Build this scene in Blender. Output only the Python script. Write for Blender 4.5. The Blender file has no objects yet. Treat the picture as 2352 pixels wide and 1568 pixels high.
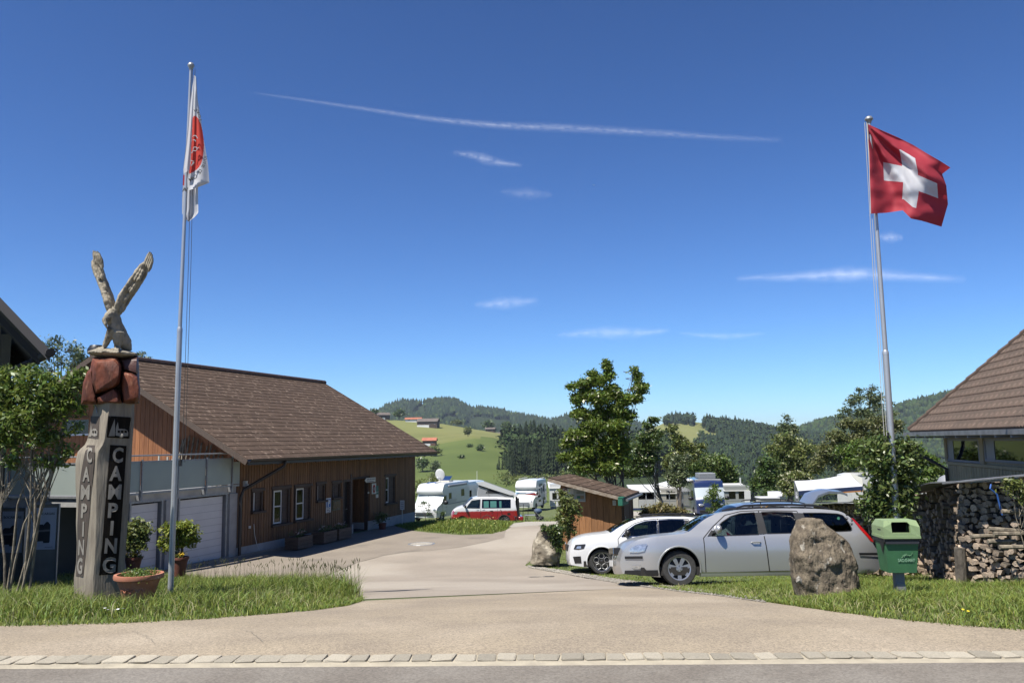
import bpy, bmesh, math, random
import numpy as np
from mathutils import Vector, Matrix, noise
from mathutils.geometry import delaunay_2d_cdt
random.seed(7); np.random.seed(7)
R = math.radians
scene = bpy.context.scene
COL = scene.collection

# ---------------------------------------------------------------- camera
F = 1904.0                      # focal length in units of a 2352 px wide frame
PITCH, ROLL = R(6.9), R(-0.86)
EYE = Vector((0, 0, 1.6))
cam_data = bpy.data.cameras.new('camera'); cam = bpy.data.objects.new('camera', cam_data)
COL.objects.link(cam); scene.camera = cam
cam_data.sensor_width = 36; cam_data.lens = 36 * F / 2352
cam_data.clip_start = 0.1; cam_data.clip_end = 60000
CAMR = Matrix.Rotation(R(90) + PITCH, 3, 'X') @ Matrix.Rotation(ROLL, 3, 'Z')
cam.matrix_world = Matrix.Translation(EYE) @ CAMR.to_4x4()

# ---------------------------------------------------------------- light
SUN_AZ, SUN_EL = R(225), R(61)   # azimuth clockwise from +Y
sdir = Vector((math.sin(SUN_AZ)*math.cos(SUN_EL), math.cos(SUN_AZ)*math.cos(SUN_EL), math.sin(SUN_EL)))
world = bpy.data.worlds.new('World'); scene.world = world; world.use_nodes = True
wn = world.node_tree.nodes; wl = world.node_tree.links
sky = wn.new('ShaderNodeTexSky'); sky.sky_type = 'NISHITA'; sky.sun_disc = False
sky.sun_elevation = SUN_EL; sky.sun_rotation = SUN_AZ
sky.altitude = 1500; sky.air_density = 1.0; sky.dust_density = 0.0; sky.ozone_density = 5.0
tint = wn.new('ShaderNodeMix'); tint.data_type = 'RGBA'; tint.blend_type = 'MULTIPLY'; tint.inputs[0].default_value = 1
tint.inputs[7].default_value = (.56, .76, 1, 1); wl.new(sky.outputs[0], tint.inputs[6])
gam = wn.new('ShaderNodeGamma'); gam.inputs[1].default_value = 1.33; wl.new(tint.outputs[2], gam.inputs[0])
tint2 = wn.new('ShaderNodeMix'); tint2.data_type = 'RGBA'; tint2.blend_type = 'MULTIPLY'; tint2.inputs[0].default_value = 1
tint2.inputs[7].default_value = (1.03, .87, .72, 1); wl.new(gam.outputs[0], tint2.inputs[6])
wl.new(tint2.outputs[2], wn['Background'].inputs[0]); wn['Background'].inputs[1].default_value = 0.061
sd = bpy.data.lights.new('sun', 'SUN'); sd.energy = 4.9; sd.angle = R(0.53); sd.color = (1, .955, .88)
sun = bpy.data.objects.new('sun', sd); COL.objects.link(sun)
sun.rotation_euler = sdir.to_track_quat('Z', 'Y').to_euler()
scene.view_settings.view_transform = 'Standard'; scene.view_settings.look = 'None'
scene.view_settings.exposure = 0.91; scene.view_settings.gamma = 1.0
scene.view_settings.use_curve_mapping = False
scene.cycles.use_denoising = True
scene.cycles.max_bounces = 6; scene.cycles.transparent_max_bounces = 12
scene.cycles.volume_bounces = 0
scene.cycles.sample_clamp_indirect = 4

# ---------------------------------------------------------------- measuring helpers
def ray(px, py):
    return (CAMR @ Vector((px - 1176, 784 - py, -F))).normalized()
def P(px, py, Y):
    d = ray(px, py); return EYE + d * (Y / d.y)
KY = [-60, -12, 6.6, 8.5, 10.5, 13, 15.3, 18, 22, 25, 28, 36, 41, 47, 54, 60, 72, 90, 110, 140, 200]
KZ = [0.0, 0.0, 0.0, -.12, -.37, -.71, -1.02, -1.37, -1.83, -2.0, -2.08, -2.12, -2.27, -2.9, -3.75, -4.28, -4.85, -5.6, -6.6, -10.5, -24]
def gz(y):
    y = float(min(max(y, KY[0]), KY[-1]))
    i = min(max(int(np.searchsorted(KY, y)) - 1, 0), len(KY) - 2)
    def m(k):
        if k <= 0 or k >= len(KY) - 1: return 0.0 if k <= 0 else (KZ[-1]-KZ[-2])/(KY[-1]-KY[-2])
        return (KZ[k+1]-KZ[k-1])/(KY[k+1]-KY[k-1])
    h = KY[i+1]-KY[i]; t = (y-KY[i])/h
    return ((2*t**3-3*t*t+1)*KZ[i] + (t**3-2*t*t+t)*h*m(i) + (-2*t**3+3*t*t)*KZ[i+1] + (t**3-t*t)*h*m(i+1))
def G(px, py):
    d = ray(px, py); t = 2.0
    while t < 400:
        p = EYE + d * t
        if p.z < gz(p.y): break
        t += .15
    lo, hi = t - .15, t
    for _ in range(12):
        mid = (lo+hi)/2; p = EYE + d*mid
        if p.z < gz(p.y): hi = mid
        else: lo = mid
    return EYE + d * hi
def GY(px, Y):           # ground point seen in column px at distance Y
    p = P(px, 1100, Y); return Vector((p.x, Y, gz(Y)))
def ppm(Y): return F / Y
def poly_at(pts, t, k=0):  # interpolate a polyline of (key, value)
    if t <= pts[0][0]: return pts[0][1]
    for a, b in zip(pts, pts[1:]):
        if t <= b[0]: return a[1] + (b[1]-a[1])*(t-a[0])/(b[0]-a[0]+1e-9)
    return pts[-1][1]
def inpoly(x, y, poly):
    c = False; j = len(poly)-1
    for i in range(len(poly)):
        xi, yi = poly[i][0], poly[i][1]; xj, yj = poly[j][0], poly[j][1]
        if (yi > y) != (yj > y) and x < (xj-xi)*(y-yi)/(yj-yi+1e-12)+xi: c = not c
        j = i
    return c

# ---------------------------------------------------------------- materials
MATS = {}
KA = .68     # overall level of the surface colours against the exposure
DEEP = ('facade_wood','garage_door','annex_render','green_grey_boarding','porch','poster_white','fibre_board','concrete','dark_left_board','window_')  # surfaces mostly in shade, kept lighter in colour to make up for it
def mat(name, c1, c2=None, scale=5, rough=.7, metal=0, bump=0, bscale=None, stretch=(1,1,1), rand=0, island=0,
        coat=0, spec=.5, transl=0, detail=6, lo=.35, hi=.65, c3=None, s3=1, c3lo=.5, c3hi=.7, world=False, alpha=None, hue=0):
    if name in MATS: return MATS[name]
    if not name.startswith(DEEP): c1, c2, c3 = [None if c is None else tuple(v*KA for v in c) for c in (c1, c2, c3)]
    m = bpy.data.materials.new(name); m.use_nodes = True; MATS[name] = m
    n = m.node_tree.nodes; l = m.node_tree.links; b = n['Principled BSDF']
    b.inputs['Roughness'].default_value = rough; b.inputs['Metallic'].default_value = metal
    b.inputs['Specular IOR Level'].default_value = spec
    b.inputs['Coat Weight'].default_value = coat; b.inputs['Coat Roughness'].default_value = .06
    b.inputs['Base Color'].default_value = (*c1, 1)
    m.diffuse_color = (*c1, 1)
    out = None
    tc = mp = None
    def coords():
        nonlocal tc, mp
        if mp is None:
            if world:
                tc = n.new('ShaderNodeNewGeometry'); src = tc.outputs['Position']
            else:
                tc = n.new('ShaderNodeTexCoord'); src = tc.outputs['Object']
            mp = n.new('ShaderNodeMapping'); mp.inputs['Scale'].default_value = stretch
            l.new(src, mp.inputs['Vector'])
        return mp.outputs[0]
    def noi(sc, det=6):
        t = n.new('ShaderNodeTexNoise'); t.inputs['Scale'].default_value = sc; t.inputs['Detail'].default_value = det
        l.new(coords(), t.inputs['Vector']); return t.outputs['Fac']
    def mr(src, a, bb, c=0, d=1):
        r = n.new('ShaderNodeMapRange'); l.new(src, r.inputs[0])
        for k, v in zip((1,2,3,4), (a, bb, c, d)): r.inputs[k].default_value = v
        return r.outputs[0]
    def mix(fac, a, bcol):
        x = n.new('ShaderNodeMix'); x.data_type = 'RGBA'; l.new(fac, x.inputs[0])
        if isinstance(a, tuple): x.inputs[6].default_value = (*a, 1)
        else: l.new(a, x.inputs[6])
        if isinstance(bcol, tuple): x.inputs[7].default_value = (*bcol, 1)
        else: l.new(bcol, x.inputs[7])
        return x.outputs[2]
    cur = None
    if c2 is not None:
        cur = mix(mr(noi(scale, detail), lo, hi), c1, c2)
    if c3 is not None:
        cur = mix(mr(noi(s3, 5), c3lo, c3hi), cur if cur is not None else c1, c3)
    if rand or island or hue:
        hs = n.new('ShaderNodeHueSaturation')
        if cur is not None: l.new(cur, hs.inputs['Color'])
        else: hs.inputs['Color'].default_value = (*c1, 1)
        if rand:
            oi = n.new('ShaderNodeObjectInfo'); l.new(mr(oi.outputs['Random'], 0, 1, 1-rand, 1+rand), hs.inputs['Value'])
        if island:
            ge = n.new('ShaderNodeNewGeometry'); l.new(mr(ge.outputs['Random Per Island'], 0, 1, 1-island, 1+island), hs.inputs['Value'])
            if hue:
                mu = n.new('ShaderNodeMath'); mu.operation = 'MULTIPLY'; mu.inputs[1].default_value = 7.31
                fr = n.new('ShaderNodeMath'); fr.operation = 'FRACT'
                l.new(ge.outputs['Random Per Island'], mu.inputs[0]); l.new(mu.outputs[0], fr.inputs[0])
                l.new(mr(fr.outputs[0], 0, 1, .5-hue, .5+hue), hs.inputs['Hue'])
        cur = hs.outputs[0]
    if cur is not None: l.new(cur, b.inputs['Base Color'])
    if bump:
        bp = n.new('ShaderNodeBump'); bp.inputs['Strength'].default_value = 1; bp.inputs['Distance'].default_value = bump
        l.new(noi(bscale or scale*3, 8), bp.inputs['Height']); l.new(bp.outputs[0], b.inputs['Normal'])
    if transl:
        tr = n.new('ShaderNodeBsdfTranslucent'); ms = n.new('ShaderNodeMixShader'); ms.inputs[0].default_value = transl
        if cur is not None: l.new(cur, tr.inputs[0])
        else: tr.inputs[0].default_value = (*c1, 1)
        l.new(b.outputs[0], ms.inputs[1]); l.new(tr.outputs[0], ms.inputs[2]); l.new(ms.outputs[0], n['Material Output'].inputs[0])
    return m
def glass(name, tint=(.45,.55,.5), rough=.02, refl=1.0):
    if name in MATS: return MATS[name]
    m = bpy.data.materials.new(name); m.use_nodes = True; MATS[name] = m
    n = m.node_tree.nodes; l = m.node_tree.links
    t = n.new('ShaderNodeBsdfTransparent'); t.inputs[0].default_value = (*tint, 1)
    g = n.new('ShaderNodeBsdfGlossy'); g.inputs['Roughness'].default_value = rough; g.inputs[0].default_value = (refl, refl, refl, 1)
    f = n.new('ShaderNodeFresnel'); f.inputs[0].default_value = 1.55
    x = n.new('ShaderNodeMixShader'); l.new(f.outputs[0], x.inputs[0]); l.new(t.outputs[0], x.inputs[1]); l.new(g.outputs[0], x.inputs[2])
    l.new(x.outputs[0], n['Material Output'].inputs[0]); return m

# ---------------------------------------------------------------- mesh helpers
class MB:
    def __init__(s): s.v = []; s.f = []; s.m = []
    def add(s, vs, fs, mi=0, M=None):
        o = len(s.v)
        for v in vs:
            v = Vector(v); s.v.append(tuple(M @ v) if M else tuple(v))
        for f in fs: s.f.append(tuple(i+o for i in f)); s.m.append(mi)
        return s
    def box(s, c, size, M=None, mi=0, rot=None):
        x, y, z = [d/2 for d in size]
        vs = [Vector((a*x, b*y, d*z)) for d in (-1,1) for b in (-1,1) for a in (-1,1)]
        if rot is not None: vs = [rot @ v for v in vs]
        c = Vector(c); vs = [v + c for v in vs]
        return s.add(vs, [(0,2,3,1),(4,5,7,6),(0,1,5,4),(2,6,7,3),(0,4,6,2),(1,3,7,5)], mi, M)
    def bx(s, x0, x1, y0, y1, z0, z1, M=None, mi=0):
        return s.box(((x0+x1)/2,(y0+y1)/2,(z0+z1)/2), (abs(x1-x0),abs(y1-y0),abs(z1-z0)), M, mi)
    def bbox(s, x0, x1, y0, y1, z0, z1, b=.01, M=None, mi=0):   # chamfered box
        bm = bmesh.new(); mb = MB().bx(x0, x1, y0, y1, z0, z1)
        vs = [bm.verts.new(v) for v in mb.v]
        for f in mb.f: bm.faces.new([vs[i] for i in f])
        bmesh.ops.bevel(bm, geom=bm.edges[:], offset=b, segments=1, affect='EDGES')
        bm.verts.index_update()
        s.add([v.co.copy() for v in bm.verts], [[v.index for v in f.verts] for f in bm.faces], mi, M); bm.free(); return s
    def tube(s, pts, r, n=8, cap=True, M=None, mi=0, ry=None):
        pts = [Vector(p) for p in pts]; k = len(pts)
        if not hasattr(r, '__len__'): r = [r]*k
        vs = []; up0 = None
        for i, p in enumerate(pts):
            t = (pts[min(i+1,k-1)]-pts[max(i-1,0)])
            t = t.normalized() if t.length > 1e-9 else Vector((0,0,1))
            if up0 is None:
                a = Vector((0,1,0)) if abs(t.y) < .9 else Vector((1,0,0))
            else: a = up0
            sx = t.cross(a).normalized(); sy = sx.cross(t).normalized(); up0 = sy
            rr2 = (ry[i] if ry else r[i])
            for j in range(n):
                an = 2*math.pi*j/n
                vs.append(p + sx*math.cos(an)*r[i] + sy*math.sin(an)*rr2)
        fs = []
        for i in range(k-1):
            for j in range(n):
                a, b = i*n+j, i*n+(j+1)%n
                fs.append((a, b, b+n, a+n))
        if cap: fs.append(tuple(range(n))[::-1]); fs.append(tuple(range((k-1)*n, k*n)))
        return s.add(vs, fs, mi, M)
    def lathe(s, prof, n=24, M=None, mi=0, c=(0,0,0), cap=True):   # prof (r,z)
        vs = [(c[0]+r*math.cos(2*math.pi*j/n), c[1]+r*math.sin(2*math.pi*j/n), c[2]+z) for r, z in prof for j in range(n)]
        fs = [(i*n+j, i*n+(j+1)%n, (i+1)*n+(j+1)%n, (i+1)*n+j) for i in range(len(prof)-1) for j in range(n)]
        if cap and prof[0][0] > 1e-6: fs.append(tuple(range(n))[::-1])
        if cap and prof[-1][0] > 1e-6: fs.append(tuple(range((len(prof)-1)*n, len(prof)*n)))
        return s.add(vs, fs, mi, M)
    def prism(s, poly, y0, y1, M=None, mi=0):             # poly in (x,z), extruded in y
        n = len(poly)
        vs = [(x, y0, z) for x, z in poly] + [(x, y1, z) for x, z in poly]
        fs = [tuple(range(n)), tuple(range(n, 2*n))[::-1]] + [(i, i+n, (i+1)%n+n, (i+1)%n) for i in range(n)]
        return s.add(vs, fs, mi, M)
    def sphere(s, c, r, n=10, M=None, mi=0):
        if not hasattr(r, '__len__'): r = (r,r,r)
        k = n//2
        vs = [(c[0]+r[0]*math.sin(math.pi*i/k)*math.cos(2*math.pi*j/n), c[1]+r[1]*math.sin(math.pi*i/k)*math.sin(2*math.pi*j/n), c[2]+r[2]*math.cos(math.pi*i/k)) for i in range(k+1) for j in range(n)]
        fs = [(i*n+j, i*n+(j+1)%n, (i+1)*n+(j+1)%n, (i+1)*n+j) for i in range(k) for j in range(n)]
        return s.add(vs, fs, mi, M)

def mk(name, v, f, mats, parent=None, smooth=False, mi=None):
    me = bpy.data.meshes.new(name); me.from_pydata(v, [], f); me.validate(clean_customdata=False)
    if not isinstance(mats, (list, tuple)): mats = [mats]
    for m in mats: me.materials.append(m)
    if mi is not None and len(mi) == len(me.polygons) and any(mi): me.polygons.foreach_set('material_index', mi)
    if smooth:
        me.polygons.foreach_set('use_smooth', [True]*len(me.polygons))
        if smooth != 'all':
            try: me.set_sharp_from_angle(angle=R(38))
            except Exception: pass
    o = bpy.data.objects.new(name, me); COL.objects.link(o)
    if parent is not None: o.parent = parent
    return o
ROOTM = {}
def thing(name, label, cat, loc=(0,0,0), rot=0, group=None, kind=None, mtx=None):
    o = bpy.data.objects.new(name, None); COL.objects.link(o); o.empty_display_size = .2
    M = mtx if mtx is not None else Matrix.Translation(Vector(loc)) @ Matrix.Rotation(rot, 4, 'Z')
    o.matrix_world = M; ROOTM[o.name] = M.copy()
    o['label'] = label; o['category'] = cat
    if group: o['group'] = group
    if kind: o['kind'] = kind
    return o
def tag(o, label=None, cat=None, group=None, kind=None):
    if label: o['label'] = label
    if cat: o['category'] = cat
    if group: o['group'] = group
    if kind: o['kind'] = kind
    return o
def rootof(o):
    while o.parent is not None: o = o.parent
    return o
def part(name, mb, m, parent=None, smooth=False, world=False, label=None):
    v = mb.v
    if world and parent is not None:
        inv = ROOTM[rootof(parent).name].inverted(); v = [tuple(inv @ Vector(p)) for p in v]
    o = mk(name, v, mb.f, m, parent, smooth, mb.m)
    if label: o['label'] = label
    return o
def inst(src, parent=None, loc=None, rot=None, scale=None, name=None):   # linked copy of one mesh object
    o = bpy.data.objects.new(name or src.name.split('.')[0], src.data); COL.objects.link(o)
    if parent is not None: o.parent = parent
    if loc is not None: o.location = loc
    if rot is not None: o.rotation_euler = rot
    if scale is not None: o.scale = scale if hasattr(scale, '__len__') else (scale,)*3
    return o
def copy_thing(src, M, label=None):
    def rec(o, par):
        c = o.copy(); COL.objects.link(c)
        if par is not None: c.parent = par; c.matrix_parent_inverse = o.matrix_parent_inverse.copy()
        for ch in [x for x in bpy.data.objects if x.parent == o]: rec(ch, c)
        return c
    r = rec(src, None); r.matrix_world = M; ROOTM[r.name] = M.copy()
    if label: r['label'] = label
    return r
_tc = {}
def text_mesh(txt, size=1.0, extrude=0.0, bold=0.0, align='LEFT'):
    key = (txt, bold, extrude, size, align)
    if key in _tc: return _tc[key]
    cu = bpy.data.curves.new('text', 'FONT'); cu.body = txt; cu.size = size; cu.extrude = extrude; cu.offset = bold
    cu.align_x = align; cu.resolution_u = 3
    o = bpy.data.objects.new('text', cu); COL.objects.link(o)
    dg = bpy.context.evaluated_depsgraph_get(); me = bpy.data.meshes.new_from_object(o.evaluated_get(dg))
    v = [tuple(x.co) for x in me.vertices]; f = [tuple(p.vertices) for p in me.polygons]
    bpy.data.objects.remove(o); bpy.data.curves.remove(cu); bpy.data.meshes.remove(me)
    _tc[key] = (v, f); return v, f
def text_on(name, txt, m, parent, O, X, Z, h, extrude=.002, bold=0.0, world=True, width=None, mirror=False, align='LEFT'):
    """letters of height h on a plane through O, running along X, upright along Z"""
    v, f = text_mesh(txt, 1.0, .01, bold/max(h,1e-6), align)
    X = Vector(X).normalized(); Z = Vector(Z).normalized(); N = X.cross(Z)
    xs = [p[0] for p in v]; w = max(xs)-min(xs); kx = (width/w) if width else h/.7
    kz = h/.7
    if mirror: kx = -kx
    mb = MB(); mb.add([Vector(O) + X*p[0]*kx + Z*p[1]*kz + N*(p[2]/.01*extrude) for p in v], f)
    return part(name, mb, m, parent, world=world)
def strip_poly(pts2, w):   # thin ribbon polygon around a polyline (2D)
    L, Rr = [], []
    for i, p in enumerate(pts2):
        a = Vector(pts2[max(i-1,0)]); b = Vector(pts2[min(i+1,len(pts2)-1)]); t = (b-a).normalized(); n = Vector((-t.y, t.x))
        L.append(Vector(p)+n*w/2); Rr.append(Vector(p)-n*w/2)
    return L, Rr
def tri2d(outer, holes=(), step=.05, seams=()):
    """triangulate a polygon with holes, with interior points"""
    pts = []; edges = []
    def ring(r):
        o = len(pts); pts.extend([Vector((p[0], p[1])) for p in r]); n = len(r)
        edges.extend([(o+i, o+(i+1)%n) for i in range(n)])
    ring(outer)
    for h in holes: ring(h)
    for s_ in seams:
        o = len(pts); pts.extend([Vector((p[0], p[1])) for p in s_]); edges.extend([(o+i, o+i+1) for i in range(len(s_)-1)])
    xs = [p[0] for p in outer]; ys = [p[1] for p in outer]
    x = min(xs)+step*.5
    while x < max(xs):
        y = min(ys)+step*.5
        while y < max(ys):
            if inpoly(x, y, outer) and not any(inpoly(x, y, h) for h in holes): pts.append(Vector((x, y)))
            y += step
        x += step
    r = delaunay_2d_cdt(pts, edges, [], 0, 1e-5)
    V, Fc = r[0], r[2]
    out = []
    for f in Fc:
        c = sum((V[i] for i in f), Vector((0,0)))/len(f)
        if inpoly(c.x, c.y, outer) and not any(inpoly(c.x, c.y, h) for h in holes): out.append(tuple(f))
    return V, out
def resample(pts, ds):
    pts = [Vector(p) for p in pts]; out = [pts[0]]
    for a, b in zip(pts, pts[1:]):
        n = max(1, round((b-a).length/ds))
        for i in range(1, n+1): out.append(a.lerp(b, i/n))
    return out
def catmull(pts, n=6):
    pts = [Vector(p) for p in pts]; out = []
    for i in range(len(pts)-1):
        p0 = pts[max(i-1,0)]; p1 = pts[i]; p2 = pts[i+1]; p3 = pts[min(i+2,len(pts)-1)]
        for k in range(n):
            t = k/n
            out.append(.5*((2*p1)+(-p0+p2)*t+(2*p0-5*p1+4*p2-p3)*t*t+(-p0+3*p1-3*p2+p3)*t**3))
    out.append(pts[-1]); return out
# ================================================================ MATERIALS
m_road = mat('road_asphalt', (.19,.165,.135), (.235,.21,.175), 2.2, .9, bump=.004, bscale=160, world=True, c3=(.26,.235,.20), s3=.6, c3lo=.5, c3hi=.75)
def aggregate(m, sc=55, amt=.35):
    n = m.node_tree.nodes; l = m.node_tree.links; b = n['Principled BSDF']
    src = b.inputs['Base Color'].links[0].from_socket
    ge = n.new('ShaderNodeNewGeometry'); vo = n.new('ShaderNodeTexVoronoi'); vo.inputs['Scale'].default_value = sc
    l.new(ge.outputs['Position'], vo.inputs['Vector'])
    sx = n.new('ShaderNodeSeparateColor'); l.new(vo.outputs['Color'], sx.inputs[0])
    r = n.new('ShaderNodeMapRange'); l.new(sx.outputs[0], r.inputs[0]); r.inputs[3].default_value = 1-amt; r.inputs[4].default_value = 1+amt
    hs = n.new('ShaderNodeHueSaturation'); l.new(src, hs.inputs['Color']); l.new(r.outputs[0], hs.inputs['Value'])
    l.new(hs.outputs[0], b.inputs['Base Color'])
aggregate(m_road, 70, .22)
m_apron = mat('coarse_asphalt', (.37,.305,.215), (.31,.255,.185), 1.2, .92, bump=.004, bscale=150, world=True, c3=(.43,.36,.265), s3=.5)
aggregate(m_apron, 85, .30)
m_drive = mat('smooth_asphalt', (.37,.315,.25), (.31,.265,.21), .55, .9, bump=.003, bscale=120, world=True, c3=(.42,.37,.30), s3=.22, c3lo=.45, c3hi=.6)
aggregate(m_drive, 75, .14)
m_mortar = mat('mortar', (.52,.46,.345), (.42,.37,.28), 7, .95, bump=.01, bscale=50, world=True)
m_sett = mat('granite_sett', (.64,.57,.44), (.50,.45,.35), 14, .85, bump=.012, bscale=45, rand=.22)
m_soil = mat('meadow_soil', (.075,.10,.028), (.10,.085,.04), 1.5, .95, bump=.03, bscale=14, world=True)
m_lawn = mat('camp_lawn', (.13,.155,.048), (.095,.125,.036), .7, .95, bump=.03, bscale=18, world=True)
m_gravel = mat('gravel', (.50,.46,.39), (.36,.33,.28), 30, .95, bump=.02, bscale=60, world=True)
m_blade = mat('grass_blade', (.235,.30,.058), rough=.5, island=.4, hue=.035, transl=.35, spec=.3)
m_bladed = mat('dry_blade', (.15,.16,.06), rough=.6, island=.3, hue=.02, transl=.3)
m_leafA = mat('leaf_bright', (.135,.205,.035), rough=.45, island=.35, hue=.03, transl=.38)
m_leafB = mat('leaf_dark', (.105,.16,.042), rough=.4, island=.4, hue=.03, transl=.28)
m_leafC = mat('leaf_olive', (.17,.205,.05), rough=.5, island=.4, hue=.03, transl=.3)
m_leafD = mat('leaf_grey', (.14,.18,.075), rough=.5, island=.35, hue=.02, transl=.3)
m_leafY = mat('leaf_yellow', (.30,.33,.04), rough=.5, island=.3, hue=.03, transl=.35)
m_bloom = mat('blossom', (.72,.70,.48), rough=.6, island=.15)
m_bark = mat('bark', (.17,.145,.115), (.08,.065,.05), 14, .9, bump=.02, stretch=(1,1,.3))
m_barkl = mat('pale_bark', (.34,.29,.21), (.14,.115,.085), 16, .9, bump=.012, stretch=(1,1,.5))
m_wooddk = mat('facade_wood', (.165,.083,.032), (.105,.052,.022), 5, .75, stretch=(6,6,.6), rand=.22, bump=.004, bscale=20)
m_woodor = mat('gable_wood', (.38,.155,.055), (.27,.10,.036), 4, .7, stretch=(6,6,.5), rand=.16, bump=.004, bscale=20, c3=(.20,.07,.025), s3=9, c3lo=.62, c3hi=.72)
m_trim = mat('dark_trim', (.10,.065,.045), (.06,.04,.03), 4, .75, stretch=(1,4,4))
m_fascia = mat('verge_board', (.125,.09,.07), (.08,.058,.045), 3, .8, stretch=(1,6,6))
m_slate = mat('roof_slate', (.092,.062,.043), (.118,.080,.057), 2.2, .8, rand=.11, bump=.004, bscale=25, world=True, c3=(.30,.225,.17), s3=5.5, c3lo=.6, c3hi=.68, spec=.2)
m_ridge = mat('ridge_tile', (.09,.05,.04), (.06,.035,.03), 4, .8)
m_gutter = mat('gutter_metal', (.045,.04,.038), rough=.45, metal=.3)
m_conc = mat('concrete', (.30,.30,.29), (.24,.24,.235), 2.5, .9, bump=.003, c3=(.36,.355,.34), s3=1.2)
m_concdk = mat('annex_render', (.20,.205,.215), (.17,.175,.185), 2, .9)
m_door = mat('garage_door', (.54,.53,.52), (.50,.49,.48), 2, .5)
m_white = mat('white_paint', (.78,.78,.76), rough=.45)
m_frost = mat('frosted_glass', (.50,.57,.53), (.46,.53,.50), 1.5, .25, transl=.25)
m_steel = mat('galvanised_steel', (.42,.43,.44), (.33,.34,.35), 12, .45, metal=.5)
m_black = mat('black_plastic', (.015,.015,.016), rough=.45)
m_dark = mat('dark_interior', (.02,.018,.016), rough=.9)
m_wpane = glass('window_glass', (.25,.27,.27), refl=.5)
m_alu = mat('pole_aluminium', (.62,.64,.66), (.56,.58,.60), 3, .38, metal=.55)
m_rope = mat('rope', (.55,.54,.50), rough=.9)
m_roped = mat('dark_rope', (.06,.06,.06), rough=.9)
m_terra = mat('terracotta', (.50,.20,.115), (.42,.155,.085), 5, .8, bump=.003, c3=(.56,.30,.20), s3=3)
m_terrad = mat('terracotta_pot_dark', (.22,.075,.045), (.17,.055,.035), 5, .8)
m_post = mat('weathered_carved_wood', (.33,.285,.215), (.22,.185,.14), 7, .85, stretch=(3,3,.35), bump=.008, bscale=14, c3=(.20,.18,.15), s3=5, c3lo=.58, c3hi=.75)
m_panel = mat('burnt_panel', (.012,.010,.008), (.02,.016,.012), 9, .9, spec=.08, stretch=(3,3,.4))
m_letter = mat('carved_letter', (.30,.275,.235), (.22,.20,.17), 9, .85, stretch=(3,3,.4), bump=.003)
m_rockw = mat('brown_carved_rock', (.21,.062,.032), (.075,.026,.016), 5.5, .62, spec=.25, bump=.02, bscale=11, stretch=(1.6,1.6,.6), c3=(.36,.17,.10), s3=7, c3lo=.6, c3hi=.75)
m_eagle = mat('eagle_wood', (.44,.385,.285), (.27,.235,.17), 11, .85, bump=.02, bscale=30, c3=(.13,.11,.08), s3=7, c3lo=.55, c3hi=.68, stretch=(1,1,.6))
m_stone = mat('standing_stone', (.25,.205,.145), (.13,.105,.078), 12, .95, bump=.05, bscale=16, c3=(.42,.38,.31), s3=11, c3lo=.6, c3hi=.68, stretch=(1.3,1.3,.6), spec=.2)
m_stone2 = mat('pale_boulder', (.28,.24,.175), (.13,.11,.08), 4, .9, bump=.04, bscale=9, c3=(.60,.54,.42), s3=3)
m_binl = mat('bin_lid_green', (.32,.42,.21), (.28,.38,.18), 8, .5, c3=(.22,.29,.15), s3=16, c3lo=.66, c3hi=.7)
m_bin = mat('bin_green', (.065,.20,.085), (.05,.16,.07), 6, .5)
m_silver = mat('silver_paint', (.60,.605,.605), rough=.33, metal=.6, coat=.4)
m_silver2 = mat('blue_grey_paint', (.34,.38,.44), rough=.32, metal=.5, coat=.7)
m_wcar = mat('white_car_paint', (.80,.81,.82), rough=.35, coat=.8)
m_red = mat('red_van_paint', (.36,.012,.018), rough=.35, coat=.8)
m_redf = mat('flag_red', (.56,.045,.07), rough=.75, transl=.35)
m_whitef = mat('flag_white', (.80,.80,.83), rough=.75, transl=.35)
m_redc = mat('camp_flag_red', (.72,.05,.03), rough=.75, transl=.25)
m_ink = mat('black_ink', (.02,.02,.022), rough=.7)
m_tyre = mat('tyre_rubber', (.028,.028,.028), (.05,.048,.045), 20, .85)
m_rim = mat('alloy_rim', (.60,.60,.61), rough=.28, metal=.75)
m_rimdk = mat('dark_rim', (.05,.05,.055), rough=.35, metal=.5)
m_cglass = glass('car_glass', (.30,.36,.34))
m_cdark = glass('privacy_glass', (.04,.045,.045))
m_lamp = mat('headlamp', (.45,.47,.49), (.75,.76,.78), 22, .12, metal=.6, coat=1)
m_lens = mat('red_lens', (.45,.01,.01), rough=.2, coat=1)
m_chrome = mat('chrome', (.8,.8,.8), rough=.12, metal=1)
m_seat = mat('seat_fabric', (.03,.03,.033), rough=.9)
m_green_s = mat('green_sign', (.02,.16,.10), rough=.6)
m_blue_s = mat('blue_sign', (.02,.12,.42), rough=.5)
m_cream = mat('cream_panel', (.66,.64,.56), rough=.5)
m_grey = mat('grey_paint', (.30,.31,.33), rough=.5)
m_canvas = mat('grey_canvas', (.38,.39,.40), rough=.9)
m_navy = mat('navy_paint', (.018,.035,.12), rough=.3, coat=.8)
m_shade = mat('silver_sunshade', (.72,.80,.80), rough=.35, metal=.3)
m_cleft = mat('sheet_metal', (.34,.345,.35), (.22,.22,.225), 5, .5, metal=.5)
m_log = mat('split_log_end', (.58,.47,.36), (.34,.25,.175), 9, .85, rand=.35, bump=.006, bscale=30, c3=(.24,.20,.17), s3=4, c3lo=.52, c3hi=.7)
m_hwood = mat('green_grey_boarding', (.34,.285,.175), (.27,.225,.14), 4, .8, stretch=(6,6,.5), rand=.1)
m_tile = mat('clay_pantile', (.105,.068,.048), (.075,.05,.036), 6, .75, rand=.16, bump=.004, bscale=30, c3=(.165,.115,.085), s3=9, c3lo=.6, c3hi=.72)
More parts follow.
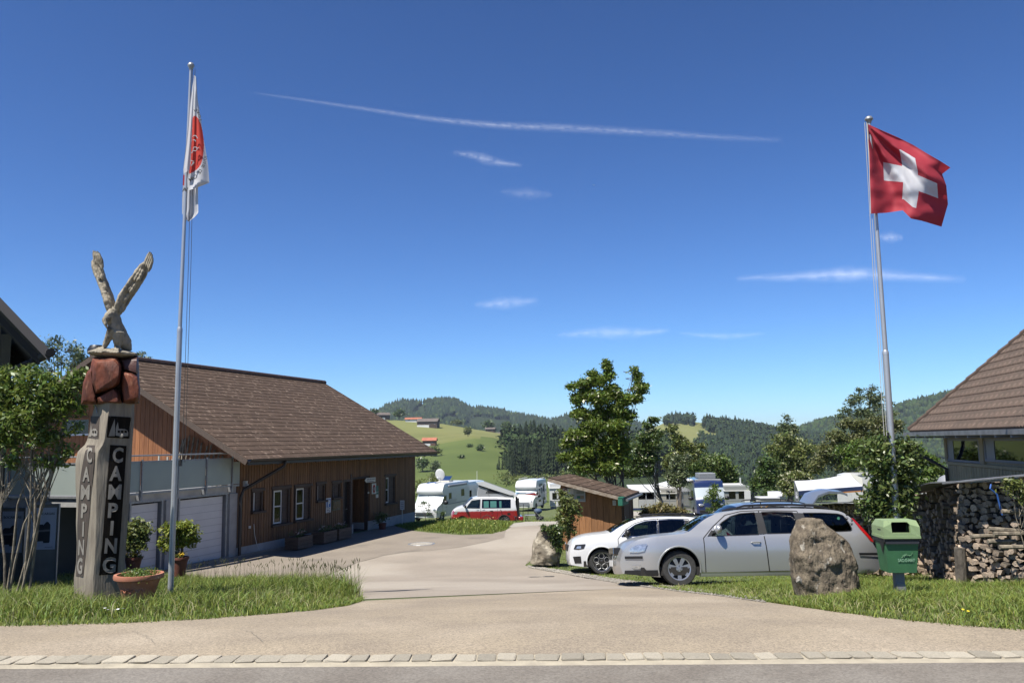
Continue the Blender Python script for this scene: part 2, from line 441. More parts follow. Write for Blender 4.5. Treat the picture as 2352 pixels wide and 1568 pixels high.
m_hutw = mat('hut_board', (.40,.19,.075), (.27,.12,.045), 5, .75, stretch=(6,6,.5), rand=.2, c3=(.16,.065,.025), s3=9, c3lo=.64, c3hi=.72)
m_hutshade = mat('hut_board_shaded', (.13,.062,.028), (.09,.042,.02), 5, .75, stretch=(6,6,.5), rand=.15)  # boards of the side turned from the sun, shade put into the colour
m_meadow = mat('hill_meadow', (.215,.215,.08), (.15,.17,.055), .02, 1, world=True, c3=(.225,.235,.085), s3=.004, c3lo=.4, c3hi=.6, spec=.1)
m_meadow2 = mat('valley_meadow', (.10,.135,.04), (.13,.165,.05), .02, 1, world=True, spec=.1)
m_forfl = mat('forest_floor', (.03,.045,.02), (.04,.06,.025), .02, 1, world=True, spec=.1)
m_spruce = mat('spruce', (.020,.036,.018), rough=.8, island=.35, spec=.15)
m_decid = mat('far_broadleaf', (.045,.072,.022), rough=.8, island=.35, hue=.02, spec=.15)
m_spr = mat('spruce_needles', (.030,.048,.018), (.018,.03,.012), 1.2, .8, rand=.3, spec=.15)

# ================================================================ GROUND
def grid_sheet(name, poly, dz, m, step=.5, parent=None, kind='structure'):
    V, Fc = tri2d(poly, (), step)
    o = mk(name, [(p.x, p.y, gz(p.y)+dz) for p in V], Fc, m, parent, True)
    if parent is None: o['kind'] = kind
    return o
xs = sorted(set(list(np.arange(-40, 40.1, 1.0)) + list(np.arange(-400, -40, 12)) + list(np.arange(52, 420, 12))))
ys = list(np.arange(-30, 6, 2.0)) + list(np.arange(6, 75, .5)) + list(np.arange(75, 201, 5))
gv = [(x, y, gz(y)) for y in ys for x in xs]; nx = len(xs)
gf = [(j*nx+i, j*nx+i+1, (j+1)*nx+i+1, (j+1)*nx+i) for j in range(len(ys)-1) for i in range(nx-1)]
ground = mk('ground', gv, gf, m_lawn, None, True); ground['kind'] = 'structure'
# valley floor and distant land to the horizon
mb = MB()
rings = [(200, gz(200)), (420, -55), (900, -60), (3000, -60), (9000, -60)]
n = 96
for rr, zz in rings:
    for j in range(n):
        a = 2*math.pi*j/n; mb.v.append((rr*math.sin(a)*1.0, max(rr*math.cos(a), -29.9) if rr == 200 else rr*math.cos(a), zz if math.cos(a) > -.1 or rr > 250 else 0))
for k in range(len(rings)-1):
    for j in range(n): mb.f.append((k*n+j, k*n+(j+1)%n, (k+1)*n+(j+1)%n, (k+1)*n+j)); mb.m.append(0)
tag(part('valley_floor', mb, m_meadow2, None, True), kind='structure')

S0, S1 = G(0, 1512), G(2352, 1499)      # far edge of the sett strip
T0, T1 = G(0, 1537), G(2352, 1521)      # near edge (to the road)
def ext(a, b, t): return a.lerp(b, t)
SA, SB = ext(S0, S1, -2), ext(S0, S1, 3); TA, TB = ext(T0, T1, -2), ext(T0, T1, 3)
grid_sheet('road', [(-30,-28),(30,-28),(TB.x,TB.y),(TA.x,TA.y)], .004, m_road, 1.5)
strip = mk('sett_strip', [(SA.x,SA.y,.010),(SB.x,SB.y,.010),(TB.x,TB.y,.006),(TA.x,TA.y,.006)], [(3,2,1,0)], m_mortar); strip['kind'] = 'structure'
# individual setts
proto = []
for k in range(6):
    bm = bmesh.new(); bmesh.ops.create_cube(bm, size=1)
    bmesh.ops.bevel(bm, geom=bm.edges[:], offset=.09, segments=1, affect='EDGES')
    for v in bm.verts:
        v.co.x += random.uniform(-.05,.05); v.co.y += random.uniform(-.05,.05); v.co.z += random.uniform(-.08,.08)
    me = bpy.data.meshes.new('sett'); bm.to_mesh(me); bm.free(); me.materials.append(m_sett); proto.append(me)
dirx = (S1-S0).normalized(); x = -6.2; ang = math.atan2(dirx.y, dirx.x)
while x < 6.2:
    w = random.uniform(.135, .20)
    t = (x - S0.x)/(S1.x-S0.x); c = S0.lerp(S1, t); c2 = T0.lerp(T1, t)
    o = bpy.data.objects.new('sett', random.choice(proto)); COL.objects.link(o); o.parent = strip
    cc = c.lerp(c2, .31 + random.uniform(-.02,.02))
    o.location = (x+w/2, cc.y, .004+random.uniform(-.004,.004)); d = (c-c2).length
    o.scale = (w-.010, d*random.uniform(.56,.64), .034); o.rotation_euler = (random.uniform(-.02,.02), random.uniform(-.03,.03), ang+random.uniform(-.05,.05))
    x += w

LG_front = [(-900,1470),(-300,1447),(0,1438),(150,1435),(300,1430),(450,1423),(600,1412),(720,1402),(800,1391),(835,1380)]
LG_back = [(836,1376),(815,1366),(780,1358),(740,1352),(640,1346),(520,1338),(430,1333),(250,1333),(0,1333),(-900,1345)]
RG_front = [(2900,1480),(2352,1447),(2200,1436),(2050,1422),(1900,1403),(1760,1383),(1650,1367),(1560,1357),(1500,1349)]
RG_tip = [(1440,1341),(1370,1329),(1290,1315),(1225,1305),(1206,1298),(1216,1290),(1228,1272),(1240,1250),(1255,1232),(1270,1220),(1300,1212)]
g2 = lambda L: [(lambda q: (q.x, q.y))(G(*p)) for p in L]
lgf, lgb, rgf, rgt = g2(LG_front), g2(LG_back), g2(RG_front), g2(RG_tip)
# coarse apron between the grass islands and the sett strip
apron = [(SA.x, SA.y), (SB.x, SB.y)] + [(SB.x, rgf[0][1])] + rgf + lgf[::-1] + [(SA.x, lgf[0][1])]
grid_sheet('forecourt', apron, .008, m_apron, .5)
W1 = Vector((-9.24, 28.0, -2.10)); U = Vector((.302,.953,0)).normalized(); NN = Vector((U.y, -U.x, 0))
mound = g2([(1162,1217),(1130,1226),(1060,1229),(985,1223),(930,1217),(915,1212)])
drive = lgb[0:1] + rgf[-1:] + rgt + g2([(1268,1204),(1180,1207)]) + mound
c1 = W1 + U*14.0 + NN*.1; c0 = W1 + U*-6 + NN*0.0
drive += [(c1.x, c1.y), (c0.x, c0.y), (-22, 23.0), (-22, 14)] + lgb[::-1][1:]
grid_sheet('driveway', drive, .006, m_drive, .6)
grid_sheet('gravel_path', g2([(1150,1212),(1270,1204),(1330,1198),(1330,1193),(1170,1203)]), .012, m_gravel, .8)
# gravel fringe along the right-hand grass
fr = [(1212,1303),(1290,1317),(1370,1331),(1440,1343),(1500,1351),(1560,1359),(1650,1369),(1760,1385)]
fr2 = [(1760,1380),(1650,1360),(1560,1349),(1500,1340),(1440,1333),(1370,1322),(1290,1309),(1212,1298)]
fringe = g2(fr+fr2)
grid_sheet('gravel_fringe', fringe, .014, m_gravel, .4)
# loose pebbles
def scatter_poly(poly, n):
    xs_ = [p[0] for p in poly]; ys_ = [p[1] for p in poly]; out = []
    while len(out) < n:
        x = random.uniform(min(xs_), max(xs_)); y = random.uniform(min(ys_), max(ys_))
        if inpoly(x, y, poly): out.append((x, y))
    return out
mb = MB()
for x, y in scatter_poly(fringe, 1500):
    s = random.uniform(.008,.022); mb.box((x, y, gz(y)+.018), (s*1.5, s*1.3, s), rot=Matrix.Rotation(random.uniform(0,3),3,'Z'))
tag(part('pebbles', mb, m_gravel, None), 'pale loose gravel along the edge of the right lawn', 'gravel', kind='stuff')
# manhole cover and drain
def on_drive(px, py, name, label, w, d):
    g = G(px, py); t = thing(name, label, name.replace('_',' '), (g.x, g.y, gz(g.y)))
    mb = MB(); mb.lathe([(0,.012),(w*.42,.016),(w*.42,.011)], 24); part('lid', mb, m_gravel, t, False)
    mb = MB(); mb.lathe([(w*.43,.010),(w*.44,.018),(w*.5,.018),(w*.51,.006)], 24); part('frame', mb, m_steel, t)
on_drive(968, 1249, 'manhole_cover', 'pale round manhole cover in the yard before the barn', 1.0, .6)

# ================================================================ GRASS
def blades(name, pts, h, w, m, label, lean=.35, parent=None, kind='stuff', zoff=0, hvar=.5):
    n = len(pts); P_ = np.array(pts, dtype=np.float64)
    rng = np.random.default_rng(len(pts))
    H = (h if np.isscalar(h) else np.array(h)) * (1-hvar + 2*hvar*rng.random(n)*.9)
    az = rng.random(n)*2*np.pi; ln = lean*(.3+rng.random(n)*1.4)
    dx, dy = np.cos(az), np.sin(az); a2 = rng.random(n)*2*np.pi; wx, wy = np.cos(a2)*w/2, np.sin(a2)*w/2
    base = P_
    v = np.zeros((n, 5, 3))
    v[:,0] = base + np.stack([-wx,-wy,0*wx],1); v[:,1] = base + np.stack([wx,wy,0*wx],1)
    mid = base + np.stack([dx*ln*H*.25, dy*ln*H*.25, H*.55],1)
    v[:,2] = mid + np.stack([wx*.8,wy*.8,0*wx],1); v[:,3] = mid + np.stack([-wx*.8,-wy*.8,0*wx],1)
    v[:,4] = base + np.stack([dx*ln*H, dy*ln*H, H*(1-.3*np.minimum(ln,1))],1)
    me = bpy.data.meshes.new(name); me.vertices.add(n*5); me.vertices.foreach_set('co', v.reshape(-1))
    idx = np.arange(n)[:,None]*5
    loops = np.concatenate([idx+np.array([0,1,2,3]), idx+np.array([3,2,4])],1).reshape(-1)
    me.loops.add(n*7); me.loops.foreach_set('vertex_index', loops.astype(np.int32))
    me.polygons.add(n*2)
    ls = (np.arange(n)[:,None]*7 + np.array([0,4])).reshape(-1)
    me.polygons.foreach_set('loop_start', ls.astype(np.int32))
    me.materials.append(m); me.update(calc_edges=True); me.validate()
    o = bpy.data.objects.new(name, me); COL.objects.link(o)
    if parent is not None: o.parent = parent
    if kind: o['kind'] = kind
    if label: o['label'] = label; o['category'] = 'grass'
    return o
def dist_edge(x, y, line):
    best = 9e9
    for a, b in zip(line, line[1:]):
        ax, ay = a; bx, by = b; L2 = (bx-ax)**2+(by-ay)**2+1e-9
        t = max(0, min(1, ((x-ax)*(bx-ax)+(y-ay)*(by-ay))/L2))
        best = min(best, math.hypot(x-ax-t*(bx-ax), y-ay-t*(by-ay)))
    return best
def shift(poly, k): return poly
leftg = [p for p in lgf if p[0] > -9] ; leftg = [(-9, lgf[0][1])] + leftg
LPOLY = g2([(-150,1443)]+LG_front[2:]) + g2(LG_back[:-1]+[(-150,1334)])
pts = []; hs = []
for x, y in scatter_poly(LPOLY, 64000):
    d = dist_edge(x, y, lgf); nz = noise.noise(Vector((x*.9, y*.9, 0)))
    k = min(1, .30 + d*.45) * (.8+.5*nz)
    if y > 12.5 and x > -6: k *= 1.25
    pts.append((x, y, gz(y)-.01)); hs.append(.26*k)
blades('tall_grass', pts, hs, .011, m_blade, 'long uncut grass on the left verge round the carved post', .6)
# seed stalks at the back edge of the left verge
sp = []
for i in range(260):
    t = random.random(); q = G(400+430*t, 1333+28*t*t+random.uniform(-2,14))
    if q.y < 9.5: continue
    sp.append((q.x, q.y, gz(q.y)))
blades('seed_stalks', sp, .46, .006, m_bladed, 'dry seed stalks standing above the left verge', .25, hvar=.3)
mb = MB()
for (x, y, z) in sp[:170]:
    h = random.uniform(.36,.55); a = random.uniform(-.05,.05); mb.tube([(x+a,y,z+h),(x+a*1.5,y,z+h+.03),(x+a*2,y,z+h+.07)], [.003,.0075,.002], 4)
    mb.tube([(x,y,z),(x+a,y,z+h)], .0018, 3, False)
tag(part('seed_heads', mb, m_bladed, None), 'brown plantain seed heads above the left verge', 'grass', kind='stuff')
RPOLY = g2([(2500,1458)]+RG_front[1:]) + g2([(1640,1352),(1800,1343),(2000,1335),(2100,1330),(2500,1332)])
pts = []; hs = []
for x, y in scatter_poly(RPOLY, 62000):
    d = dist_edge(x, y, rgf); nz = noise.noise(Vector((x*.8+9, y*.8, 0)))
    pts.append((x, y, gz(y)-.01)); hs.append(.145*min(1, .35+d*.6)*(.85+.6*nz))
blades('verge_grass', pts, hs, .010, m_blade, 'grass on the right verge round the stone and the bin', .7)
# short lawn under and around the parked cars
CP = g2([(1206,1298),(1290,1309),(1440,1335),(1560,1349),(1700,1372),(2200,1360)]) + [(16,19),(16,27),(6,27.5)] + g2([(1300,1222),(1240,1250)])
pts = [(x, y, gz(y)-.01) for x, y in scatter_poly(CP, 52000)]
blades('parking_lawn', pts, .05, .014, m_blade, 'short trodden lawn under the parked cars', .8)
# tall grass mound in front of the camper vans
MP = g2([(1160,1219),(1130,1225),(1060,1227),(985,1221),(930,1215),(905,1208)])
MP = MP + [(MP[-1][0], 41.2), (MP[-1][0]+.5, 44), (GY(1130,46).x, 46), (GY(1180,40).x, 40)]
pts = []; hs = []
for x, y in scatter_poly(MP, 17000):
    d = dist_edge(x, y, MP); pts.append((x, y, gz(y)-.02)); hs.append(.10+.18*min(1,d/2.2)*(.8+.4*noise.noise(Vector((x*.6,y*.6,3)))))
blades('mound_grass', pts, hs, .03, m_blade, 'tall flowering grass island at the end of the barn', .5)
# camp lawn further back
pts = []
for i in range(30000):
    Y = random.uniform(41, 72); px = random.uniform(930, 2150); q = GY(px, Y); pts.append(tuple(q))
blades('camp_grass', pts, .09, .035, m_blade, 'mown grass of the camp site around the vans', .6)
# small flowers
def flowers(name, label, spots, col, r=.012):
    t = thing(name, label, 'flowers', spots[0])
    m = mat('petal_'+name, col, rough=.6)
    mb = MB(); st = MB()
    for (x, y, z) in spots:
        mb.lathe([(0,.004),(r,.002),(r*.9,0)], 7, M=Matrix.Translation((x,y,z))@Matrix.Rotation(random.uniform(-.5,.5),4,'X'))
        st.tube([(x,y,z-.16),(x,y,z)], .0015, 3, False)
    part('petals', mb, m, t, world=True); part('stems', st, m_blade, t, world=True)
sp = []
for px, py in [(240,1408),(252,1405),(247,1412),(262,1413),(270,1411),(282,1409)]:
    q = G(px, py+10); sp.append((q.x, q.y, gz(q.y)+.1))
flowers('daisies', 'white daisies in the grass before the terracotta bowl', sp, (.85,.85,.8), .016)
sp = []
for px, py in [(2213,1408),(2180,1418),(2225,1412),(2150,1405)]:
    q = G(px, py+6); sp.append((q.x, q.y, gz(q.y)+.06))
flowers('dandelions', 'yellow dandelions in the grass below the woodpile', sp, (.75,.6,.03), .014)
sp = []
for i in range(60):
    q = G(random.uniform(990,1150), random.uniform(1200,1224)); sp.append((q.x, q.y, gz(q.y)+random.uniform(.25,.5)))
flowers('buttercups', 'yellow and white wild flowers in the grass island', sp, (.7,.65,.2), .022)

# darker old yard surface on the left of the drive, with a curved joint, and marks
yard = g2([(1158,1234),(1120,1244),(1060,1256),(990,1264),(930,1268),(880,1276),(820,1292),(760,1318),(700,1336),(560,1336),(440,1326)])
yb = [(c0.x+.3, c0.y), ((c1).x-.15, c1.y-.2)] + [(x, y) for x, y in mound[::-1][1:]]
grid_sheet('yard_surface', yard + yb, .011, mat('old_asphalt', (.30,.255,.20), (.255,.215,.17), .8, .92, bump=.004, bscale=120, world=True, c3=(.21,.18,.145), s3=.5, c3lo=.6, c3hi=.7), .6)
aggregate(MATS['old_asphalt'], 70, .16)
m_worn = mat('worn_asphalt', (.35,.29,.215), (.31,.255,.19), 3, .92, world=True)
aggregate(m_worn, 80, .25)
def stain(px, py, w, h, m, seed):
    c = G(px, py); sx = w/ppm(c.y)/2; sy = h/ppm(c.y)/2*c.y/1.9; ring = []
    for i in range(26):
        a = 2*math.pi*i/26; k = .75+.5*noise.noise(Vector((math.cos(a)*1.5, math.sin(a)*1.5, seed))); ring.append((c.x+math.cos(a)*sx*k, c.y+math.sin(a)*sy*k))
    o = mk('asphalt_stain', [(x, y, gz(y)+.0135) for x, y in ring], [tuple(range(26))], m); o['kind'] = 'structure'
m_stain = mat('oil_stain', (.07,.065,.06), (.12,.11,.10), 6, .6, world=True)
m_stain2 = mat('damp_stain', (.26,.22,.165), (.30,.26,.20), 6, .9, world=True)
stain(1262, 1324, 36, 4, m_stain, 1); stain(1228, 1325, 40, 2, m_stain, 2); stain(795, 1381, 14, 2, m_stain, 3)
for pts_, w in (([(300,1450),(330,1462),(345,1470),(352,1480)],.004),([(1180,1450),(1250,1453),(1330,1462)],.004),([(960,1300),(1060,1290),(1150,1283)],.012),([(560,1450),(590,1462),(600,1478)],.004),([(1700,1420),(1780,1435),(1850,1440)],.004)):
    q = catmull([(*p, 0) for p in g2(pts_)], 5); q = [(p.x+random.uniform(-.015,.015), p.y+random.uniform(-.02,.02)) for p in q]
    L_, R_ = strip_poly(q, w); o = mk('asphalt_crack', [(p.x, p.y, gz(p.y)+.018) for p in L_+R_[::-1]], [(i, i+1, 2*len(q)-2-i, 2*len(q)-1-i) for i in range(len(q)-1)], m_stain2); o['kind'] = 'structure'
# drier blades and ragged edges
pts = []; hs = []
for x, y in scatter_poly(LPOLY, 5000): pts.append((x, y, gz(y)-.01)); hs.append(.12+.12*min(1, dist_edge(x, y, lgf)))
for x, y in scatter_poly(RPOLY, 5000): pts.append((x, y, gz(y)-.01)); hs.append(.11)
m_dry2 = mat('straw_blade', (.36,.34,.15), rough=.6, island=.3, hue=.02, transl=.3)
blades('dry_grass', pts, hs, .009, m_dry2, 'dry straw-coloured blades mixed into both verges', .9)
pts = []
for line in (lgf, rgf):
    for a, b in zip(line, line[1:]):
        n_ = int(math.hypot(b[0]-a[0], b[1]-a[1])*160)
        for i in range(n_): t = random.random(); w_ = abs(random.gauss(0,.05))*(1+2*max(0,noise.noise(Vector((a[0]+t*3, 2, 5))))); x, y = a[0]+(b[0]-a[0])*t, a[1]+(b[1]-a[1])*t-w_; pts.append((x, y, gz(y)))
pts = [p for p in pts if -9 < p[0] < 10]
blades('edge_grass', pts, .07, .009, m_blade, 'ragged low grass creeping over the asphalt edge', 1.2)
# ================================================================ HILLS
class Hill:
    def __init__(s, name, lines, x0, x1, nx, m, rows=8, amp=1.0, fs=.01):
        s.lines = sorted(lines, key=lambda a: a[0]); s.x0, s.x1 = x0, x1
        vs = []; s.amp = amp; s.fs = fs; ny = 0
        Ys = []
        for (a, _), (b, _) in zip(s.lines, s.lines[1:]):
            for k in range(rows): Ys.append(a+(b-a)*k/rows)
        Ys.append(s.lines[-1][0])
        for Y in Ys:
            for i in range(nx+1): vs.append(s.pt(x0+(x1-x0)*i/nx, Y))
        fs_ = [(j*(nx+1)+i, j*(nx+1)+i+1, (j+1)*(nx+1)+i+1, (j+1)*(nx+1)+i) for j in range(len(Ys)-1) for i in range(nx)]
        s.o = mk(name, vs, fs_, m, None, True); s.o['kind'] = 'structure'
    def py(s, px, Y):
        L = s.lines
        if Y <= L[0][0]: return poly_at(L[0][1], px)
        for a, b in zip(L, L[1:]):
            if Y <= b[0]:
                t = (Y-a[0])/(b[0]-a[0]); return poly_at(a[1], px)*(1-t)+poly_at(b[1], px)*t
        return poly_at(L[-1][1], px)
    def pt(s, px, Y):
        p = P(px, s.py(px, Y), Y); p.z += s.amp*noise.noise(Vector((p.x*s.fs, p.y*s.fs, 0))); return p
    def at(s, px, py):
        Y = s.lines[0][0]; Y1 = s.lines[-1][0]
        for k in range(400):
            y = Y+(Y1-Y)*k/399
            if s.py(px, y) <= py: return s.pt(px, y)
        return s.pt(px, Y1)
H_far = Hill('forested_ridge', [(1300,[(700,1040),(1600,1040)]),
    (2500,[(700,985),(868,951),(886,940),(920,928),(942,928),(964,932),(980,929),(1013,925),(1047,926),(1065,933),(1080,941),(1109,940),(1136,944),(1159,949),(1172,958),(1185,957),(1208,965),(1239,969),(1262,974),(1281,970),(1307,959),(1340,953),(1400,960),(1440,972),(1465,979),(1500,990),(1560,1000)]),
    (2900,[(700,1000),(868,970),(1013,945),(1172,975),(1340,975),(1560,1020)])], 740, 1560, 160, m_forfl, 10, 10, .006)
H_right = Hill('right_forested_ridge', [(1200,[(1700,1120),(2500,1120)]),
    (1900,[(1740,1012),(1800,1006),(1836,993),(1850,986),(1870,977),(1900,971),(1940,967),(2000,962),(2040,958),(2070,941),(2100,930),(2130,922),(2170,913),(2250,893),(2500,850)]),
    (2300,[(1740,1020),(1900,985),(2170,930),(2500,870)])], 1740, 2500, 120, m_forfl, 9, 6, .006)
H_mid = Hill('wooded_hill', [(620,[(1380,1160),(1960,1160)]),
    (1100,[(1380,1050),(1500,1040),(1600,1035),(1760,1040),(1960,1060)]),
    (1500,[(1380,1012),(1450,1000),(1500,983),(1530,969),(1560,966),(1600,969),(1640,975),(1700,980),(1760,992),(1800,1003),(1850,1010),(1960,1020)]),
    (1750,[(1380,1030),(1560,985),(1700,1000),(1960,1030)])], 1380, 1960, 110, m_meadow, 9, 2.5, .008)
H_mea = Hill('meadow_hill', [(330,[(820,1165),(1300,1165)]), (520,[(820,1070),(960,1072),(1100,1066),(1300,1080)]),
    (700,[(820,1018),(1000,1016),(1045,1008),(1090,1001),(1130,1004),(1165,1012),(1300,1040)]),
    (950,[(820,958),(870,961),(905,965),(975,969),(1020,974),(1080,984),(1140,993),(1180,1003),(1300,1030)]),
    (1080,[(820,975),(975,985),(1140,1010),(1300,1045)])], 820, 1300, 110, [m_meadow, m_meadow2], 9, 1.2, .012)
for p in H_mea.o.data.polygons:
    c = p.center
    if c.y < 700 + 25*noise.noise(Vector((c.x*.01, 0, 0))): p.material_index = 1
H_wood = Hill('wood_slope', [(440,[(1110,1165),(1560,1165)]), (520,[(1110,1112),(1560,1112)]), (620,[(1110,1070),(1560,1075)]), (720,[(1130,1030),(1560,1050)]),(800,[(1110,1045),(1560,1060)])],
    1120, 1560, 50, m_forfl, 6, 1, .02)

# -- far woods that read as one mass
def conifer_mesh_arr():
    v = []; f = []
    for (r, z0, z1) in ((.24,.0,.62),(.17,.38,1.0)):
        o = len(v); v += [(r*math.cos(a), r*math.sin(a), z0) for a in [2*math.pi*i/5 for i in range(5)]] + [(0,0,z1)]
        f += [(o+i, o+(i+1)%5, o+5) for i in range(5)]
    return np.array(v), np.array(f)
def broad_mesh_arr():
    bm = bmesh.new(); bmesh.ops.create_icosphere(bm, subdivisions=1, radius=1)
    v = np.array([(p.co.x*.42, p.co.y*.42, .52+p.co.z*.48) for p in bm.verts]); f = np.array([[q.index for q in p.verts] for p in bm.faces]); bm.free(); return v, f
def leafy_arr(n):
    rng = np.random.default_rng(n); v = []; f = []
    d = rng.normal(size=(n,3)); d /= np.linalg.norm(d,axis=1)[:,None]; c = d*(.55+.45*rng.random((n,1)))*np.array([.36,.36,.44])+np.array([0,0,.55])
    lob = rng.normal(size=(7,3)); lob /= np.linalg.norm(lob,axis=1)[:,None]
    c += .10*np.maximum(0,(d@lob.T)).max(1)[:,None]*d
    for i in range(n):
        nr = d[i]+rng.normal(size=3)*.5; nr /= np.linalg.norm(nr); t = np.cross(nr, rng.normal(size=3)); t /= np.linalg.norm(t); b = np.cross(nr,t); s = (.75/n**.5)*(.7+.6*rng.random()); o = len(v)
        v += [c[i]+t*s, c[i]+b*s*.9, c[i]-t*s, c[i]-b*s*.8]; f += [(o,o+1,o+2),(o,o+2,o+3)]
    return np.array(v), np.array(f)
def mass(name, label, pts, hs, m, kind='c'):
    bv, bf = conifer_mesh_arr() if kind == 'c' else (broad_mesh_arr() if kind == 'b' else leafy_arr(int(kind)))
    n = len(pts); rng = np.random.default_rng(n); P_ = np.array([tuple(p) for p in pts]); H = np.array(hs)
    a = rng.random(n)*6.28; ca, sa = np.cos(a), np.sin(a)
    jit = 1+ (rng.random((n, len(bv)))-.5)*(.5 if kind != 'c' else .35)
    X = bv[None,:,0]*jit; Y = bv[None,:,1]*jit; Z = np.repeat(bv[None,:,2], n, 0)
    v = np.stack([P_[:,0:1]+(X*ca[:,None]-Y*sa[:,None])*H[:,None], P_[:,1:2]+(X*sa[:,None]+Y*ca[:,None])*H[:,None], P_[:,2:3]+Z*H[:,None]*(1+(jit-1)*.3)], 2)
    f = (bf[None]+ (np.arange(n)*len(bv))[:,None,None]).reshape(-1)
    me = bpy.data.meshes.new(name); me.vertices.add(n*len(bv)); me.vertices.foreach_set('co', v.reshape(-1))
    me.loops.add(len(f)); me.loops.foreach_set('vertex_index', f.astype(np.int32))
    me.polygons.add(len(f)//3); me.polygons.foreach_set('loop_start', np.arange(0, len(f), 3).astype(np.int32))
    me.materials.append(m); me.update(calc_edges=True)
    o = bpy.data.objects.new(name, me); COL.objects.link(o); o['kind'] = 'stuff'; o['label'] = label; o['category'] = 'woodland'
    return o
def wood(hill, n, Y0, Y1, x0, x1, keep, hm, lo=.3):
    out = []; hs = []
    while len(out) < n:
        Y = random.uniform(Y0, Y1); px = random.uniform(x0, x1)
        if not keep(px, hill.py(px, Y), Y): continue
        p = hill.pt(px, Y); p.z -= 1; out.append(p); hs.append(hm*random.uniform(1-lo, 1+lo))
    return out, hs
def far_keep(px, py, Y):
    if inpoly(px, py, [(946,948),(958,938),(972,930),(977,940),(978,958),(965,962),(946,955)]): return False
    if inpoly(px, py, [(1060,985),(1078,962),(1100,955),(1122,958),(1140,962),(1172,960),(1180,990),(1100,1000)]): return False
    if inpoly(px, py, [(1010,975),(1022,957),(1050,956),(1052,968),(1040,980)]): return False
    if Y < 1700 and random.random() < .5: return False
    return True
a, h = wood(H_far, 9500, 1500, 2560, 760, 1540, far_keep, 19)
mass('far_spruce_wood', 'dark spruce forest covering the far ridge', a, h, m_spruce)
a, h = wood(H_far, 3200, 1500, 2520, 760, 1540, far_keep, 15)
mass('far_broadleaf_wood', 'broadleaf patches in the forest on the far ridge', a, h, m_decid, 'b')
a, h = wood(H_right, 5200, 1400, 1930, 1750, 2490, lambda *k: True, 17)
mass('right_spruce_wood', 'spruce forest on the ridge behind the right house', a, h, m_spruce)
a, h = wood(H_right, 4200, 1400, 1930, 1750, 2490, lambda *k: True, 15)
mass('right_broadleaf_wood', 'broadleaf forest on the ridge behind the right house', a, h, m_decid, 'b')
MK = [(1655,1130),(1580,1065),(1625,1050),(1600,1028),(1668,1010),(1618,985),(1625,965),(1800,960),(1960,1000),(1960,1125)]
def mid_keep(px, py, Y):
    if inpoly(px, py, MK): return True
    if Y > 1440 and 1528 < px < 1594: return True
    return py > 1052
a, h = wood(H_mid, 3000, 650, 1530, 1390, 1950, mid_keep, 17)
mass('slope_spruce_wood', 'spruce wood down the right side of the bald hill', a, h, m_spruce)
a, h = wood(H_mid, 2600, 650, 1530, 1390, 1950, mid_keep, 14)
mass('slope_broadleaf_wood', 'broadleaf wood down the right side of the bald hill', a, h, m_decid, '44')
a, h = wood(H_mea, 260, 955, 1060, 1000, 1300, lambda *k: True, 17)
a2, h2 = wood(H_wood, 420, 560, 790, 1165, 1550, lambda px,py,Y: px > 1165+(700-Y)*.0, 19)
mass('wood_behind', 'dark mixed wood behind the front spruces beyond the camp', a2, h2, m_decid, '130')

# -- near spruces and broadleaves of the dark wood, one by one
def spruce_mesh(seed):
    rnd = random.Random(seed); v = []; f = []
    nt = 15
    for t in range(nt):
        z = .06 + .94*(t/nt); r = .20*(1-t/nt)**.85*rnd.uniform(.85,1.15)+.008; k = 11
        a0 = rnd.uniform(0, 6); o = len(v); v.append((0,0,z+.075))
        for i in range(k):
            a = a0+2*math.pi*i/k; rr = r*rnd.uniform(.65,1.25)
            v.append((rr*math.cos(a), rr*math.sin(a), z-.02-rnd.uniform(0,.02)))
            v.append((rr*.45*math.cos(a+math.pi/k), rr*.45*math.sin(a+math.pi/k), z+.02))
        m_ = 2*k
        f += [(o, o+1+i, o+1+(i+1)%m_) for i in range(m_)]
    me = bpy.data.meshes.new('crown'); me.from_pydata(v, [], f); me.materials.append(m_spr); return me
SPM = [spruce_mesh(i) for i in range(4)]
trunk_me = bpy.data.meshes.new('trunk'); mb = MB().tube([(0,0,0),(0,0,.5),(0,0,.97)], [.012,.008,.002], 5); trunk_me.from_pydata(mb.v, [], mb.f); trunk_me.materials.append(m_bark)
def spruce(p, h, label, group):
    t = thing('spruce_tree', label, 'tree', p, random.uniform(0,6), group)
    c = bpy.data.objects.new('crown', random.choice(SPM)); COL.objects.link(c); c.parent = t; c.scale = (h*random.uniform(.9,1.2), h*random.uniform(.9,1.2), h)
    k = bpy.data.objects.new('trunk', trunk_me); COL.objects.link(k); k.parent = t; k.scale = (h,h,h)
sp_spec = []
for i in range(46):
    px = 1142 + (i/45)**1.0*180 + random.uniform(-4,4); top = 1052 - min(1,(px-1135)/60)*45 + random.uniform(-14,22); Y = 498+random.uniform(-30,30); sp_spec.append((px, top, Y))
for i in range(34):
    px = random.uniform(1180, 1330); top = poly_at([(1180,985),(1200,972),(1215,962),(1250,966),(1280,972),(1310,985),(1340,1000)], px)+random.uniform(-4,12); sp_spec.append((px, top, 690+random.uniform(-20,30)))
for px, top, Y in sp_spec:
    base = H_wood.pt(px, Y); h = P(px, top, Y).z - base.z
    if 8 < h < 60: spruce(base, max(h, 10), 'dark spruce in the front row of the wood beyond the camper vans' if Y < 600 else 'dark spruce rising at the back of the wood beyond the camper vans', 'front spruces of the dark wood' if Y < 600 else 'rear spruces of the dark wood')

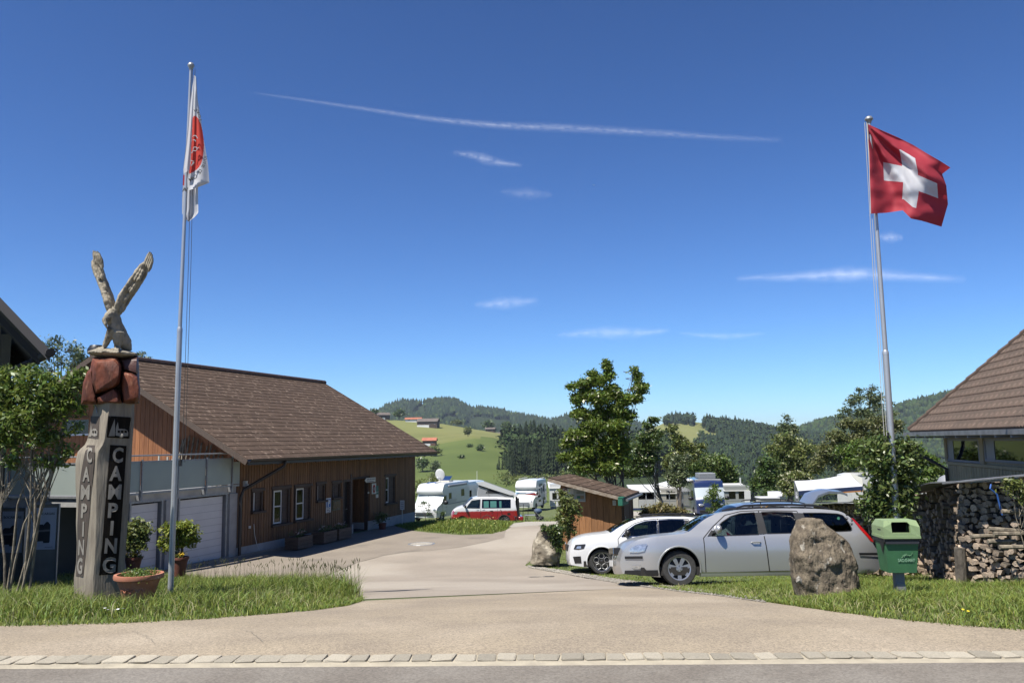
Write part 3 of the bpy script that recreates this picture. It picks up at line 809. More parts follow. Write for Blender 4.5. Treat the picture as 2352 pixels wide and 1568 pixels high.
# ================================================================ LEAF CROWNS
def leaf_mesh(name, centers, radii, n, size, m, rng, per=26, squash=.8, up=.35):
    """leaf-sized quads in clumps spread through a union of ellipsoids"""
    C = np.array([tuple(c) for c in centers]); Rd = np.array(radii)
    wgt = (Rd.prod(1)**(2/3)); wgt = wgt/wgt.sum()
    k = max(1, n//per); bi = rng.choice(len(C), k, p=wgt)
    d = rng.normal(size=(k,3)); d /= np.linalg.norm(d,axis=1)[:,None]
    rr = rng.random(k)**.42
    cc = C[bi] + d*rr[:,None]*Rd[bi]
    cs = .17*Rd[bi].mean(1)*(.6+.9*rng.random(k))+size*.7
    idx = np.repeat(np.arange(k), per); m_ = len(idx)
    p = cc[idx] + rng.normal(size=(m_,3))*cs[idx][:,None]*np.array([1,1,.62])
    nrm = rng.normal(size=(m_,3)) + np.array([0,-.15,up*2]); nrm /= np.linalg.norm(nrm,axis=1)[:,None]
    t = rng.normal(size=(m_,3)); t -= (t*nrm).sum(1)[:,None]*nrm; t /= np.linalg.norm(t,axis=1)[:,None]
    b = np.cross(nrm, t); s = size*(.6+.8*rng.random(m_))[:,None]
    v = np.stack([p - t*s, p + b*s*.42 + nrm*s*.10, p + t*s, p - b*s*.42 + nrm*s*.10], 1)
    me = bpy.data.meshes.new(name); me.vertices.add(m_*4); me.vertices.foreach_set('co', v.reshape(-1))
    me.loops.add(m_*4); me.loops.foreach_set('vertex_index', np.arange(m_*4, dtype=np.int32))
    me.polygons.add(m_); me.polygons.foreach_set('loop_start', np.arange(0, m_*4, 4, dtype=np.int32))
    me.materials.append(m); me.update(calc_edges=True)
    return me, cc
def px_tree(label, base, Y, blobs, n, size, mleaf, trunk_r=.1, name='tree', cat='tree', mbark=None, group=None, stems=1,
            branch=3, extra=None, spread=None, depth=1.0, twig=.4, fork=.35, up=.35, per=26):
    rng = np.random.default_rng(abs(hash(label)) % 1000 if False else (len(label)*7+n)); rnd = random.Random(n)
    b = base if isinstance(base, Vector) else GY(base, Y)
    t = thing(name, label, cat, b, 0, group)
    s = 1/ppm(Y); cs = []; rs = []
    for (px, py, rx, ry) in blobs:
        c = P(px, py, Y + rnd.uniform(-.35,.35)*rx*s*depth); cs.append(c - b); rs.append((rx*s, rx*s*depth, ry*s))
    me, clumps = leaf_mesh('crown', cs, rs, n, size, mleaf, rng, up=up, per=per)
    c = bpy.data.objects.new('crown', me); COL.objects.link(c); c.parent = t
    mb = MB(); top = max(cs, key=lambda q: q.z); cen = sum(cs, Vector((0,0,0)))/len(cs)
    for k in range(stems):
        off = Vector((rnd.uniform(-1,1)*(stems>1), rnd.uniform(-1,1)*.5*(stems>1), 0))*(spread if spread else max(.06, trunk_r*1.6))
        tip = top if stems == 1 else rnd.choice(cs)
        f0 = off.lerp(tip, fork) ; f0.x = (off.x*.6 + cen.x*fork*.6) if not spread else (off.x*1.2 + tip.x*.35) + rnd.uniform(-.05,.05); f0.y = off.y
        pts = [off + Vector((0,0,-.1)), off.lerp(f0,.5)+Vector((rnd.uniform(-.04,.04),0,0)), f0, f0.lerp(tip,.5)+Vector((rnd.uniform(-.1,.1),0,0)), tip]
        mb.tube(pts, [trunk_r, trunk_r*.85, trunk_r*.7, trunk_r*.4, trunk_r*.12], 7)
        for q, r in list(zip(cs, rs)):
            if stems > 1 and rnd.random() < .5: continue
            st = f0.lerp(tip, rnd.uniform(0,.6)); mid = st.lerp(q,.5)+Vector((rnd.uniform(-.1,.1)*r[0],0,-.12*r[2]))
            mb.tube([st, mid, q+Vector((0,0,r[2]*.4))], [trunk_r*.42, trunk_r*.28, trunk_r*.08], 5, False)
    idx = list(range(len(clumps))); rnd.shuffle(idx)
    for i in idx[:int(len(idx)*twig)]:
        q = Vector(clumps[i]); near = min(cs, key=lambda c_: (c_-q).length)
        st = near.lerp(Vector((cen.x*.5,0,near.z-(q-near).length*.6)), .5)
        mb.tube([st, st.lerp(q,.5)+Vector((0,0,-.03)), q], [trunk_r*.13, trunk_r*.08, trunk_r*.03], 3, False)
    part('trunk', mb, mbark or m_bark, t, True)
    if extra:
        k, m2, sz = extra
        sel = rng.choice(len(clumps), min(len(clumps), max(1,k//9)), replace=False); pts = clumps[sel]
        me2, _ = leaf_mesh('blossom', [tuple(p) for p in pts], [(sz*3,)*3]*len(pts), k, sz, m2, rng, per=4, up=.8)
        c2 = bpy.data.objects.new('blossom', me2); COL.objects.link(c2); c2.parent = t
    return t
# ---- meadow hill: houses, trees
def mini_house(label, px, py, hill, w, d, hgt, rot, mw, mr, pitch=.5, base=None, name='farmhouse', win=(3,2), over=.8, cat='farmhouse', doors=1):
    p = hill.at(px, py) if hill else GY(px, py)
    t = thing(name, label, cat, p, rot)
    mb = MB().bx(-w/2,w/2,-d/2,d/2,-3,hgt); rz = hgt+d/2*pitch
    mb.add([(-w/2,-d/2,hgt),(-w/2,d/2,hgt),(-w/2,0,rz),(w/2,-d/2,hgt),(w/2,d/2,hgt),(w/2,0,rz)], [(0,2,1),(3,4,5)])
    part('wall', mb, mw, t)
    if base: part('stone_base', MB().bx(-w/2-.1,w/2*.2,-d/2-.1,d/2+.1,-3,hgt*.35), base, t)
    mb = MB(); o = over
    for s_ in (-1,1):
        a = (0,rz+.25); b = (s_*(d/2+o), hgt-o*pitch+.25)
        mb.add([(-w/2-o,a[0],a[1]),(w/2+o,a[0],a[1]),(w/2+o,b[0],b[1]),(-w/2-o,b[0],b[1]),(-w/2-o,a[0],a[1]-.3),(w/2+o,a[0],a[1]-.3),(w/2+o,b[0],b[1]-.3),(-w/2-o,b[0],b[1]-.3)],
               [(0,1,2,3),(4,7,6,5),(3,2,6,7),(0,3,7,4),(1,5,6,2)])
    part('roof', mb, mr, t)
    for r_ in range(win[1]):
        for c_ in range(win[0]):
            x = -w/2 + w*(c_+.5)/win[0]; z = hgt*(.25+.55*r_/max(1,win[1]-1)) if win[1] > 1 else hgt*.5
            wdw = part('window', MB().bx(x-.55,x+.55,-d/2-.08,-d/2+.02,z,z+1.0), m_cdark, t)
            part('frame', MB().bx(x-.7,x+.7,-d/2-.05,-d/2+.02,z-.15,z), m_white, wdw)
    return t
m_orange = mat('orange_roof_tiles', (.48,.17,.09), (.40,.13,.07), .5, .8)
m_farmw = mat('dark_farm_timber', (.06,.04,.03), (.09,.06,.045), .5, .85)
m_farmr = mat('weathered_farm_roof', (.13,.105,.09), (.17,.14,.12), .4, .85)
m_farmt = mat('brown_farm_timber', (.17,.09,.05), (.13,.07,.04), .5, .85)
mini_house('dark timber barn with grey roof and white base on the meadow ridge', 984, 980, H_mea, 22, 12, 6, -.15, m_farmw, m_farmr, .5, m_white, 'barn', (4,1), cat='barn')
mini_house('long low shed with orange tiled roof at the top of the meadow', 950, 969, H_mea, 18, 7, 3, -.05, m_white, m_orange, .45, None, 'shed', (2,1), cat='shed')
mini_house('small timber barn with orange roof low on the meadow by the eaves', 987, 1024, H_mea, 10.5, 7, 4.2, -.05, m_farmt, m_orange, .55, m_white, 'barn', (2,1), cat='barn')
mini_house('brown farmhouse with two storeys between the trees on the meadow', 1141, 992, H_mea, 13, 11, 7, -.35, m_farmt, m_farmr, .55, m_white, 'farmhouse', (4,2))
mini_house('low brown side barn left of the farmhouse between the trees', 1127, 992, H_mea, 10, 7, 3.2, -.2, m_farmw, m_farmr, .4, None, 'barn', (2,1), cat='barn')
mini_house('tiny dark hay hut at the right edge of the meadow', 1161, 1018, H_mea, 4.5, 4, 2.8, .2, m_farmw, m_farmr, .4, None, 'hay_hut', (1,1), .5, 'hut')
mini_house('dark farmhouse with white base beside the roof edge at far left of the ridge', 879, 963, H_mea, 14, 10, 5, .4, m_farmw, m_farmr, .5, m_white, 'farmhouse', (3,1))
mini_house('pale low shed left of the big ridge tree', 905, 962, H_mea, 8, 6, 3, .1, m_cream, m_farmr, .4, None, 'shed', (2,1), cat='shed')
def hill_tree(label, px, base_py, hill, hpx, wpx, ml, n=900, name='tree', cat='tree', group=None):
    b = hill.at(px, base_py); Y = b.y; k = []
    for i in range(5):
        k.append((px+random.uniform(-.25,.25)*wpx, base_py-hpx*random.uniform(.45,.72), wpx*.30, hpx*.28))
    px_tree(label, b, Y, k+[(px, base_py-hpx*.75, wpx*.25, hpx*.25)], n, .9*Y/900+.2, ml, .35, name, cat, group=group, twig=.05, per=12)
hill_tree('lone fruit tree standing free in the middle of the meadow', 1075, 1002, H_mea, 22, 22, m_leafC, 420)
hill_tree('big round tree left of the farmhouse on the ridge', 1121, 988, H_mea, 24, 32, m_leafB, 900)
hill_tree('round tree right of the farmhouse on the ridge', 1163, 993, H_mea, 27, 28, m_leafB, 900)
hill_tree('dark tree behind the farm at the far left of the ridge', 918, 961, H_mea, 22, 26, m_leafB, 900)
hill_tree('dark conifer-like tree touching the barn roof edge', 861, 962, H_mea, 24, 14, m_leafB, 600)
hill_tree('pale bush standing at the left end of the ridge wood', 1049, 975, H_mea, 10, 28, m_leafC, 500, 'bush', 'bush')
hill_tree('pale bush right of the round farm tree', 1180, 997, H_mea, 14, 20, m_leafD, 500, 'bush', 'bush')
hill_tree('dark bush in the middle of the steep green slope', 1105, 1036, H_mea, 15, 18, m_leafB, 500, 'bush', 'bush')
hill_tree('small dark bush left of the slope bush', 1080, 1028, H_mea, 8, 12, m_leafB, 260, 'bush', 'bush')
hill_tree('lowest small bush on the green slope', 1058, 1052, H_mea, 7, 12, m_leafB, 240, 'bush', 'bush')
hill_tree('dark round tree in the dip beside the barn corner', 971, 1084, H_mea, 34, 34, m_leafB, 1100)
hill_tree('slim pale half-bare tree in the dip above the motorhome', 999, 1094, H_mea, 38, 22, m_leafD, 500)
hill_tree('olive bush in the dip above the motorhome roof', 1003, 1112, H_mea, 28, 40, m_leafC, 900, 'bush', 'bush')
hill_tree('green bush by the barn roof corner under the orange-roofed barn', 997, 1048, H_mea, 24, 30, m_leafC, 700, 'bush', 'bush')
hill_tree('round tree on the bald hill beside its wood edge', 1611, 1008, H_mid, 20, 14, m_leafB, 500)

# ---- clouds
def cloud(name, label, pts, width, z, dens, sx=3, sy=1, thresh=.35):
    cl = catmull([(p[0], p[1], 0) for p in pts], 10); nn = len(cl)
    me = bpy.data.meshes.new(name); vs = []; uv = []
    for i, p in enumerate(cl):
        t = cl[min(i+1,nn-1)] - cl[max(i-1,0)]; t.normalize(); nrm = Vector((-t.y, t.x, 0)); w = poly_at(width, i/(nn-1))
        for k in (-1,-.5,0,.5,1):
            q = p + nrm*w*k; d = ray(q.x, q.y); vs.append(EYE + d*((z-EYE.z)/d.z)); uv.append((i/(nn-1), (k+1)/2))
    fs = [(i*5+k, i*5+k+1, (i+1)*5+k+1, (i+1)*5+k) for i in range(nn-1) for k in range(4)]
    me.from_pydata([tuple(v) for v in vs], [], fs); l = me.uv_layers.new(name='UVMap')
    for lp in me.loops: l.data[lp.index].uv = uv[lp.vertex_index]
    m = bpy.data.materials.new(name); m.use_nodes = True; n = m.node_tree.nodes; k = m.node_tree.links
    n.remove(n['Principled BSDF'])
    tc = n.new('ShaderNodeTexCoord'); sp_ = n.new('ShaderNodeSeparateXYZ'); k.new(tc.outputs['UV'], sp_.inputs[0])
    def edge(src, pw):
        a = n.new('ShaderNodeMath'); a.operation = 'PINGPONG'; a.inputs[1].default_value = .5; k.new(src, a.inputs[0])
        b = n.new('ShaderNodeMath'); b.operation = 'MULTIPLY'; b.inputs[1].default_value = 2; k.new(a.outputs[0], b.inputs[0])
        c = n.new('ShaderNodeMath'); c.operation = 'POWER'; c.inputs[1].default_value = pw; k.new(b.outputs[0], c.inputs[0]); return c.outputs[0]
    mp = n.new('ShaderNodeMapping'); mp.inputs['Scale'].default_value = (sx, sy, 1); k.new(tc.outputs['UV'], mp.inputs[0])
    no = n.new('ShaderNodeTexNoise'); no.inputs['Scale'].default_value = 4; no.inputs['Detail'].default_value = 7; k.new(mp.outputs[0], no.inputs['Vector'])
    r = n.new('ShaderNodeMapRange'); k.new(no.outputs['Fac'], r.inputs[0]); r.inputs[1].default_value = thresh; r.inputs[2].default_value = .72
    x = n.new('ShaderNodeMath'); x.operation = 'MULTIPLY'; k.new(edge(sp_.outputs[0], .5), x.inputs[0]); k.new(edge(sp_.outputs[1], 1.9), x.inputs[1])
    y = n.new('ShaderNodeMath'); y.operation = 'MULTIPLY'; k.new(x.outputs[0], y.inputs[0]); k.new(r.outputs[0], y.inputs[1])
    w_ = n.new('ShaderNodeMath'); w_.operation = 'MULTIPLY'; w_.inputs[1].default_value = dens; w_.use_clamp = True; k.new(y.outputs[0], w_.inputs[0])
    tr = n.new('ShaderNodeBsdfTransparent'); tl = n.new('ShaderNodeBsdfTranslucent'); tl.inputs[0].default_value = (.62,.64,.66,1)
    ms = n.new('ShaderNodeMixShader'); k.new(w_.outputs[0], ms.inputs[0]); k.new(tr.outputs[0], ms.inputs[1]); k.new(tl.outputs[0], ms.inputs[2])
    k.new(ms.outputs[0], n['Material Output'].inputs[0]); me.materials.append(m)
    o = bpy.data.objects.new(name, me); COL.objects.link(o); o['kind'] = 'structure'; return o
cloud('contrail', '', [(580,213),(700,230),(850,252),(1000,274),(1150,288),(1300,294),(1500,305),(1650,315),(1800,322)], [(0,4),(.3,9),(.6,15),(1,11)], 8500, .22, 26, 1.2, .2)
cloud('cirrus_cloud', '', [(1690,640),(1850,634),(1950,630),(2050,632),(2220,642)], [(0,10),(.5,26),(1,12)], 8000, .42, 3, .5, .2)
cloud('cirrus_cloud', '', [(1040,350),(1090,358),(1140,372),(1200,380)], [(0,8),(.5,18),(1,8)], 8200, .28, 3, .7, .25)
cloud('cirrus_cloud', '', [(1090,700),(1160,696),(1240,690)], [(0,10),(.5,22),(1,10)], 7000, .26, 2, .6, .2)
cloud('cirrus_cloud', '', [(1280,770),(1360,764),(1460,764),(1540,758)], [(0,10),(.5,22),(1,8)], 7000, .26, 3, .6, .2)
cloud('cirrus_cloud', '', [(2015,545),(2045,545),(2075,546)], [(0,10),(.5,20),(1,8)], 8000, .28, 1.5, .6, .2)
cloud('cirrus_cloud', '', [(1150,440),(1210,444),(1270,448)], [(0,10),(.5,22),(1,8)], 8000, .12, 1.5, .6, .2)
cloud('cirrus_cloud', '', [(1560,765),(1660,772),(1760,766)], [(0,6),(.5,12),(1,6)], 7000, .18, 2, .6, .2)
# day moon: a thin crescent
mb = MB(); c0_ = [];
for i in range(9):
    a = -1.35+2.7*i/8; c0_.append((1364+4.2*math.sin(a)*.9, 424+4.2*math.cos(a)-2)); 
for i in range(9):
    a = 1.35-2.7*i/8; c0_.append((1364+4.0*math.sin(a)*.9, 424+2.4*math.cos(a)-1.2))
mb.add([EYE + ray(*q)*40000 for q in c0_], [tuple(range(18))])
mm = mat('moon_surface', (.55,.58,.62), rough=1); o = part('moon', mb, mm, None); o['kind'] = 'structure'
# ================================================================ BARN-LIKE CAMP BUILDING
def frame(O, X, up=Vector((0,0,1))):
    X = Vector(X).normalized(); Y = up.cross(X).normalized()
    M = Matrix.Identity(4)
    for i in range(3): M[i][0], M[i][1], M[i][2], M[i][3] = X[i], Y[i], up[i], O[i]
    return M
BM = frame(W1, U); BI = BM.inverted()
def on_plane(px, py, M, axis=1, val=0.0):   # where a sight line meets a local plane of a thing
    I = M.inverted(); o = I @ EYE; d = I.to_3x3() @ ray(px, py); t = (val - o[axis])/d[axis]; return o + d*t
def c3(cx, cy): return ((850+cx/2.613)/1.714, (1750+cy/2.613)/1.714)
barn = thing('camp_building', 'long brown timber camp building with a low slate roof and terrace garage', 'building', mtx=BM)
LEN = 14.3; EAZ = 3.25; PIT = R(29.7); RIDGE_Y = 5.3; EY = -1.1
RZ = EAZ + (RIDGE_Y-EY)*math.tan(PIT)
def roof_z(y): return EAZ + (y-EY)*math.tan(PIT) if y <= RIDGE_Y else RZ-(y-RIDGE_Y)*math.tan(PIT)
# openings on the long front
def rect(a, b, c, d, val=0):
    p = on_plane(*c3(a, (b+d)/2), BM, 1, val); q = on_plane(*c3(c, (b+d)/2), BM, 1, val)
    z0 = on_plane(*c3((a+c)/2, d), BM, 1, val).z; z1 = on_plane(*c3((a+c)/2, b), BM, 1, val).z
    return [p.x, q.x, z0, z1]
WIN = [rect(372,475,475,682), rect(578,450,750,812), rect(812,430,968,770), rect(1036,405,1115,572), rect(1196,392,1275,540), rect(1740,322,1838,598)]
DOOR = rect(1312,380,1374,885); REC = rect(1412,350,1568,858)
DOOR[2] = 0; REC[2] = 0
OPEN = WIN + [DOOR, REC]
# solid core walls with openings
def wall_with_holes(x0, x1, z0, z1, holes, y0, y1):
    mb = MB(); xs_ = sorted({x0, x1, *[h[0] for h in holes], *[h[1] for h in holes]})
    for a, b in zip(xs_, xs_[1:]):
        hs = sorted([(h[2], h[3]) for h in holes if h[0] <= a+1e-4 and h[1] >= b-1e-4]); z = z0
        for h0, h1 in hs:
            if h0 > z: mb.bx(a, b, y0, y1, z, h0)
            z = max(z, h1)
        if z < z1: mb.bx(a, b, y0, y1, z, z1)
    return mb
wall = part('wall', wall_with_holes(0, LEN, .0, EAZ+.45, OPEN, .03, .20), m_trim, barn)
mb = MB().bx(LEN-.2, LEN, .2, 11.6, 0, EAZ-.3).bx(.2, LEN-.2, 11.4, 11.6, 0, EAZ-.3)
part('back_wall', mb, m_wooddk, barn)
mb = MB()
for a, b in ((0, DOOR[0]), (DOOR[1], REC[0]), (REC[1], LEN)): mb.bx(a+.002, b, -.012, .03, -.7, .36)
part('plinth', mb, m_conc, barn)
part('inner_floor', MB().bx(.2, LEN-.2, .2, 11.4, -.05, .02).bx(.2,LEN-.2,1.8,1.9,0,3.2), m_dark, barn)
# vertical facing boards, cut at the openings
x = .0; bw = .155; k = 0
while x < LEN - .02:
    x1 = min(x+bw-.028, LEN); xc = (x+x1)/2; segs = [[.36, roof_z(0)-.18]]
    for h in OPEN:
        if h[0]-.09 < xc < h[1]+.09:
            ns = []
            for a, b in segs:
                if h[2]-.08 > a: ns.append([a, min(b, h[2]-.08)])
                if h[3]+.10 < b: ns.append([max(a, h[3]+.10), b])
            segs = ns
    for a, b in segs:
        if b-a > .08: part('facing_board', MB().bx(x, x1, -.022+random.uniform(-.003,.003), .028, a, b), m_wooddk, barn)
    x += bw
# windows
def window(x0, x1, z0, z1, sash=None, open_left=False, surround=True):
    w = part('window', MB().bx(x0, x0+.05, -.02, .12, z0, z1).bx(x1-.05, x1, -.02, .12, z0, z1).bx(x0+.05, x1-.05, -.02, .12, z1-.05, z1), m_trim, barn)
    part('sill', MB().bx(x0-.10, x1+.10, -.13, .03, z0-.07, z0), m_trim, w)
    part('lintel', MB().bx(x0-.10, x1+.10, -.06, .03, z1, z1+.09), m_fascia, w)
    a, b = sash
    fr = .055; y = .07
    mb = MB().bx(a, a+fr, y, y+.05, z0+.02, z1-.06).bx(b-fr, b, y, y+.05, z0+.02, z1-.06).bx(a+fr, b-fr, y, y+.05, z1-.06-fr, z1-.06).bx(a+fr, b-fr, y, y+.05, z0+.02, z0+.02+fr)
    if z1-z0 > 1: mb.bx(a+fr, b-fr, y+.005, y+.045, (z0+z1)/2-.02, (z0+z1)/2+.02)
    part('sash', mb, m_white, w)
    part('pane', MB().bx(a+fr-.005, b-fr+.005, y+.018, y+.026, z0+.05, z1-.09), m_wpane, w)
    part('shutter', MB().bx(b, x1-.05, .04, .10, z0, z1-.05), m_trim, w)
    part('reveal', MB().bx(x0, x0+.02, .0, .2, z0, z1), m_trim, w)
for i, h in enumerate(WIN):
    L_ = h[1]-h[0]
    s_ = [(.05,.42),(.18,.66),(.16,.68),(.06,.40),(.05,.35),(.04,.50)][i]
    window(h[0], h[1], h[2], h[3], (h[0]+L_*s_[0], h[0]+L_*s_[1]))
d_ = part('door', MB().bx(DOOR[0], DOOR[1], .12, .17, 0, DOOR[3]), m_dark, barn)
part('handle', MB().bx(DOOR[1]-.15, DOOR[1]-.03, .08, .12, 1.0, 1.03), m_steel, d_)
part('door_frame', MB().bx(DOOR[0]-.09, DOOR[0]-.001, -.04, .12, 0, DOOR[3]+.1).bx(DOOR[1]+.001, DOOR[1]+.13, -.05, .12, .0, DOOR[3]+.3).bx(DOOR[0], DOOR[1], -.04, .12, DOOR[3], DOOR[3]+.1), m_fascia, barn)
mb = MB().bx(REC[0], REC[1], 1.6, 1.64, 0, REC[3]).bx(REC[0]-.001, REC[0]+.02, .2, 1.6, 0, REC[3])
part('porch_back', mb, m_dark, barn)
for i in range(8): part('porch_board', MB().bx(REC[1]-.04, REC[1]-.01, .2+i*.17, .35+i*.17, .3, REC[3]), m_wooddk, barn)
part('porch_plinth', MB().bx(REC[1]-.06, REC[1]-.002, .2, 1.55, 0, .3), m_conc, barn)
part('porch_ceiling', MB().bx(REC[0], REC[1], .2, 1.6, REC[3], REC[3]+.04), m_trim, barn)
# roof structure
def slope_box(mb, x0, x1, s0, s1, t0, t1, side=1):
    """box on the roof slope: s along slope from the eave, t above the plane"""
    c, s = math.cos(PIT), math.sin(PIT); vs = []
    for x in (x0, x1):
        for sl, tt in ((s0,t0),(s1,t0),(s1,t1),(s0,t1)):
            y = EY + sl*c - tt*s; z = EAZ + sl*s + tt*c
            if side < 0: y = 2*RIDGE_Y - y
            vs.append((x, y, z))
    mb.add(vs, [(0,1,2,3),(7,6,5,4),(0,4,5,1),(1,5,6,2),(2,6,7,3),(3,7,4,0)]); return mb
SL = (RIDGE_Y-EY)/math.cos(PIT); X0R, X1R = -1.0, LEN+.2
mb = MB(); slope_box(mb, X0R+.02, X1R-.02, .02, SL, -.10, -.005); slope_box(mb, X0R+.02, X1R-.02, .02, SL, -.10, -.005, -1)
roof = part('roof', mb, m_trim, barn)
roof2 = mb = MB(); slope_box(mb, X0R, X1R, 0, SL, 0, .03, -1); part('far_roof_slope', mb, m_slate, barn)
nr = 25; course = SL/nr; tw = .60
tile_me = []
for k in range(4):
    mb = MB(); hw = tw/2-.004
    mb.add([(-hw,0,.006),(hw,0,.006),(hw,course*1.12,-.002),(-hw,course*1.12,-.002),(-hw,0,.026),(hw,0,.026),(hw,course*1.12,.010),(-hw,course*1.12,.010)],
           [(0,3,2,1),(4,5,6,7),(0,1,5,4),(1,2,6,5),(2,3,7,6),(3,0,4,7)])
    mb.bx(hw-.02, hw+.004, -.012, .02, .010, .032)
    me = bpy.data.meshes.new('slate'); me.from_pydata(mb.v, [], mb.f); me.materials.append(m_slate); tile_me.append(me)
tiles = []
for r_ in range(nr):
    off = 0 if r_ % 2 else tw/2
    x = X0R - off
    while x < X1R:
        a, b = max(x, X0R), min(x+tw, X1R)
        if b-a > .1: tiles.append((r_, (a+b)/2, b-a))
        x += tw
def tile_pos(r_, x): s = r_*course; return Vector((x, EY+s*math.cos(PIT)-.004*math.sin(PIT), EAZ+s*math.sin(PIT)+.004))
lc = BI @ EYE
tiles.sort(key=lambda t: (tile_pos(t[0], t[1]) - lc).length)
stuffm = MB()
for i, (r_, x, w) in enumerate(tiles):
    p = tile_pos(r_, x); rx = PIT + random.uniform(-.006,.010); rz = random.uniform(-.006,.006)
    if i < 300:
        o = inst(bpy.data.objects.new('slate', random.choice(tile_me)), roof, p, (rx,0,rz), (w/tw,1,1), 'slate')
    else:
        M = Matrix.Translation(p) @ Matrix.Rotation(rz,4,'Z') @ Matrix.Rotation(rx,4,'X') @ Matrix.Diagonal((w/tw,1,1,1))
        me = tile_me[0]; stuffm.add([v.co for v in me.vertices], [tuple(q.vertices) for q in me.polygons], 0, M)
m_slate2 = mat('roof_slate_far', (.092,.062,.043), (.118,.080,.057), 2.2, .8, island=.11, bump=.004, bscale=25, world=True, c3=(.30,.225,.17), s3=5.5, c3lo=.6, c3hi=.68, spec=.2)
o = part('upper_slates', stuffm, m_slate2, roof); o['kind'] = 'stuff'
mb = MB()
x = X0R
while x < X1R-.1:
    part('ridge_tile', MB().tube([(x,RIDGE_Y,RZ+.02),(x+.40,RIDGE_Y,RZ+.035)], [.13,.115], 8), m_ridge, roof); x += .40
part('chimney', MB().bbox(2.2,2.9,RIDGE_Y+1.2,RIDGE_Y+1.8,RZ-1.4,RZ-.1), m_trim, roof)
# eave: gutter, fascia, rafter ends, verge boards
mb = MB()
for i in range(7):
    pass
prof = [(math.cos(a)*.085, math.sin(a)*.085) for a in [math.pi+math.pi*i/8 for i in range(9)]]
mb = MB(); n_ = len(prof)
for x in (X0R-.05, X1R+.05):
    for (y, z) in prof: mb.v.append((x, EY-.09+y, EAZ+.02+z))
mb.f = [(i, i+1, n_+i+1, n_+i) for i in range(n_-1)]; mb.m = [0]*len(mb.f)
part('gutter', mb, m_gutter, barn, True)
part('eave_board', MB().bx(X0R, X1R, EY-.015, EY+.02, EAZ-.16, EAZ-.01), m_gutter, barn)
x = .1
while x < LEN+.1:
    mb = MB(); slope_box(mb, x, x+.12, .06, 1.35, -.26, -.105); part('rafter', mb, m_trim, barn); x += .83
for side in (1,-1):
    mb = MB(); slope_box(mb, X0R-.035, X0R-.002, -.02, SL+.02, -.17, .006, side); part('verge_board', mb, m_fascia, barn)
mb = MB(); slope_box(mb, X1R+.002, X1R+.03, -.02, SL+.02, -.2, .03); part('verge_board', mb, m_fascia, barn)
# downpipe at the near corner
part('downpipe', MB().tube([(.15+.9,EY-.08,EAZ-.05),(1.0,EY-.05,EAZ-.25),(.15,-.16,EAZ-1.0),(.02,-.14,EAZ-1.25),(.02,-.14,-.05)], .055, 8), m_gutter, barn, True)
# gable of warm boards above the terrace
y = 0.03; gw = .19
while y < 10.6:
    zt = roof_z(y+gw/2)-.28
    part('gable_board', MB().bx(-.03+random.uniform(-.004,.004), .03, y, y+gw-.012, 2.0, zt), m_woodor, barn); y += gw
part('gable_wall', MB().add([(.03,0,0),(.03,10.6,0),(.03,10.6,roof_z(10.6)-.2),(.03,RIDGE_Y,RZ-.2),(.03,0,roof_z(0)-.2),(.15,0,0),(.15,10.6,0),(.15,10.6,roof_z(10.6)-.2),(.15,RIDGE_Y,RZ-.2),(.15,0,roof_z(0)-.2)],
    [(0,4,3,2,1),(5,6,7,8,9),(0,1,6,5),(1,2,7,6),(2,3,8,7),(3,4,9,8),(4,0,5,9)]), m_trim, barn)
# gable window
def ony(px, py, val): return on_plane(px, py, BM, 0, val)
a = ony(146, 995, -.05); b = ony(206, 963, -.05)
w = part('window', MB().bx(-.07,-.035, min(a.y,b.y), max(a.y,b.y), a.z, b.z), m_cdark, barn)
part('sill', MB().bx(-.14,-.035, min(a.y,b.y)-.08, max(a.y,b.y)+.08, a.z-.09, a.z-.02), m_white, w)
part('frame', MB().bx(-.09,-.07, min(a.y,b.y)-.08, min(a.y,b.y), a.z, b.z+.08).bx(-.09,-.07, max(a.y,b.y), max(a.y,b.y)+.08, a.z, b.z+.08).bx(-.09,-.07, min(a.y,b.y), max(a.y,b.y), b.z, b.z+.08), m_woodor, w)
# garage annex with terrace
AX0 = -6.0; TZ = 2.45
gA = [on_plane(299, 1200, BM, 1, 0).x, on_plane(370, 1200, BM, 1, 0).x]; gB = [on_plane(411, 1200, BM, 1, 0).x, on_plane(518, 1200, BM, 1, 0).x]
annex = part('garage', wall_with_holes(AX0, -.0, -.7, TZ-.3, [[gA[0],gA[1],0,2.14],[gB[0],gB[1],0,2.15]], .02, .27), m_concdk, barn)
part('side_wall', MB().bx(AX0+1.1, AX0+1.3, .27, 11, -.7, TZ-.3), mat('shaded_blue_wall', (.035,.045,.065), (.05,.06,.08), 1.5, .7), annex)  # recessed carport wall, its deep shade partly put into the dark blue
part('terrace_slab', MB().bx(AX0-.1, -.04, -.0, 11, TZ-.3, TZ-.08), m_conc, barn)
part('terrace_floor', MB().bx(AX0-.05, -.05, .12, 11, TZ-.075, TZ-.05), m_concdk, barn)
part('corner_column', MB().bx(-.42, -.03, -.05, .02, -.6, TZ-.3), m_conc, barn); part('column', MB().bx(gA[1]+.15, gB[0]-.15, -.04, .02, -.6, TZ-.3), m_conc, barn)
for g0, g1 in (gA, gB):
    d_ = part('garage_door', MB().bx(g0+.05, g1-.05, .10, .15, -.6, 2.09), m_door, annex)
    for i in range(9): part('door_rib', MB().bx(g0+.06, g1-.06, .094, .1, .1+i*.22, .108+i*.22), m_grey, d_)
    part('door_surround', MB().bx(g0-.05, g0+.01, -.015, .02, -.3, 2.2).bx(g1-.01, g1+.05, -.015, .02, -.3, 2.2).bx(g0+.01, g1-.01, -.015, .02, 2.14, 2.2), m_steel, d_)
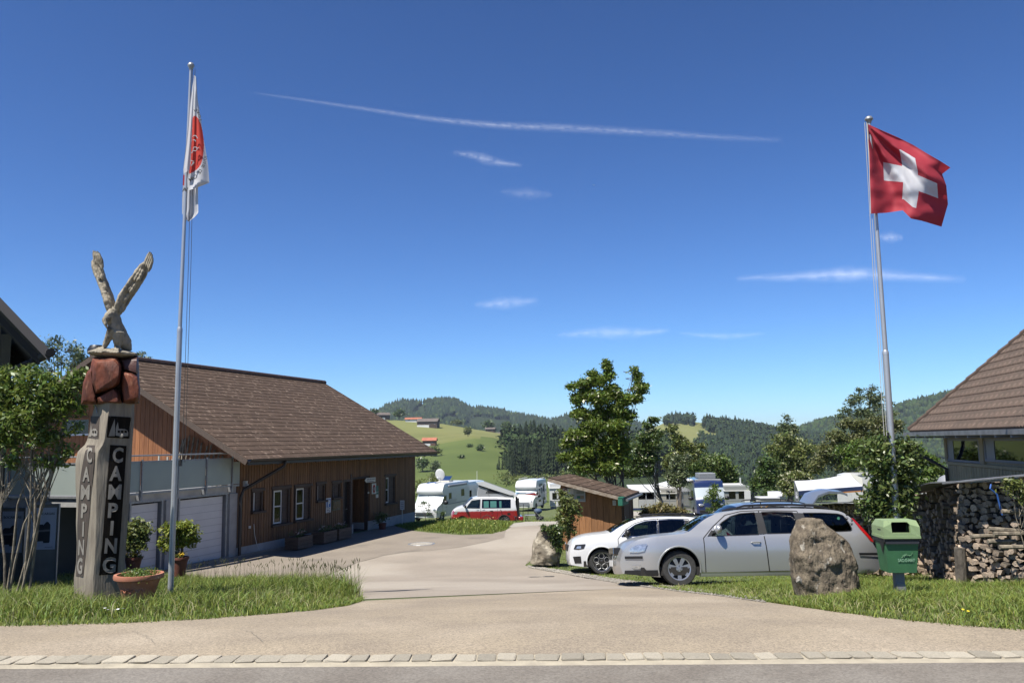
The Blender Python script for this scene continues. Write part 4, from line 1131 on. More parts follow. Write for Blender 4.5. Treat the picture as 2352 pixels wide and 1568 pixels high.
# railing: posts, rails and frosted panels
rail = part('railing', MB().tube([(AX0-.05,-.10,3.47),(-.42,-.10,3.47)], .022, 8).tube([(AX0-.05,-.10,3.47),(AX0-.12,5.9,3.47)], .022, 8), m_steel, barn, True)
part('bottom_rail', MB().bx(AX0-.05,-.05,-.13,-.08,2.38,2.44).bx(AX0-.15,AX0-.1,0,6,2.38,2.44), m_white if False else m_steel, rail)
part('top_rail', MB().bx(AX0-.05,-.42,-.125,-.075,3.28,3.32).bx(AX0-.15,AX0-.1,0,6,3.28,3.32), m_steel, rail)
ps = [AX0-.05, -4.55, -3.05, -1.75, -.45]
for i in range(4):
    part('glass_panel', MB().bx(ps[i]+.02, ps[i+1]-.02, -.115, -.10, 2.46, 3.28), m_frost, rail)
    part('post', MB().bx(ps[i+1]-.03, ps[i+1]+.01, -.17, -.13, 2.30, 3.36), m_steel, rail)
    part('bracket', MB().bx(ps[i+1]-.05, ps[i+1]+.03, -.16, .0, 2.22, 2.50), m_steel, rail)
part('glass_panel', MB().bx(-.43, -.03, -.115, -.10, 2.46, 3.18), m_frost, rail)
for i in range(4):
    part('glass_panel', MB().bx(AX0-.13, AX0-.115, .05+i*1.45, 1.45+i*1.45, 2.46, 3.28), m_frost, rail)
    part('post', MB().bx(AX0-.17, AX0-.13, 1.46+i*1.45, 1.5+i*1.45, 2.3, 3.36), m_steel, rail)
# poles leaning against the gable over the terrace
pl = thing('leaning_poles', 'bundle of slim split poles leaning on the gable behind the terrace rail', 'poles', BM @ Vector((-.4,1.5,TZ-.05)))
for i in range(13):
    y = 2.35-i*.17; h = min(1.75-.09*abs(i-3), roof_z(y)-.6-TZ); b0 = BM @ Vector((-.50, y-.05, TZ-.05)); b1 = BM @ Vector((-.09, y+random.uniform(-.06,.06), TZ+h*random.uniform(.9,1)))
    part('pole', MB().tube([b0, b1], random.uniform(.028,.04), 6), m_barkl, pl, True, world=True)
for i, (y, h) in enumerate(((2.2,.98),(2.55,1.02),(2.0,.9))):
    p = BM @ Vector((-.75, y, TZ-.05)); part('stake', MB().tube([p, p+Vector((0,0,h))], .035, 6), m_cream, pl, True, world=True)
# things fixed to or standing before the front
def flat_on(name, label, cat, r_, m, y=-.035, t_=.02, grp=None):
    x0, x1, z0, z1 = r_
    t = thing(name, label, cat, BM @ Vector(((x0+x1)/2, y, z0)), math.atan2(U.y, U.x))
    w = x1-x0
    part('panel', MB().bx(-w/2, w/2, 0, t_, 0, z1-z0), m, t)
    return t, w, z1-z0
def wtext(t, txt, m, x, z, h, y=-.003, width=None, align='LEFT', name='lettering', bold=0.0):
    M = ROOTM[t.name]; X = M.to_3x3() @ Vector((1,0,0)); return text_on(name, txt, m, t, M @ Vector((x, y, z)), X, (0,0,1), h, .002, bold, width=width, align=align)
t, w, h = flat_on('parking_sign', 'white sign with a blue P panel beside the info case', 'sign', rect(1134,547,1183,697,-.06), m_white, -.06)
part('blue_field', MB().bx(-w/2+.03, w/2-.03, -.004, 0, h*.37, h-.04), m_blue_s, t)
wtext(t, 'P', m_white, -w*.20, h*.44, h*.42, -.008, bold=.01)
for i, s_ in enumerate(('Nur für', 'Besucher', 'Camping')): wtext(t, s_, m_ink, -w*.36, h*(.26-.11*i), h*.065, -.004, width=w*.7)
t, w, h = flat_on('notice_case', 'dull green glazed notice case beside the door', 'notice board', rect(1200,568,1280,672,-.06), mat('case_green', (.10,.12,.07), rough=.6), -.06, .05)
part('paper', MB().bx(-w/2+.06, w*.1, -.003, 0, h*.5, h*.85), m_grey, t); part('paper', MB().bx(-w*.05, w/2-.08, -.003, 0, h*.1, h*.42), m_grey, t); part('glazing', MB().bx(-w/2+.03, w/2-.03, -.012, -.006, .04, h-.04), m_wpane, t)
r_ = rect(1530,338,1640,385,-.3)
t = thing('direction_sign', 'small white arrow sign hanging over the porch corner', 'sign', BM @ Vector((r_[0],-.3,r_[2])), math.atan2(U.y,U.x)); w = r_[1]-r_[0]; h = r_[3]-r_[2]
part('arrow_board', MB().prism([(0,h/2),(w*.16,h),(w,h),(w,0),(w*.16,0)], -.01, .01), m_cream, t); wtext(t, 'RECEPTION', m_ink, w*.2, h*.52, h*.28, -.013, width=w*.7); wtext(t, 'Anmeldung', m_ink, w*.2, h*.12, h*.22, -.013, width=w*.6)
part('bracket', MB().bx(w*.8, w*.85, .01, .26, h*.45, h*.55), m_steel, t)
t, w, h = flat_on('poster', 'white poster with a red oval emblem right of the porch', 'poster', rect(1605,396,1648,504,-.05), m_cream, -.05)
mb = MB(); mb.lathe([(0,.0),(w*.30,.0)], 20, M=Matrix.Translation((0,-.004,h*.48))@Matrix.Rotation(R(90),4,'X')@Matrix.Diagonal((1,1.5,1,1))); part('emblem', mb, m_redc, t)
mb = MB(); mb.lathe([(0,.0),(w*.14,.0)], 14, M=Matrix.Translation((0,-.007,h*.48))@Matrix.Rotation(R(90),4,'X')@Matrix.Diagonal((1,1.7,1,1))); part('emblem_centre', mb, m_cream, t)
t, w, h = flat_on('small_sign', 'small green sign right of the red oval poster', 'sign', rect(1652,420,1673,478,-.05), m_green_s, -.05)
t, w, h = flat_on('small_sign', 'small pale sign low right of the red oval poster', 'sign', rect(1648,482,1672,544,-.05), m_cream, -.05); part('green_field', MB().bx(-w/2+.01,w/2-.01,-.003,0,h*.55,h-.02), m_green_s, t)
t, w, h = flat_on('house_number', 'small blue house number plate above the first window', 'plate', rect(421,366,438,392,-.045), m_blue_s, -.045)
wtext(t, '5', m_white, -w*.25, h*.2, h*.6, -.003)
t, w, h = flat_on('wall_socket', 'small white outdoor socket box low on the front by the downpipe', 'socket', rect(345,834,360,858,-.06), m_white, -.06, .04); part('cover', MB().bx(-w*.3,w*.3,-.006,0,h*.2,h*.8), m_cream, t)
t, w, h = flat_on('wall_lamp', 'small pale wall lamp high beside the downpipe', 'lamp', rect(303,372,328,430,-.12), m_cream, -.12, .1); part('lamp_shade', MB().tube([(0,-.02,h*.5),(0,-.02,-.05)], [.05,.09], 8), m_cream, t)
t, w, h = flat_on('bell_box', 'tiny pale box left of the red oval poster', 'box', rect(1566,484,1578,500,-.05), m_cream, -.05, .03); part('button', MB().bx(-.01,.01,-.01,0,h*.4,h*.6), m_black, t)
# marker sign on a stick at the far end of the front
g = G(1121.5, 1189); g = GY(1121.5-197.5, 39.5)
t = thing('stake_sign', 'small white sign on a thin stake at the barn end', 'sign', g)
part('stake', MB().tube([(0,0,0),(0,0,1.05)], .02, 6), m_cream, t); part('board', MB().bx(-.10,.10,-.04,-.02,.72,1.15), m_white, t)
for i in range(4): part('text_line', MB().bx(-.07,.07,-.043,-.041,.80+i*.08,.82+i*.08), m_ink, t)
# three planter troughs
m_trough = mat('trough_wood', (.17,.12,.085), (.11,.08,.055), 5, .85, stretch=(1,1,6))
for i, (cx0, cx1, cyb, lab) in enumerate(((640,840,1072,'nearest of the three wooden plant troughs before the barn'),(900,1090,1012,'middle one of the three wooden plant troughs before the barn'),(1086,1260,977,'farthest of the three wooden plant troughs, nearest the door'))):
    p = G(*c3((cx0+cx1)/2, cyb)); loc = BI @ p; t = thing('plant_trough', lab, 'planter', BM @ Vector((loc.x, max(-1.35, loc.y)+.1 if False else -.75, .0)), math.atan2(U.y,U.x), 'wooden plant troughs along the barn front')
    loc.y = -.75; zz = gz((BM @ Vector((loc.x,-.75,0))).y) - W1.z
    t.location.z = W1.z + zz; ROOTM[t.name] = Matrix.Translation(t.location) @ Matrix.Rotation(math.atan2(U.y,U.x),4,'Z')
    for s_ in (-1,1):
        for q in range(3):
            part('side_board', MB().bx(-.48,.48, s_*.25-.02, s_*.25+.02, .06+q*.14, .19+q*.14), m_trough, t)
            part('end_board', MB().bx(s_*.46-.02, s_*.46+.02, -.23,.23, .06+q*.14, .19+q*.14), m_trough, t)
    part('soil', MB().bx(-.44,.44,-.23,.23,.36,.42), m_dark, t)
    rng = np.random.default_rng(i+3)
    me, _ = leaf_mesh('foliage', [(-.25,0,.5),(.25,0,.52),(0,0,.55)], [(.2,.18,.14)]*3, 260, .035, m_leafB, rng); o = bpy.data.objects.new('foliage', me); COL.objects.link(o); o.parent = t
    me, _ = leaf_mesh('flower', [(-.2,-.05,.6),(.25,0,.6)], [(.2,.12,.06)]*2, 40, .03, mat('pale_petal',(.6,.5,.5),rough=.6), rng, per=4); o = bpy.data.objects.new('flower', me); COL.objects.link(o); o.parent = t
# plant pot by the porch
p = BM @ Vector((rect(1640,760,1700,840)[0]-.2, -.45, 0)); p.z = gz(p.y)
t = thing('potted_plant', 'dark potted plant standing by the porch plinth', 'plant', p); part('pot', MB().lathe([(.0,0),(.14,0),(.18,.28),(.0,.28)], 14), m_terrad, t)
me, _ = leaf_mesh('foliage', [(0,0,.48)], [(.32,.3,.24)], 420, .05, m_leafB, np.random.default_rng(4)); o = bpy.data.objects.new('foliage', me); COL.objects.link(o); o.parent = t
# hose hanging on the front
q0 = rect(372,930,374,932)[0]; t = thing('garden_hose', 'thin pale hose dangling low on the barn front', 'hose', BM @ Vector((q0,-.06,.3)), math.atan2(U.y,U.x))
part('hose', MB().tube([(0,0,.75),(.03,-.02,.4),(.10,-.05,.1),(.22,-.1,-.15)], .012, 6), m_cream, t, True)

# ================================================================ GAS ADVERT BOARDS
def ad_board(label, pxl, pxr, pyt, pyb, Y, rot):
    p = P(pxl, pyt, Y); q = P(pxr, pyt, Y); w = (q.x-p.x)/math.cos(rot); zb = P(pxl, pyb, Y).z; g = gz(Y); H = p.z-g; h = p.z-zb
    t = thing('advert_board', label, 'board', (p.x, Y, g), rot)
    part('backing', MB().bx(-.04, w+.03, .0, .05, 0, H+.06), mat('fibre_board', (.24,.22,.18), (.30,.27,.22), 3, .9), t)
    part('frame', MB().bx(-.06,-.04,-.02,.05,0,H+.08).bx(w+.03,w+.05,-.02,.05,0,H+.08).bx(-.04,w+.03,-.02,.05,H+.06,H+.08), m_steel, t)
    part('poster', MB().bx(0, w, -.008, -.001, H-h, H), mat('poster_white', (.62,.63,.68), rough=.5), t)
    wtext(t, 'SOCARGAS', m_ink, w*.26, H-h*.17, h*.055, -.012, width=w*.66)
    part('flame_logo', MB().prism([(w*.15,H-h*.19),(w*.11,H-h*.14),(w*.15,H-h*.08),(w*.17,H-h*.11),(w*.19,H-h*.15)], -.013, -.009), m_redc, t)
    for (x0, x1, z0, z1) in ((.24,.58,.80,.40),(.52,.78,.84,.34)):
        mb = MB(); a, b, c_, d_ = w*x0, w*x1, H-h*z0, H-h*z1
        mb.prism([(a+.01,c_),(b-.01,c_),(b,c_+.03),(b,d_-.06),(b-.05,d_),(a+.05,d_),(a,d_-.06),(a,c_+.03)], -.012-(x0*.006), -.009); bt = part('gas_bottle_print', mb, mat('bottle_print', (.07,.075,.085), rough=.5), t)
        part('band', MB().bx(a+.004, b-.004, -.018, -.0155, (c_+d_)/2+.02, (c_+d_)/2+.06), m_grey, bt)
    wtext(t, 'socargas.ch', m_ink, w*.6, H-h*.95, h*.022, -.012, width=w*.3)
    return t
ad_board('right one of two white gas bottle adverts behind the multi-stem shrub', 73, 128, 1166, 1262, 18, .10)
ad_board('left one of two white gas bottle adverts at the photo edge', -6, 57, 1174, 1269, 18.2, -.05)

# ================================================================ LEFT HOUSE (dark eave at the top left)
Yh = 14.0
v0 = P(115, 803, Yh); v1 = P(-160, 515, Yh); sl = (v1.z-v0.z)/(v0.x-v1.x)
lh = thing('left_house', 'dark timber house corner with deep eave at the left edge', 'house', (v0.x, Yh, gz(Yh)))
def lz(x, dz=0): return v0.z + (v0.x-x)*sl + dz
XL = v0.x-6
SHR = .80
def rp(x, Y, dz): return (x-(Y-Yh)*SHR, Y, lz(x, dz))
def lshear(mb):
    mb.v = [(x-(y-Yh)*SHR, y, z) for x, y, z in mb.v]; return mb
mb = MB().add([rp(v0.x,Yh,0),rp(XL,Yh,0),rp(XL,Yh+9,0),rp(v0.x,Yh+9,0),rp(v0.x,Yh,-.1),rp(XL,Yh,-.1),rp(XL,Yh+9,-.1),rp(v0.x,Yh+9,-.1)], [(0,3,2,1),(4,5,6,7),(0,1,5,4),(1,2,6,5),(2,3,7,6),(3,0,4,7)])
m_ltrim = mat('black_brown_trim', (.030,.026,.025), (.02,.018,.017), 3, .85)
part('roof', mb, m_ltrim, lh, world=True)
mb = MB().add([rp(v0.x,Yh-.04,-.02),rp(XL,Yh-.04,-.02),rp(XL,Yh-.005,-.02),rp(v0.x,Yh-.005,-.02),rp(v0.x,Yh-.04,-.22),rp(XL,Yh-.04,-.22),rp(XL,Yh-.005,-.22),rp(v0.x,Yh-.005,-.22)], [(0,3,2,1),(4,5,6,7),(0,1,5,4),(1,2,6,5),(2,3,7,6),(3,0,4,7)])
part('verge_board', mb, mat('grey_brown_board', (.055,.05,.052), rough=.8), lh, world=True)
x28 = P(27, 800, Yh+1.1).x + 1.1*SHR
for i in range(12): part('wall_board', lshear(MB().bx(x28-.02-.2*(i+1)+.012, x28-.02-.2*i, Yh+1.08, Yh+1.13, gz(Yh)-.3, lz(x28-.2*i-.1)-.12)), mat('dark_left_board', (.055,.045,.025), (.04,.033,.02), 4, .85, rand=.15), lh, world=True)
part('wall', lshear(MB().bx(x28-4, x28-.03, Yh+1.14, Yh+7, gz(Yh)-.3, lz(x28)-.15)), m_ltrim, lh, world=True)
part('gutter', MB().tube([(v0.x+.07,Yh-.1,v0.z-.06),(v0.x+.07-9*SHR,Yh+9,v0.z-.06)], .075, 10), m_ltrim, lh, True, world=True)
a0, a1 = P(79, 822, Yh+.6), P(29, 846, Yh+1.1)
part('downpipe', MB().tube([(a0.x,a0.y,v0.z-.05),(a0.x,a0.y,a0.z+.05),(a0.x-.02,a0.y,a0.z-.08),(a0.x-.12,a0.y,a1.z+.05),(a1.x,a1.y,a1.z-.02),(a1.x-.08,a1.y,a1.z-.2),(a1.x-.08,a1.y,gz(Yh))], .045, 8), m_ltrim, lh, True, world=True)
mb = MB()
for i in range(4): part('rafter', MB().add([rp(v0.x-.05,Yh+.5+i*1.1,-.101),rp(XL,Yh+.5+i*1.1,-.101),rp(XL,Yh+.64+i*1.1,-.101),rp(v0.x-.05,Yh+.64+i*1.1,-.101),rp(v0.x-.05,Yh+.5+i*1.1,-.25),rp(XL,Yh+.5+i*1.1,-.25),rp(XL,Yh+.64+i*1.1,-.25),rp(v0.x-.05,Yh+.64+i*1.1,-.25)], [(0,3,2,1),(4,5,6,7),(0,1,5,4),(1,2,6,5),(2,3,7,6),(3,0,4,7)]), m_ltrim, lh, world=True)

# ================================================================ RIGHT HOUSE
d1 = Vector((-.196,-.981,0)).normalized(); C0 = Vector((11.2, 21.6, 0)); RM = frame(Vector((11.2,21.6,-1.75)), d1)
# local: x towards the camera, y = up x X : must point inwards (to the right)
RM2 = RM.copy()
inw = (RM.to_3x3() @ Vector((0,1,0)))
SG = 1 if inw.x > 0 else -1
rh = thing('right_house', 'green-grey boarded house with a brown pantile roof at the right edge', 'house', mtx=RM)
EZ = 3.45; RP = R(46)
def ry_(y): return y*SG
part('wall', MB().bx(0, 14, *sorted((ry_(.03), ry_(6))), -.5, EZ+.1), m_hwood, rh)
wins = []
for a, b in ((2172.6, 2250), (2262, 2420)):
    pa = on_plane(a, 1030, RM, 1, ry_(0)); pb = on_plane(b, 1030, RM, 1, ry_(0))
    zt = on_plane((a+b)/2 if b < 2300 else 2300, 1012, RM, 1, ry_(0)).z; zb = on_plane((a+b)/2 if b < 2300 else 2300, 1056, RM, 1, ry_(0)).z
    wins.append((min(pa.x,pb.x), max(pa.x,pb.x), zb, zt))
x = 0.0
while x < 13.9:
    part('facing_board', MB().bx(x, x+.15, *sorted((ry_(-.025), ry_(.028))), .0, min(w_[2] for w_ in wins)-.14), m_hwood, rh); x += .178
part('frieze_board', MB().bx(0, 14, *sorted((ry_(-.04), ry_(.028))), wins[0][3]+.10, EZ-.05), m_hwood, rh)
part('sill_board', MB().bx(0, 14, *sorted((ry_(-.06), ry_(.028))), wins[0][2]-.13, wins[0][2]-.06), m_hwood, rh)
edges = [0, wins[0][0], wins[0][1], wins[1][0]]
for a, b in ((0, wins[0][0]-.04), (wins[0][1]+.04, wins[1][0]-.04)):
    part('corner_board', MB().bx(a, b, *sorted((ry_(-.03), ry_(.028))), wins[0][2]-.059, wins[0][3]+.099), m_hwood, rh)
for (x0, x1, z0, z1) in wins:
    w = part('window', MB().bx(x0, x1, *sorted((ry_(.0), ry_(.028))), z1-.0, z1+.05), m_canvas, rh); part('sill', MB().bx(x0, x1, *sorted((ry_(-.02), ry_(.028))), z0-.05, z0), m_canvas, w)
    part('jamb', MB().bx(x0, x0+.05, *sorted((ry_(-.02), ry_(.028))), z0, z1), m_canvas, w); part('jamb', MB().bx(x1-.05, x1, *sorted((ry_(-.02), ry_(.028))), z0, z1), m_canvas, w)
    part('pane', MB().bx(x0+.05, x1-.05, *sorted((ry_(.01), ry_(.026))), z0, z1), m_cdark, w)
    part('blind', MB().bx(x0+.05, x0+.05+.24*min(2.2,(x1-x0)), *sorted((ry_(.0), ry_(.009))), z0, z1), m_grey, w)
# roof with hip
GX0, GY0 = -1.1, -.6
def rslope(x, s):   # point on the main slope: x along gutter, s up slope
    return Vector((x, ry_(GY0 + s*math.cos(RP)), EZ + .02 + s*math.sin(RP)))
smax = 4.6/math.cos(RP)
part('roof', MB().add([rslope(GX0,0), rslope(14,0), rslope(14,smax), rslope(GX0+4.6,smax), rslope(GX0,0)+Vector((0,0,-.08)), rslope(14,0)+Vector((0,0,-.08)), rslope(14,smax)+Vector((0,0,-.08)), rslope(GX0+4.6,smax)+Vector((0,0,-.08))], [(0,1,2,3),(4,7,6,5),(0,4,5,1),(3,2,6,7)]), m_tile, rh)
RR = [o for o in rh.children if o.name.startswith('roof')][0]
part('hip_roof_end', MB().add([rslope(GX0,0), rslope(GX0+4.6,smax), Vector((GX0, ry_(GY0+9.2), EZ+.02)), rslope(GX0,0)+Vector((0,0,-.08)), Vector((GX0, ry_(GY0+9.2), EZ-.06))], [(0,1,2),(0,2,4,3)]), m_tile, rh)
part('soffit', MB().bx(GX0+.05, 14, *sorted((ry_(GY0+.04), ry_(.03))), EZ-.09, EZ-.062), m_hwood, rh)
crs = .285; twd = .30; me_t = []
for k in range(3):
    v = []; f = []; ns = 12
    for (s, lift) in ((0, .045), (crs*1.12, .018)):
        for i in range(ns+1):
            u = i/ns; v.append(((u-.5)*twd, s, lift + .022*math.sin(u*4*math.pi+.6)))
    for i in range(ns): f.append((i, i+1, ns+2+i, ns+1+i))
    o_ = len(v); v += [(a, b-.0, c-.04) for a, b, c in v[:ns+1]]
    for i in range(ns): f.append((i+1, i, o_+i, o_+i+1))
    me = bpy.data.meshes.new('pantile'); me.from_pydata(v, [], f); me.materials.append(m_tile); me_t.append(me)
import itertools
tl = []
for r_ in range(16):
    s = r_*crs; x = GX0 + s*math.cos(RP)
    while x < 9.5: tl.append((r_, x+twd/2)); x += twd
def vis_tile(r_, x):
    q = RM @ rslope(x, r_*crs) - EYE; q = CAMR.inverted() @ q
    return q.z < 0 and (q.x/-q.z*F+1176) < 2440
tl = [t_ for t_ in tl if vis_tile(*t_)][:300]
for r_, x in tl:
    inst(bpy.data.objects.new('pantile', random.choice(me_t)), RR, rslope(x, r_*crs), (RP*SG if SG > 0 else -RP, 0, random.uniform(-.008,.008)), (1, SG, 1), 'pantile')
s = 0
while s < 4.2:
    a = rslope(GX0+s*math.cos(RP), s)+Vector((0,0,.05)); b = rslope(GX0+(s+crs*1.1)*math.cos(RP), s+crs*1.1)+Vector((0,0,.03))
    part('hip_tile', MB().tube([a, b], [.085,.075], 7), m_tile, RR, True); s += crs
part('gutter', MB().bx(GX0-.12, 14, *sorted((ry_(GY0-.14), ry_(GY0-.01))), EZ-.10, EZ+.0), m_cleft, rh)
x = GX0+.2
while x < 9: part('gutter_bracket', MB().bx(x, x+.05, *sorted((ry_(GY0-.12), ry_(-.0))), EZ-.16, EZ-.11), m_grey, rh); x += .8
part('downpipe', MB().tube([(GX0+.1, ry_(GY0-.08), EZ-.08),(GX0+.1, ry_(GY0-.06), EZ-.38),(GX0+.4, ry_(GY0+.1), EZ-.6),(.06, ry_(-.08), EZ-.95),(.06, ry_(-.08), .2)], .045, 8), m_gutter, rh, True)

# ================================================================ HUT
HM = frame(Vector((1.60, 29.0, -2.06)), Vector((.953,-.302,0)))
hut = thing('wooden_hut', 'small brown board hut with a sloping slate roof by the driveway', 'hut', mtx=HM)
hw_, hd = 2.1, 2.2
zl, zr = 2.42-.12, 1.72-.0
def hz(x): return 2.42 + (x+.3)*(1.78-2.42)/2.6
i = 0; x = 0
part('frame', MB().add([(0.02,.03,0),(hw_-.02,.03,0),(hw_-.02,.03,hz(hw_)-.12),(.02,.03,hz(0)-.12),(0.02,hd-.03,0),(hw_-.02,hd-.03,0),(hw_-.02,hd-.03,hz(hw_)-.12),(.02,hd-.03,hz(0)-.12)], [(0,1,2,3),(5,4,7,6),(0,3,7,4),(1,5,6,2),(0,4,5,1),(3,2,6,7)]), m_hutshade, hut)
while x < hw_-.01:
    part('front_board', MB().bx(x+.004, min(x+.21, hw_)-.004, -.012+.01*(i%2), .026, -.2, hz(x+.1)-.13), m_hutw, hut); x += .21; i += 1
y = .03; i = 0
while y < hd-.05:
    part('side_board', MB().bx(hw_-.018, hw_+.012+.008*(i%2), y+.003, y+.20, -.2, hz(hw_)-.13), m_hutshade, hut); y += .205; i += 1
dr = part('door', MB().bx(hw_+.021, hw_+.05, .15, 1.0, 0, 1.55), m_hutshade, hut); part('handle', MB().tube([(hw_+.07,.3,.95),(hw_+.07,.3,1.1)], .012, 6), m_steel, dr)
rm = MB().add([(-.3,-.45,hz(-.3)),(2.3,-.45,hz(2.3)),(2.3,hd+.35,hz(2.3)),(-.3,hd+.35,hz(-.3)),(-.3,-.45,hz(-.3)-.09),(2.3,-.45,hz(2.3)-.09),(2.3,hd+.35,hz(2.3)-.09),(-.3,hd+.35,hz(-.3)-.09)], [(0,1,2,3),(4,7,6,5),(0,4,5,1),(1,5,6,2),(2,6,7,3),(3,7,4,0)])
hroof = part('roof', rm, m_trim, hut)
part('front_fascia', MB().add([(-.32,-.48,hz(-.32)-.02),(2.32,-.48,hz(2.32)-.02),(2.32,-.452,hz(2.32)-.02),(-.32,-.452,hz(-.32)-.02),(-.32,-.48,hz(-.32)-.13),(2.32,-.48,hz(2.32)-.13),(2.32,-.452,hz(2.32)-.13),(-.32,-.452,hz(-.32)-.13)], [(0,1,2,3),(4,7,6,5),(0,4,5,1),(1,5,6,2),(2,6,7,3),(3,7,4,0)]), mat('peeling_board', (.42,.36,.29), (.22,.16,.11), 9, .85, stretch=(1,4,4)), hut)
part('gutter', MB().tube([(2.38,-.5,hz(2.38)-.06),(2.38,hd+.4,hz(2.38)-.06)], .05, 8), m_cleft, hut, True)
ang = math.atan((hz(2.3)-hz(-.3))/2.6); c_ = .325
for a in range(8):
    off = 0 if a % 2 else -.3; y = -.46+off
    while y < hd+.3:
        y0, y1 = max(y,-.46), min(y+.6, hd+.36)
        if y1-y0 > .08:
            x0 = -.3 + a*c_
            mb = MB().add([(0,y0+.004,.008+.008),(c_*1.06,y0+.004,.022+.008),(c_*1.06,y1-.004,.022+.008),(0,y1-.004,.008+.008),(0,y0+.004,.002),(c_*1.06,y0+.004,.010),(c_*1.06,y1-.004,.010),(0,y1-.004,.002)], [(0,1,2,3),(4,7,6,5),(0,4,5,1),(1,5,6,2),(2,6,7,3),(3,7,4,0)], 0, Matrix.Translation((x0,0,hz(x0)+.002))@Matrix.Rotation(-ang,4,'Y'))
            part('slate', mb, m_slate, hroof)
        y += .6
def hcrop(cx, cy): return ((2050+cx/3.136)/1.714, (1800+cy/3.136)/1.714)
def hrect(a,b,c,d, val=-.03):
    p = on_plane(*hcrop(a,b), HM, 1, val); q = on_plane(*hcrop(c,d), HM, 1, val); return min(p.x,q.x), max(p.x,q.x), min(p.z,q.z), max(p.z,q.z)
x0,x1,z0,z1 = hrect(520,380,800,545)
t = thing('camp_map_board', 'white camp plan board with a red round logo on the hut', 'sign', HM @ Vector(((x0+x1)/2,-.06,z0)), math.atan2(-.302,.953)); w = x1-x0; h = z1-z0
part('panel', MB().bx(-w/2,w/2,0,.03,0,h), mat('map_white', (.60,.60,.55), rough=.5), t)
part('map_field', MB().bx(-w*.02,w*.47,-.004,-.001,h*.06,h*.94), mat('map_grey', (.36,.38,.37), rough=.5), t)
part('legend', MB().bx(w*.14,w*.45,-.008,-.005,h*.22,h*.46), mat('map_brown', (.28,.20,.12), rough=.5), t); part('legend', MB().bx(w*.14,w*.28,-.012,-.009,h*.25,h*.43), m_green_s, t)
part('legend', MB().bx(w*.12,w*.45,-.008,-.005,h*.60,h*.78), mat('map_olive', (.22,.24,.2), rough=.5), t)
mb = MB(); 
for i in range(14):
    a = .6+i*.38; b = a+.38; mb.tube([(-w*.37+math.cos(a)*h*.15,-.006,h*.78+math.sin(a)*h*.15),(-w*.37+math.cos(b)*h*.15,-.006,h*.78+math.sin(b)*h*.15)], .018, 4)
part('logo', mb, mat('logo_red', (.30,.07,.05), rough=.6), t)
x0,x1,z0,z1 = hrect(1134,528,1177,590)
t = thing('paper_notice', 'white paper notice pinned on the hut front near its corner', 'notice', HM @ Vector(((x0+x1)/2,-.035,z0)), math.atan2(-.302,.953)); part('sheet', MB().bx((x0-x1)/2,(x1-x0)/2,0,.01,0,z1-z0), m_white, t)
for i in range(5): part('text_line', MB().bx((x0-x1)*.35,(x1-x0)*.35,-.003,-.001,(z1-z0)*(.2+.14*i),(z1-z0)*(.24+.14*i)), m_grey, t)
p = on_plane(*hcrop(1248,583), HM, 0, hw_+.06); q = on_plane(*hcrop(1248,487), HM, 0, hw_+.06); pl_, pr_ = on_plane(*hcrop(1210,540), HM, 0, hw_+.06), on_plane(*hcrop(1285,540), HM, 0, hw_+.06)
t = thing('green_box', 'green dispenser box hung on the hut side wall', 'box', HM @ Vector((hw_+.03, (pl_.y+pr_.y)/2, p.z)), math.atan2(-.302,.953)); wd = abs(pr_.y-pl_.y); part('casing', MB().bbox(0,.16,-wd/2,wd/2,0,q.z-p.z,.015), m_green_s, t); part('lid', MB().bx(-.0,.18,-wd/2-.01,wd/2+.01,q.z-p.z+.001,q.z-p.z+.03), m_green_s, t)
# ================================================================ CARVED POST WITH EAGLE
TY = 11.0
def cp(cx, cy): return ((250+cx/1.96)/1.714, (1550+cy/1.96)/1.714)
Lc = [cp(*q) for q in [(240,85),(220,170),(185,350),(165,392),(112,440),(92,520),(92,700),(100,850),(96,1000),(103,1150),(98,1300),(80,1420),(78,1620)]]
Rc = [cp(*q) for q in [(548,85),(545,200),(530,400),(510,800),(495,1000),(470,1350),(478,1620)]]
Lf = [(y, x) for x, y in Lc]; Rf = [(y, x) for x, y in Rc]
tb = P(230, 1370, TY); tbase = Vector((tb.x, TY+.3, gz(TY+.3)))
totem = thing('carved_totem_post', 'weathered carved wooden camping post with brown boulders and an eagle on top', 'carved post', tbase)
DP = [(0,.34),(.05,.26),(.16,.13),(.30,.03),(.38,0),(.45,.02),(.52,.05),(.75,.13),(.93,.22),(1.0,.34)]
def tp(px, py, out=0.0):
    L, Rr = poly_at(Lf, py), poly_at(Rf, py); s = (px-L)/(Rr-L); return P(px, py, TY + poly_at(DP, s) - out)
mb = MB(); rows = 60; fr_s = [0,.05,.12,.20,.30,.38,.45,.52,.62,.75,.86,.93,1.0]; nb = len(fr_s)+6
for i in range(rows+1):
    py = 925+(1405-925)*i/rows; L, Rr = poly_at(Lf, py), poly_at(Rf, py)
    for s in fr_s: mb.v.append(tuple(tp(L+(Rr-L)*s, py, .006*noise.noise(Vector((s*3, py*.02, 0))))))
    for s, d in ((.98,.45),(.85,.6),(.65,.68),(.35,.68),(.15,.6),(.02,.45)): mb.v.append(tuple(P(L+(Rr-L)*s, py, TY+d)))
for i in range(rows):
    for j in range(nb): mb.f.append((i*nb+j, (i+1)*nb+j, (i+1)*nb+(j+1)%nb, i*nb+(j+1)%nb)); mb.m.append(0)
mb.f.append(tuple(range(nb))); mb.m.append(0)
part('post', mb, m_post, totem, True, world=True)
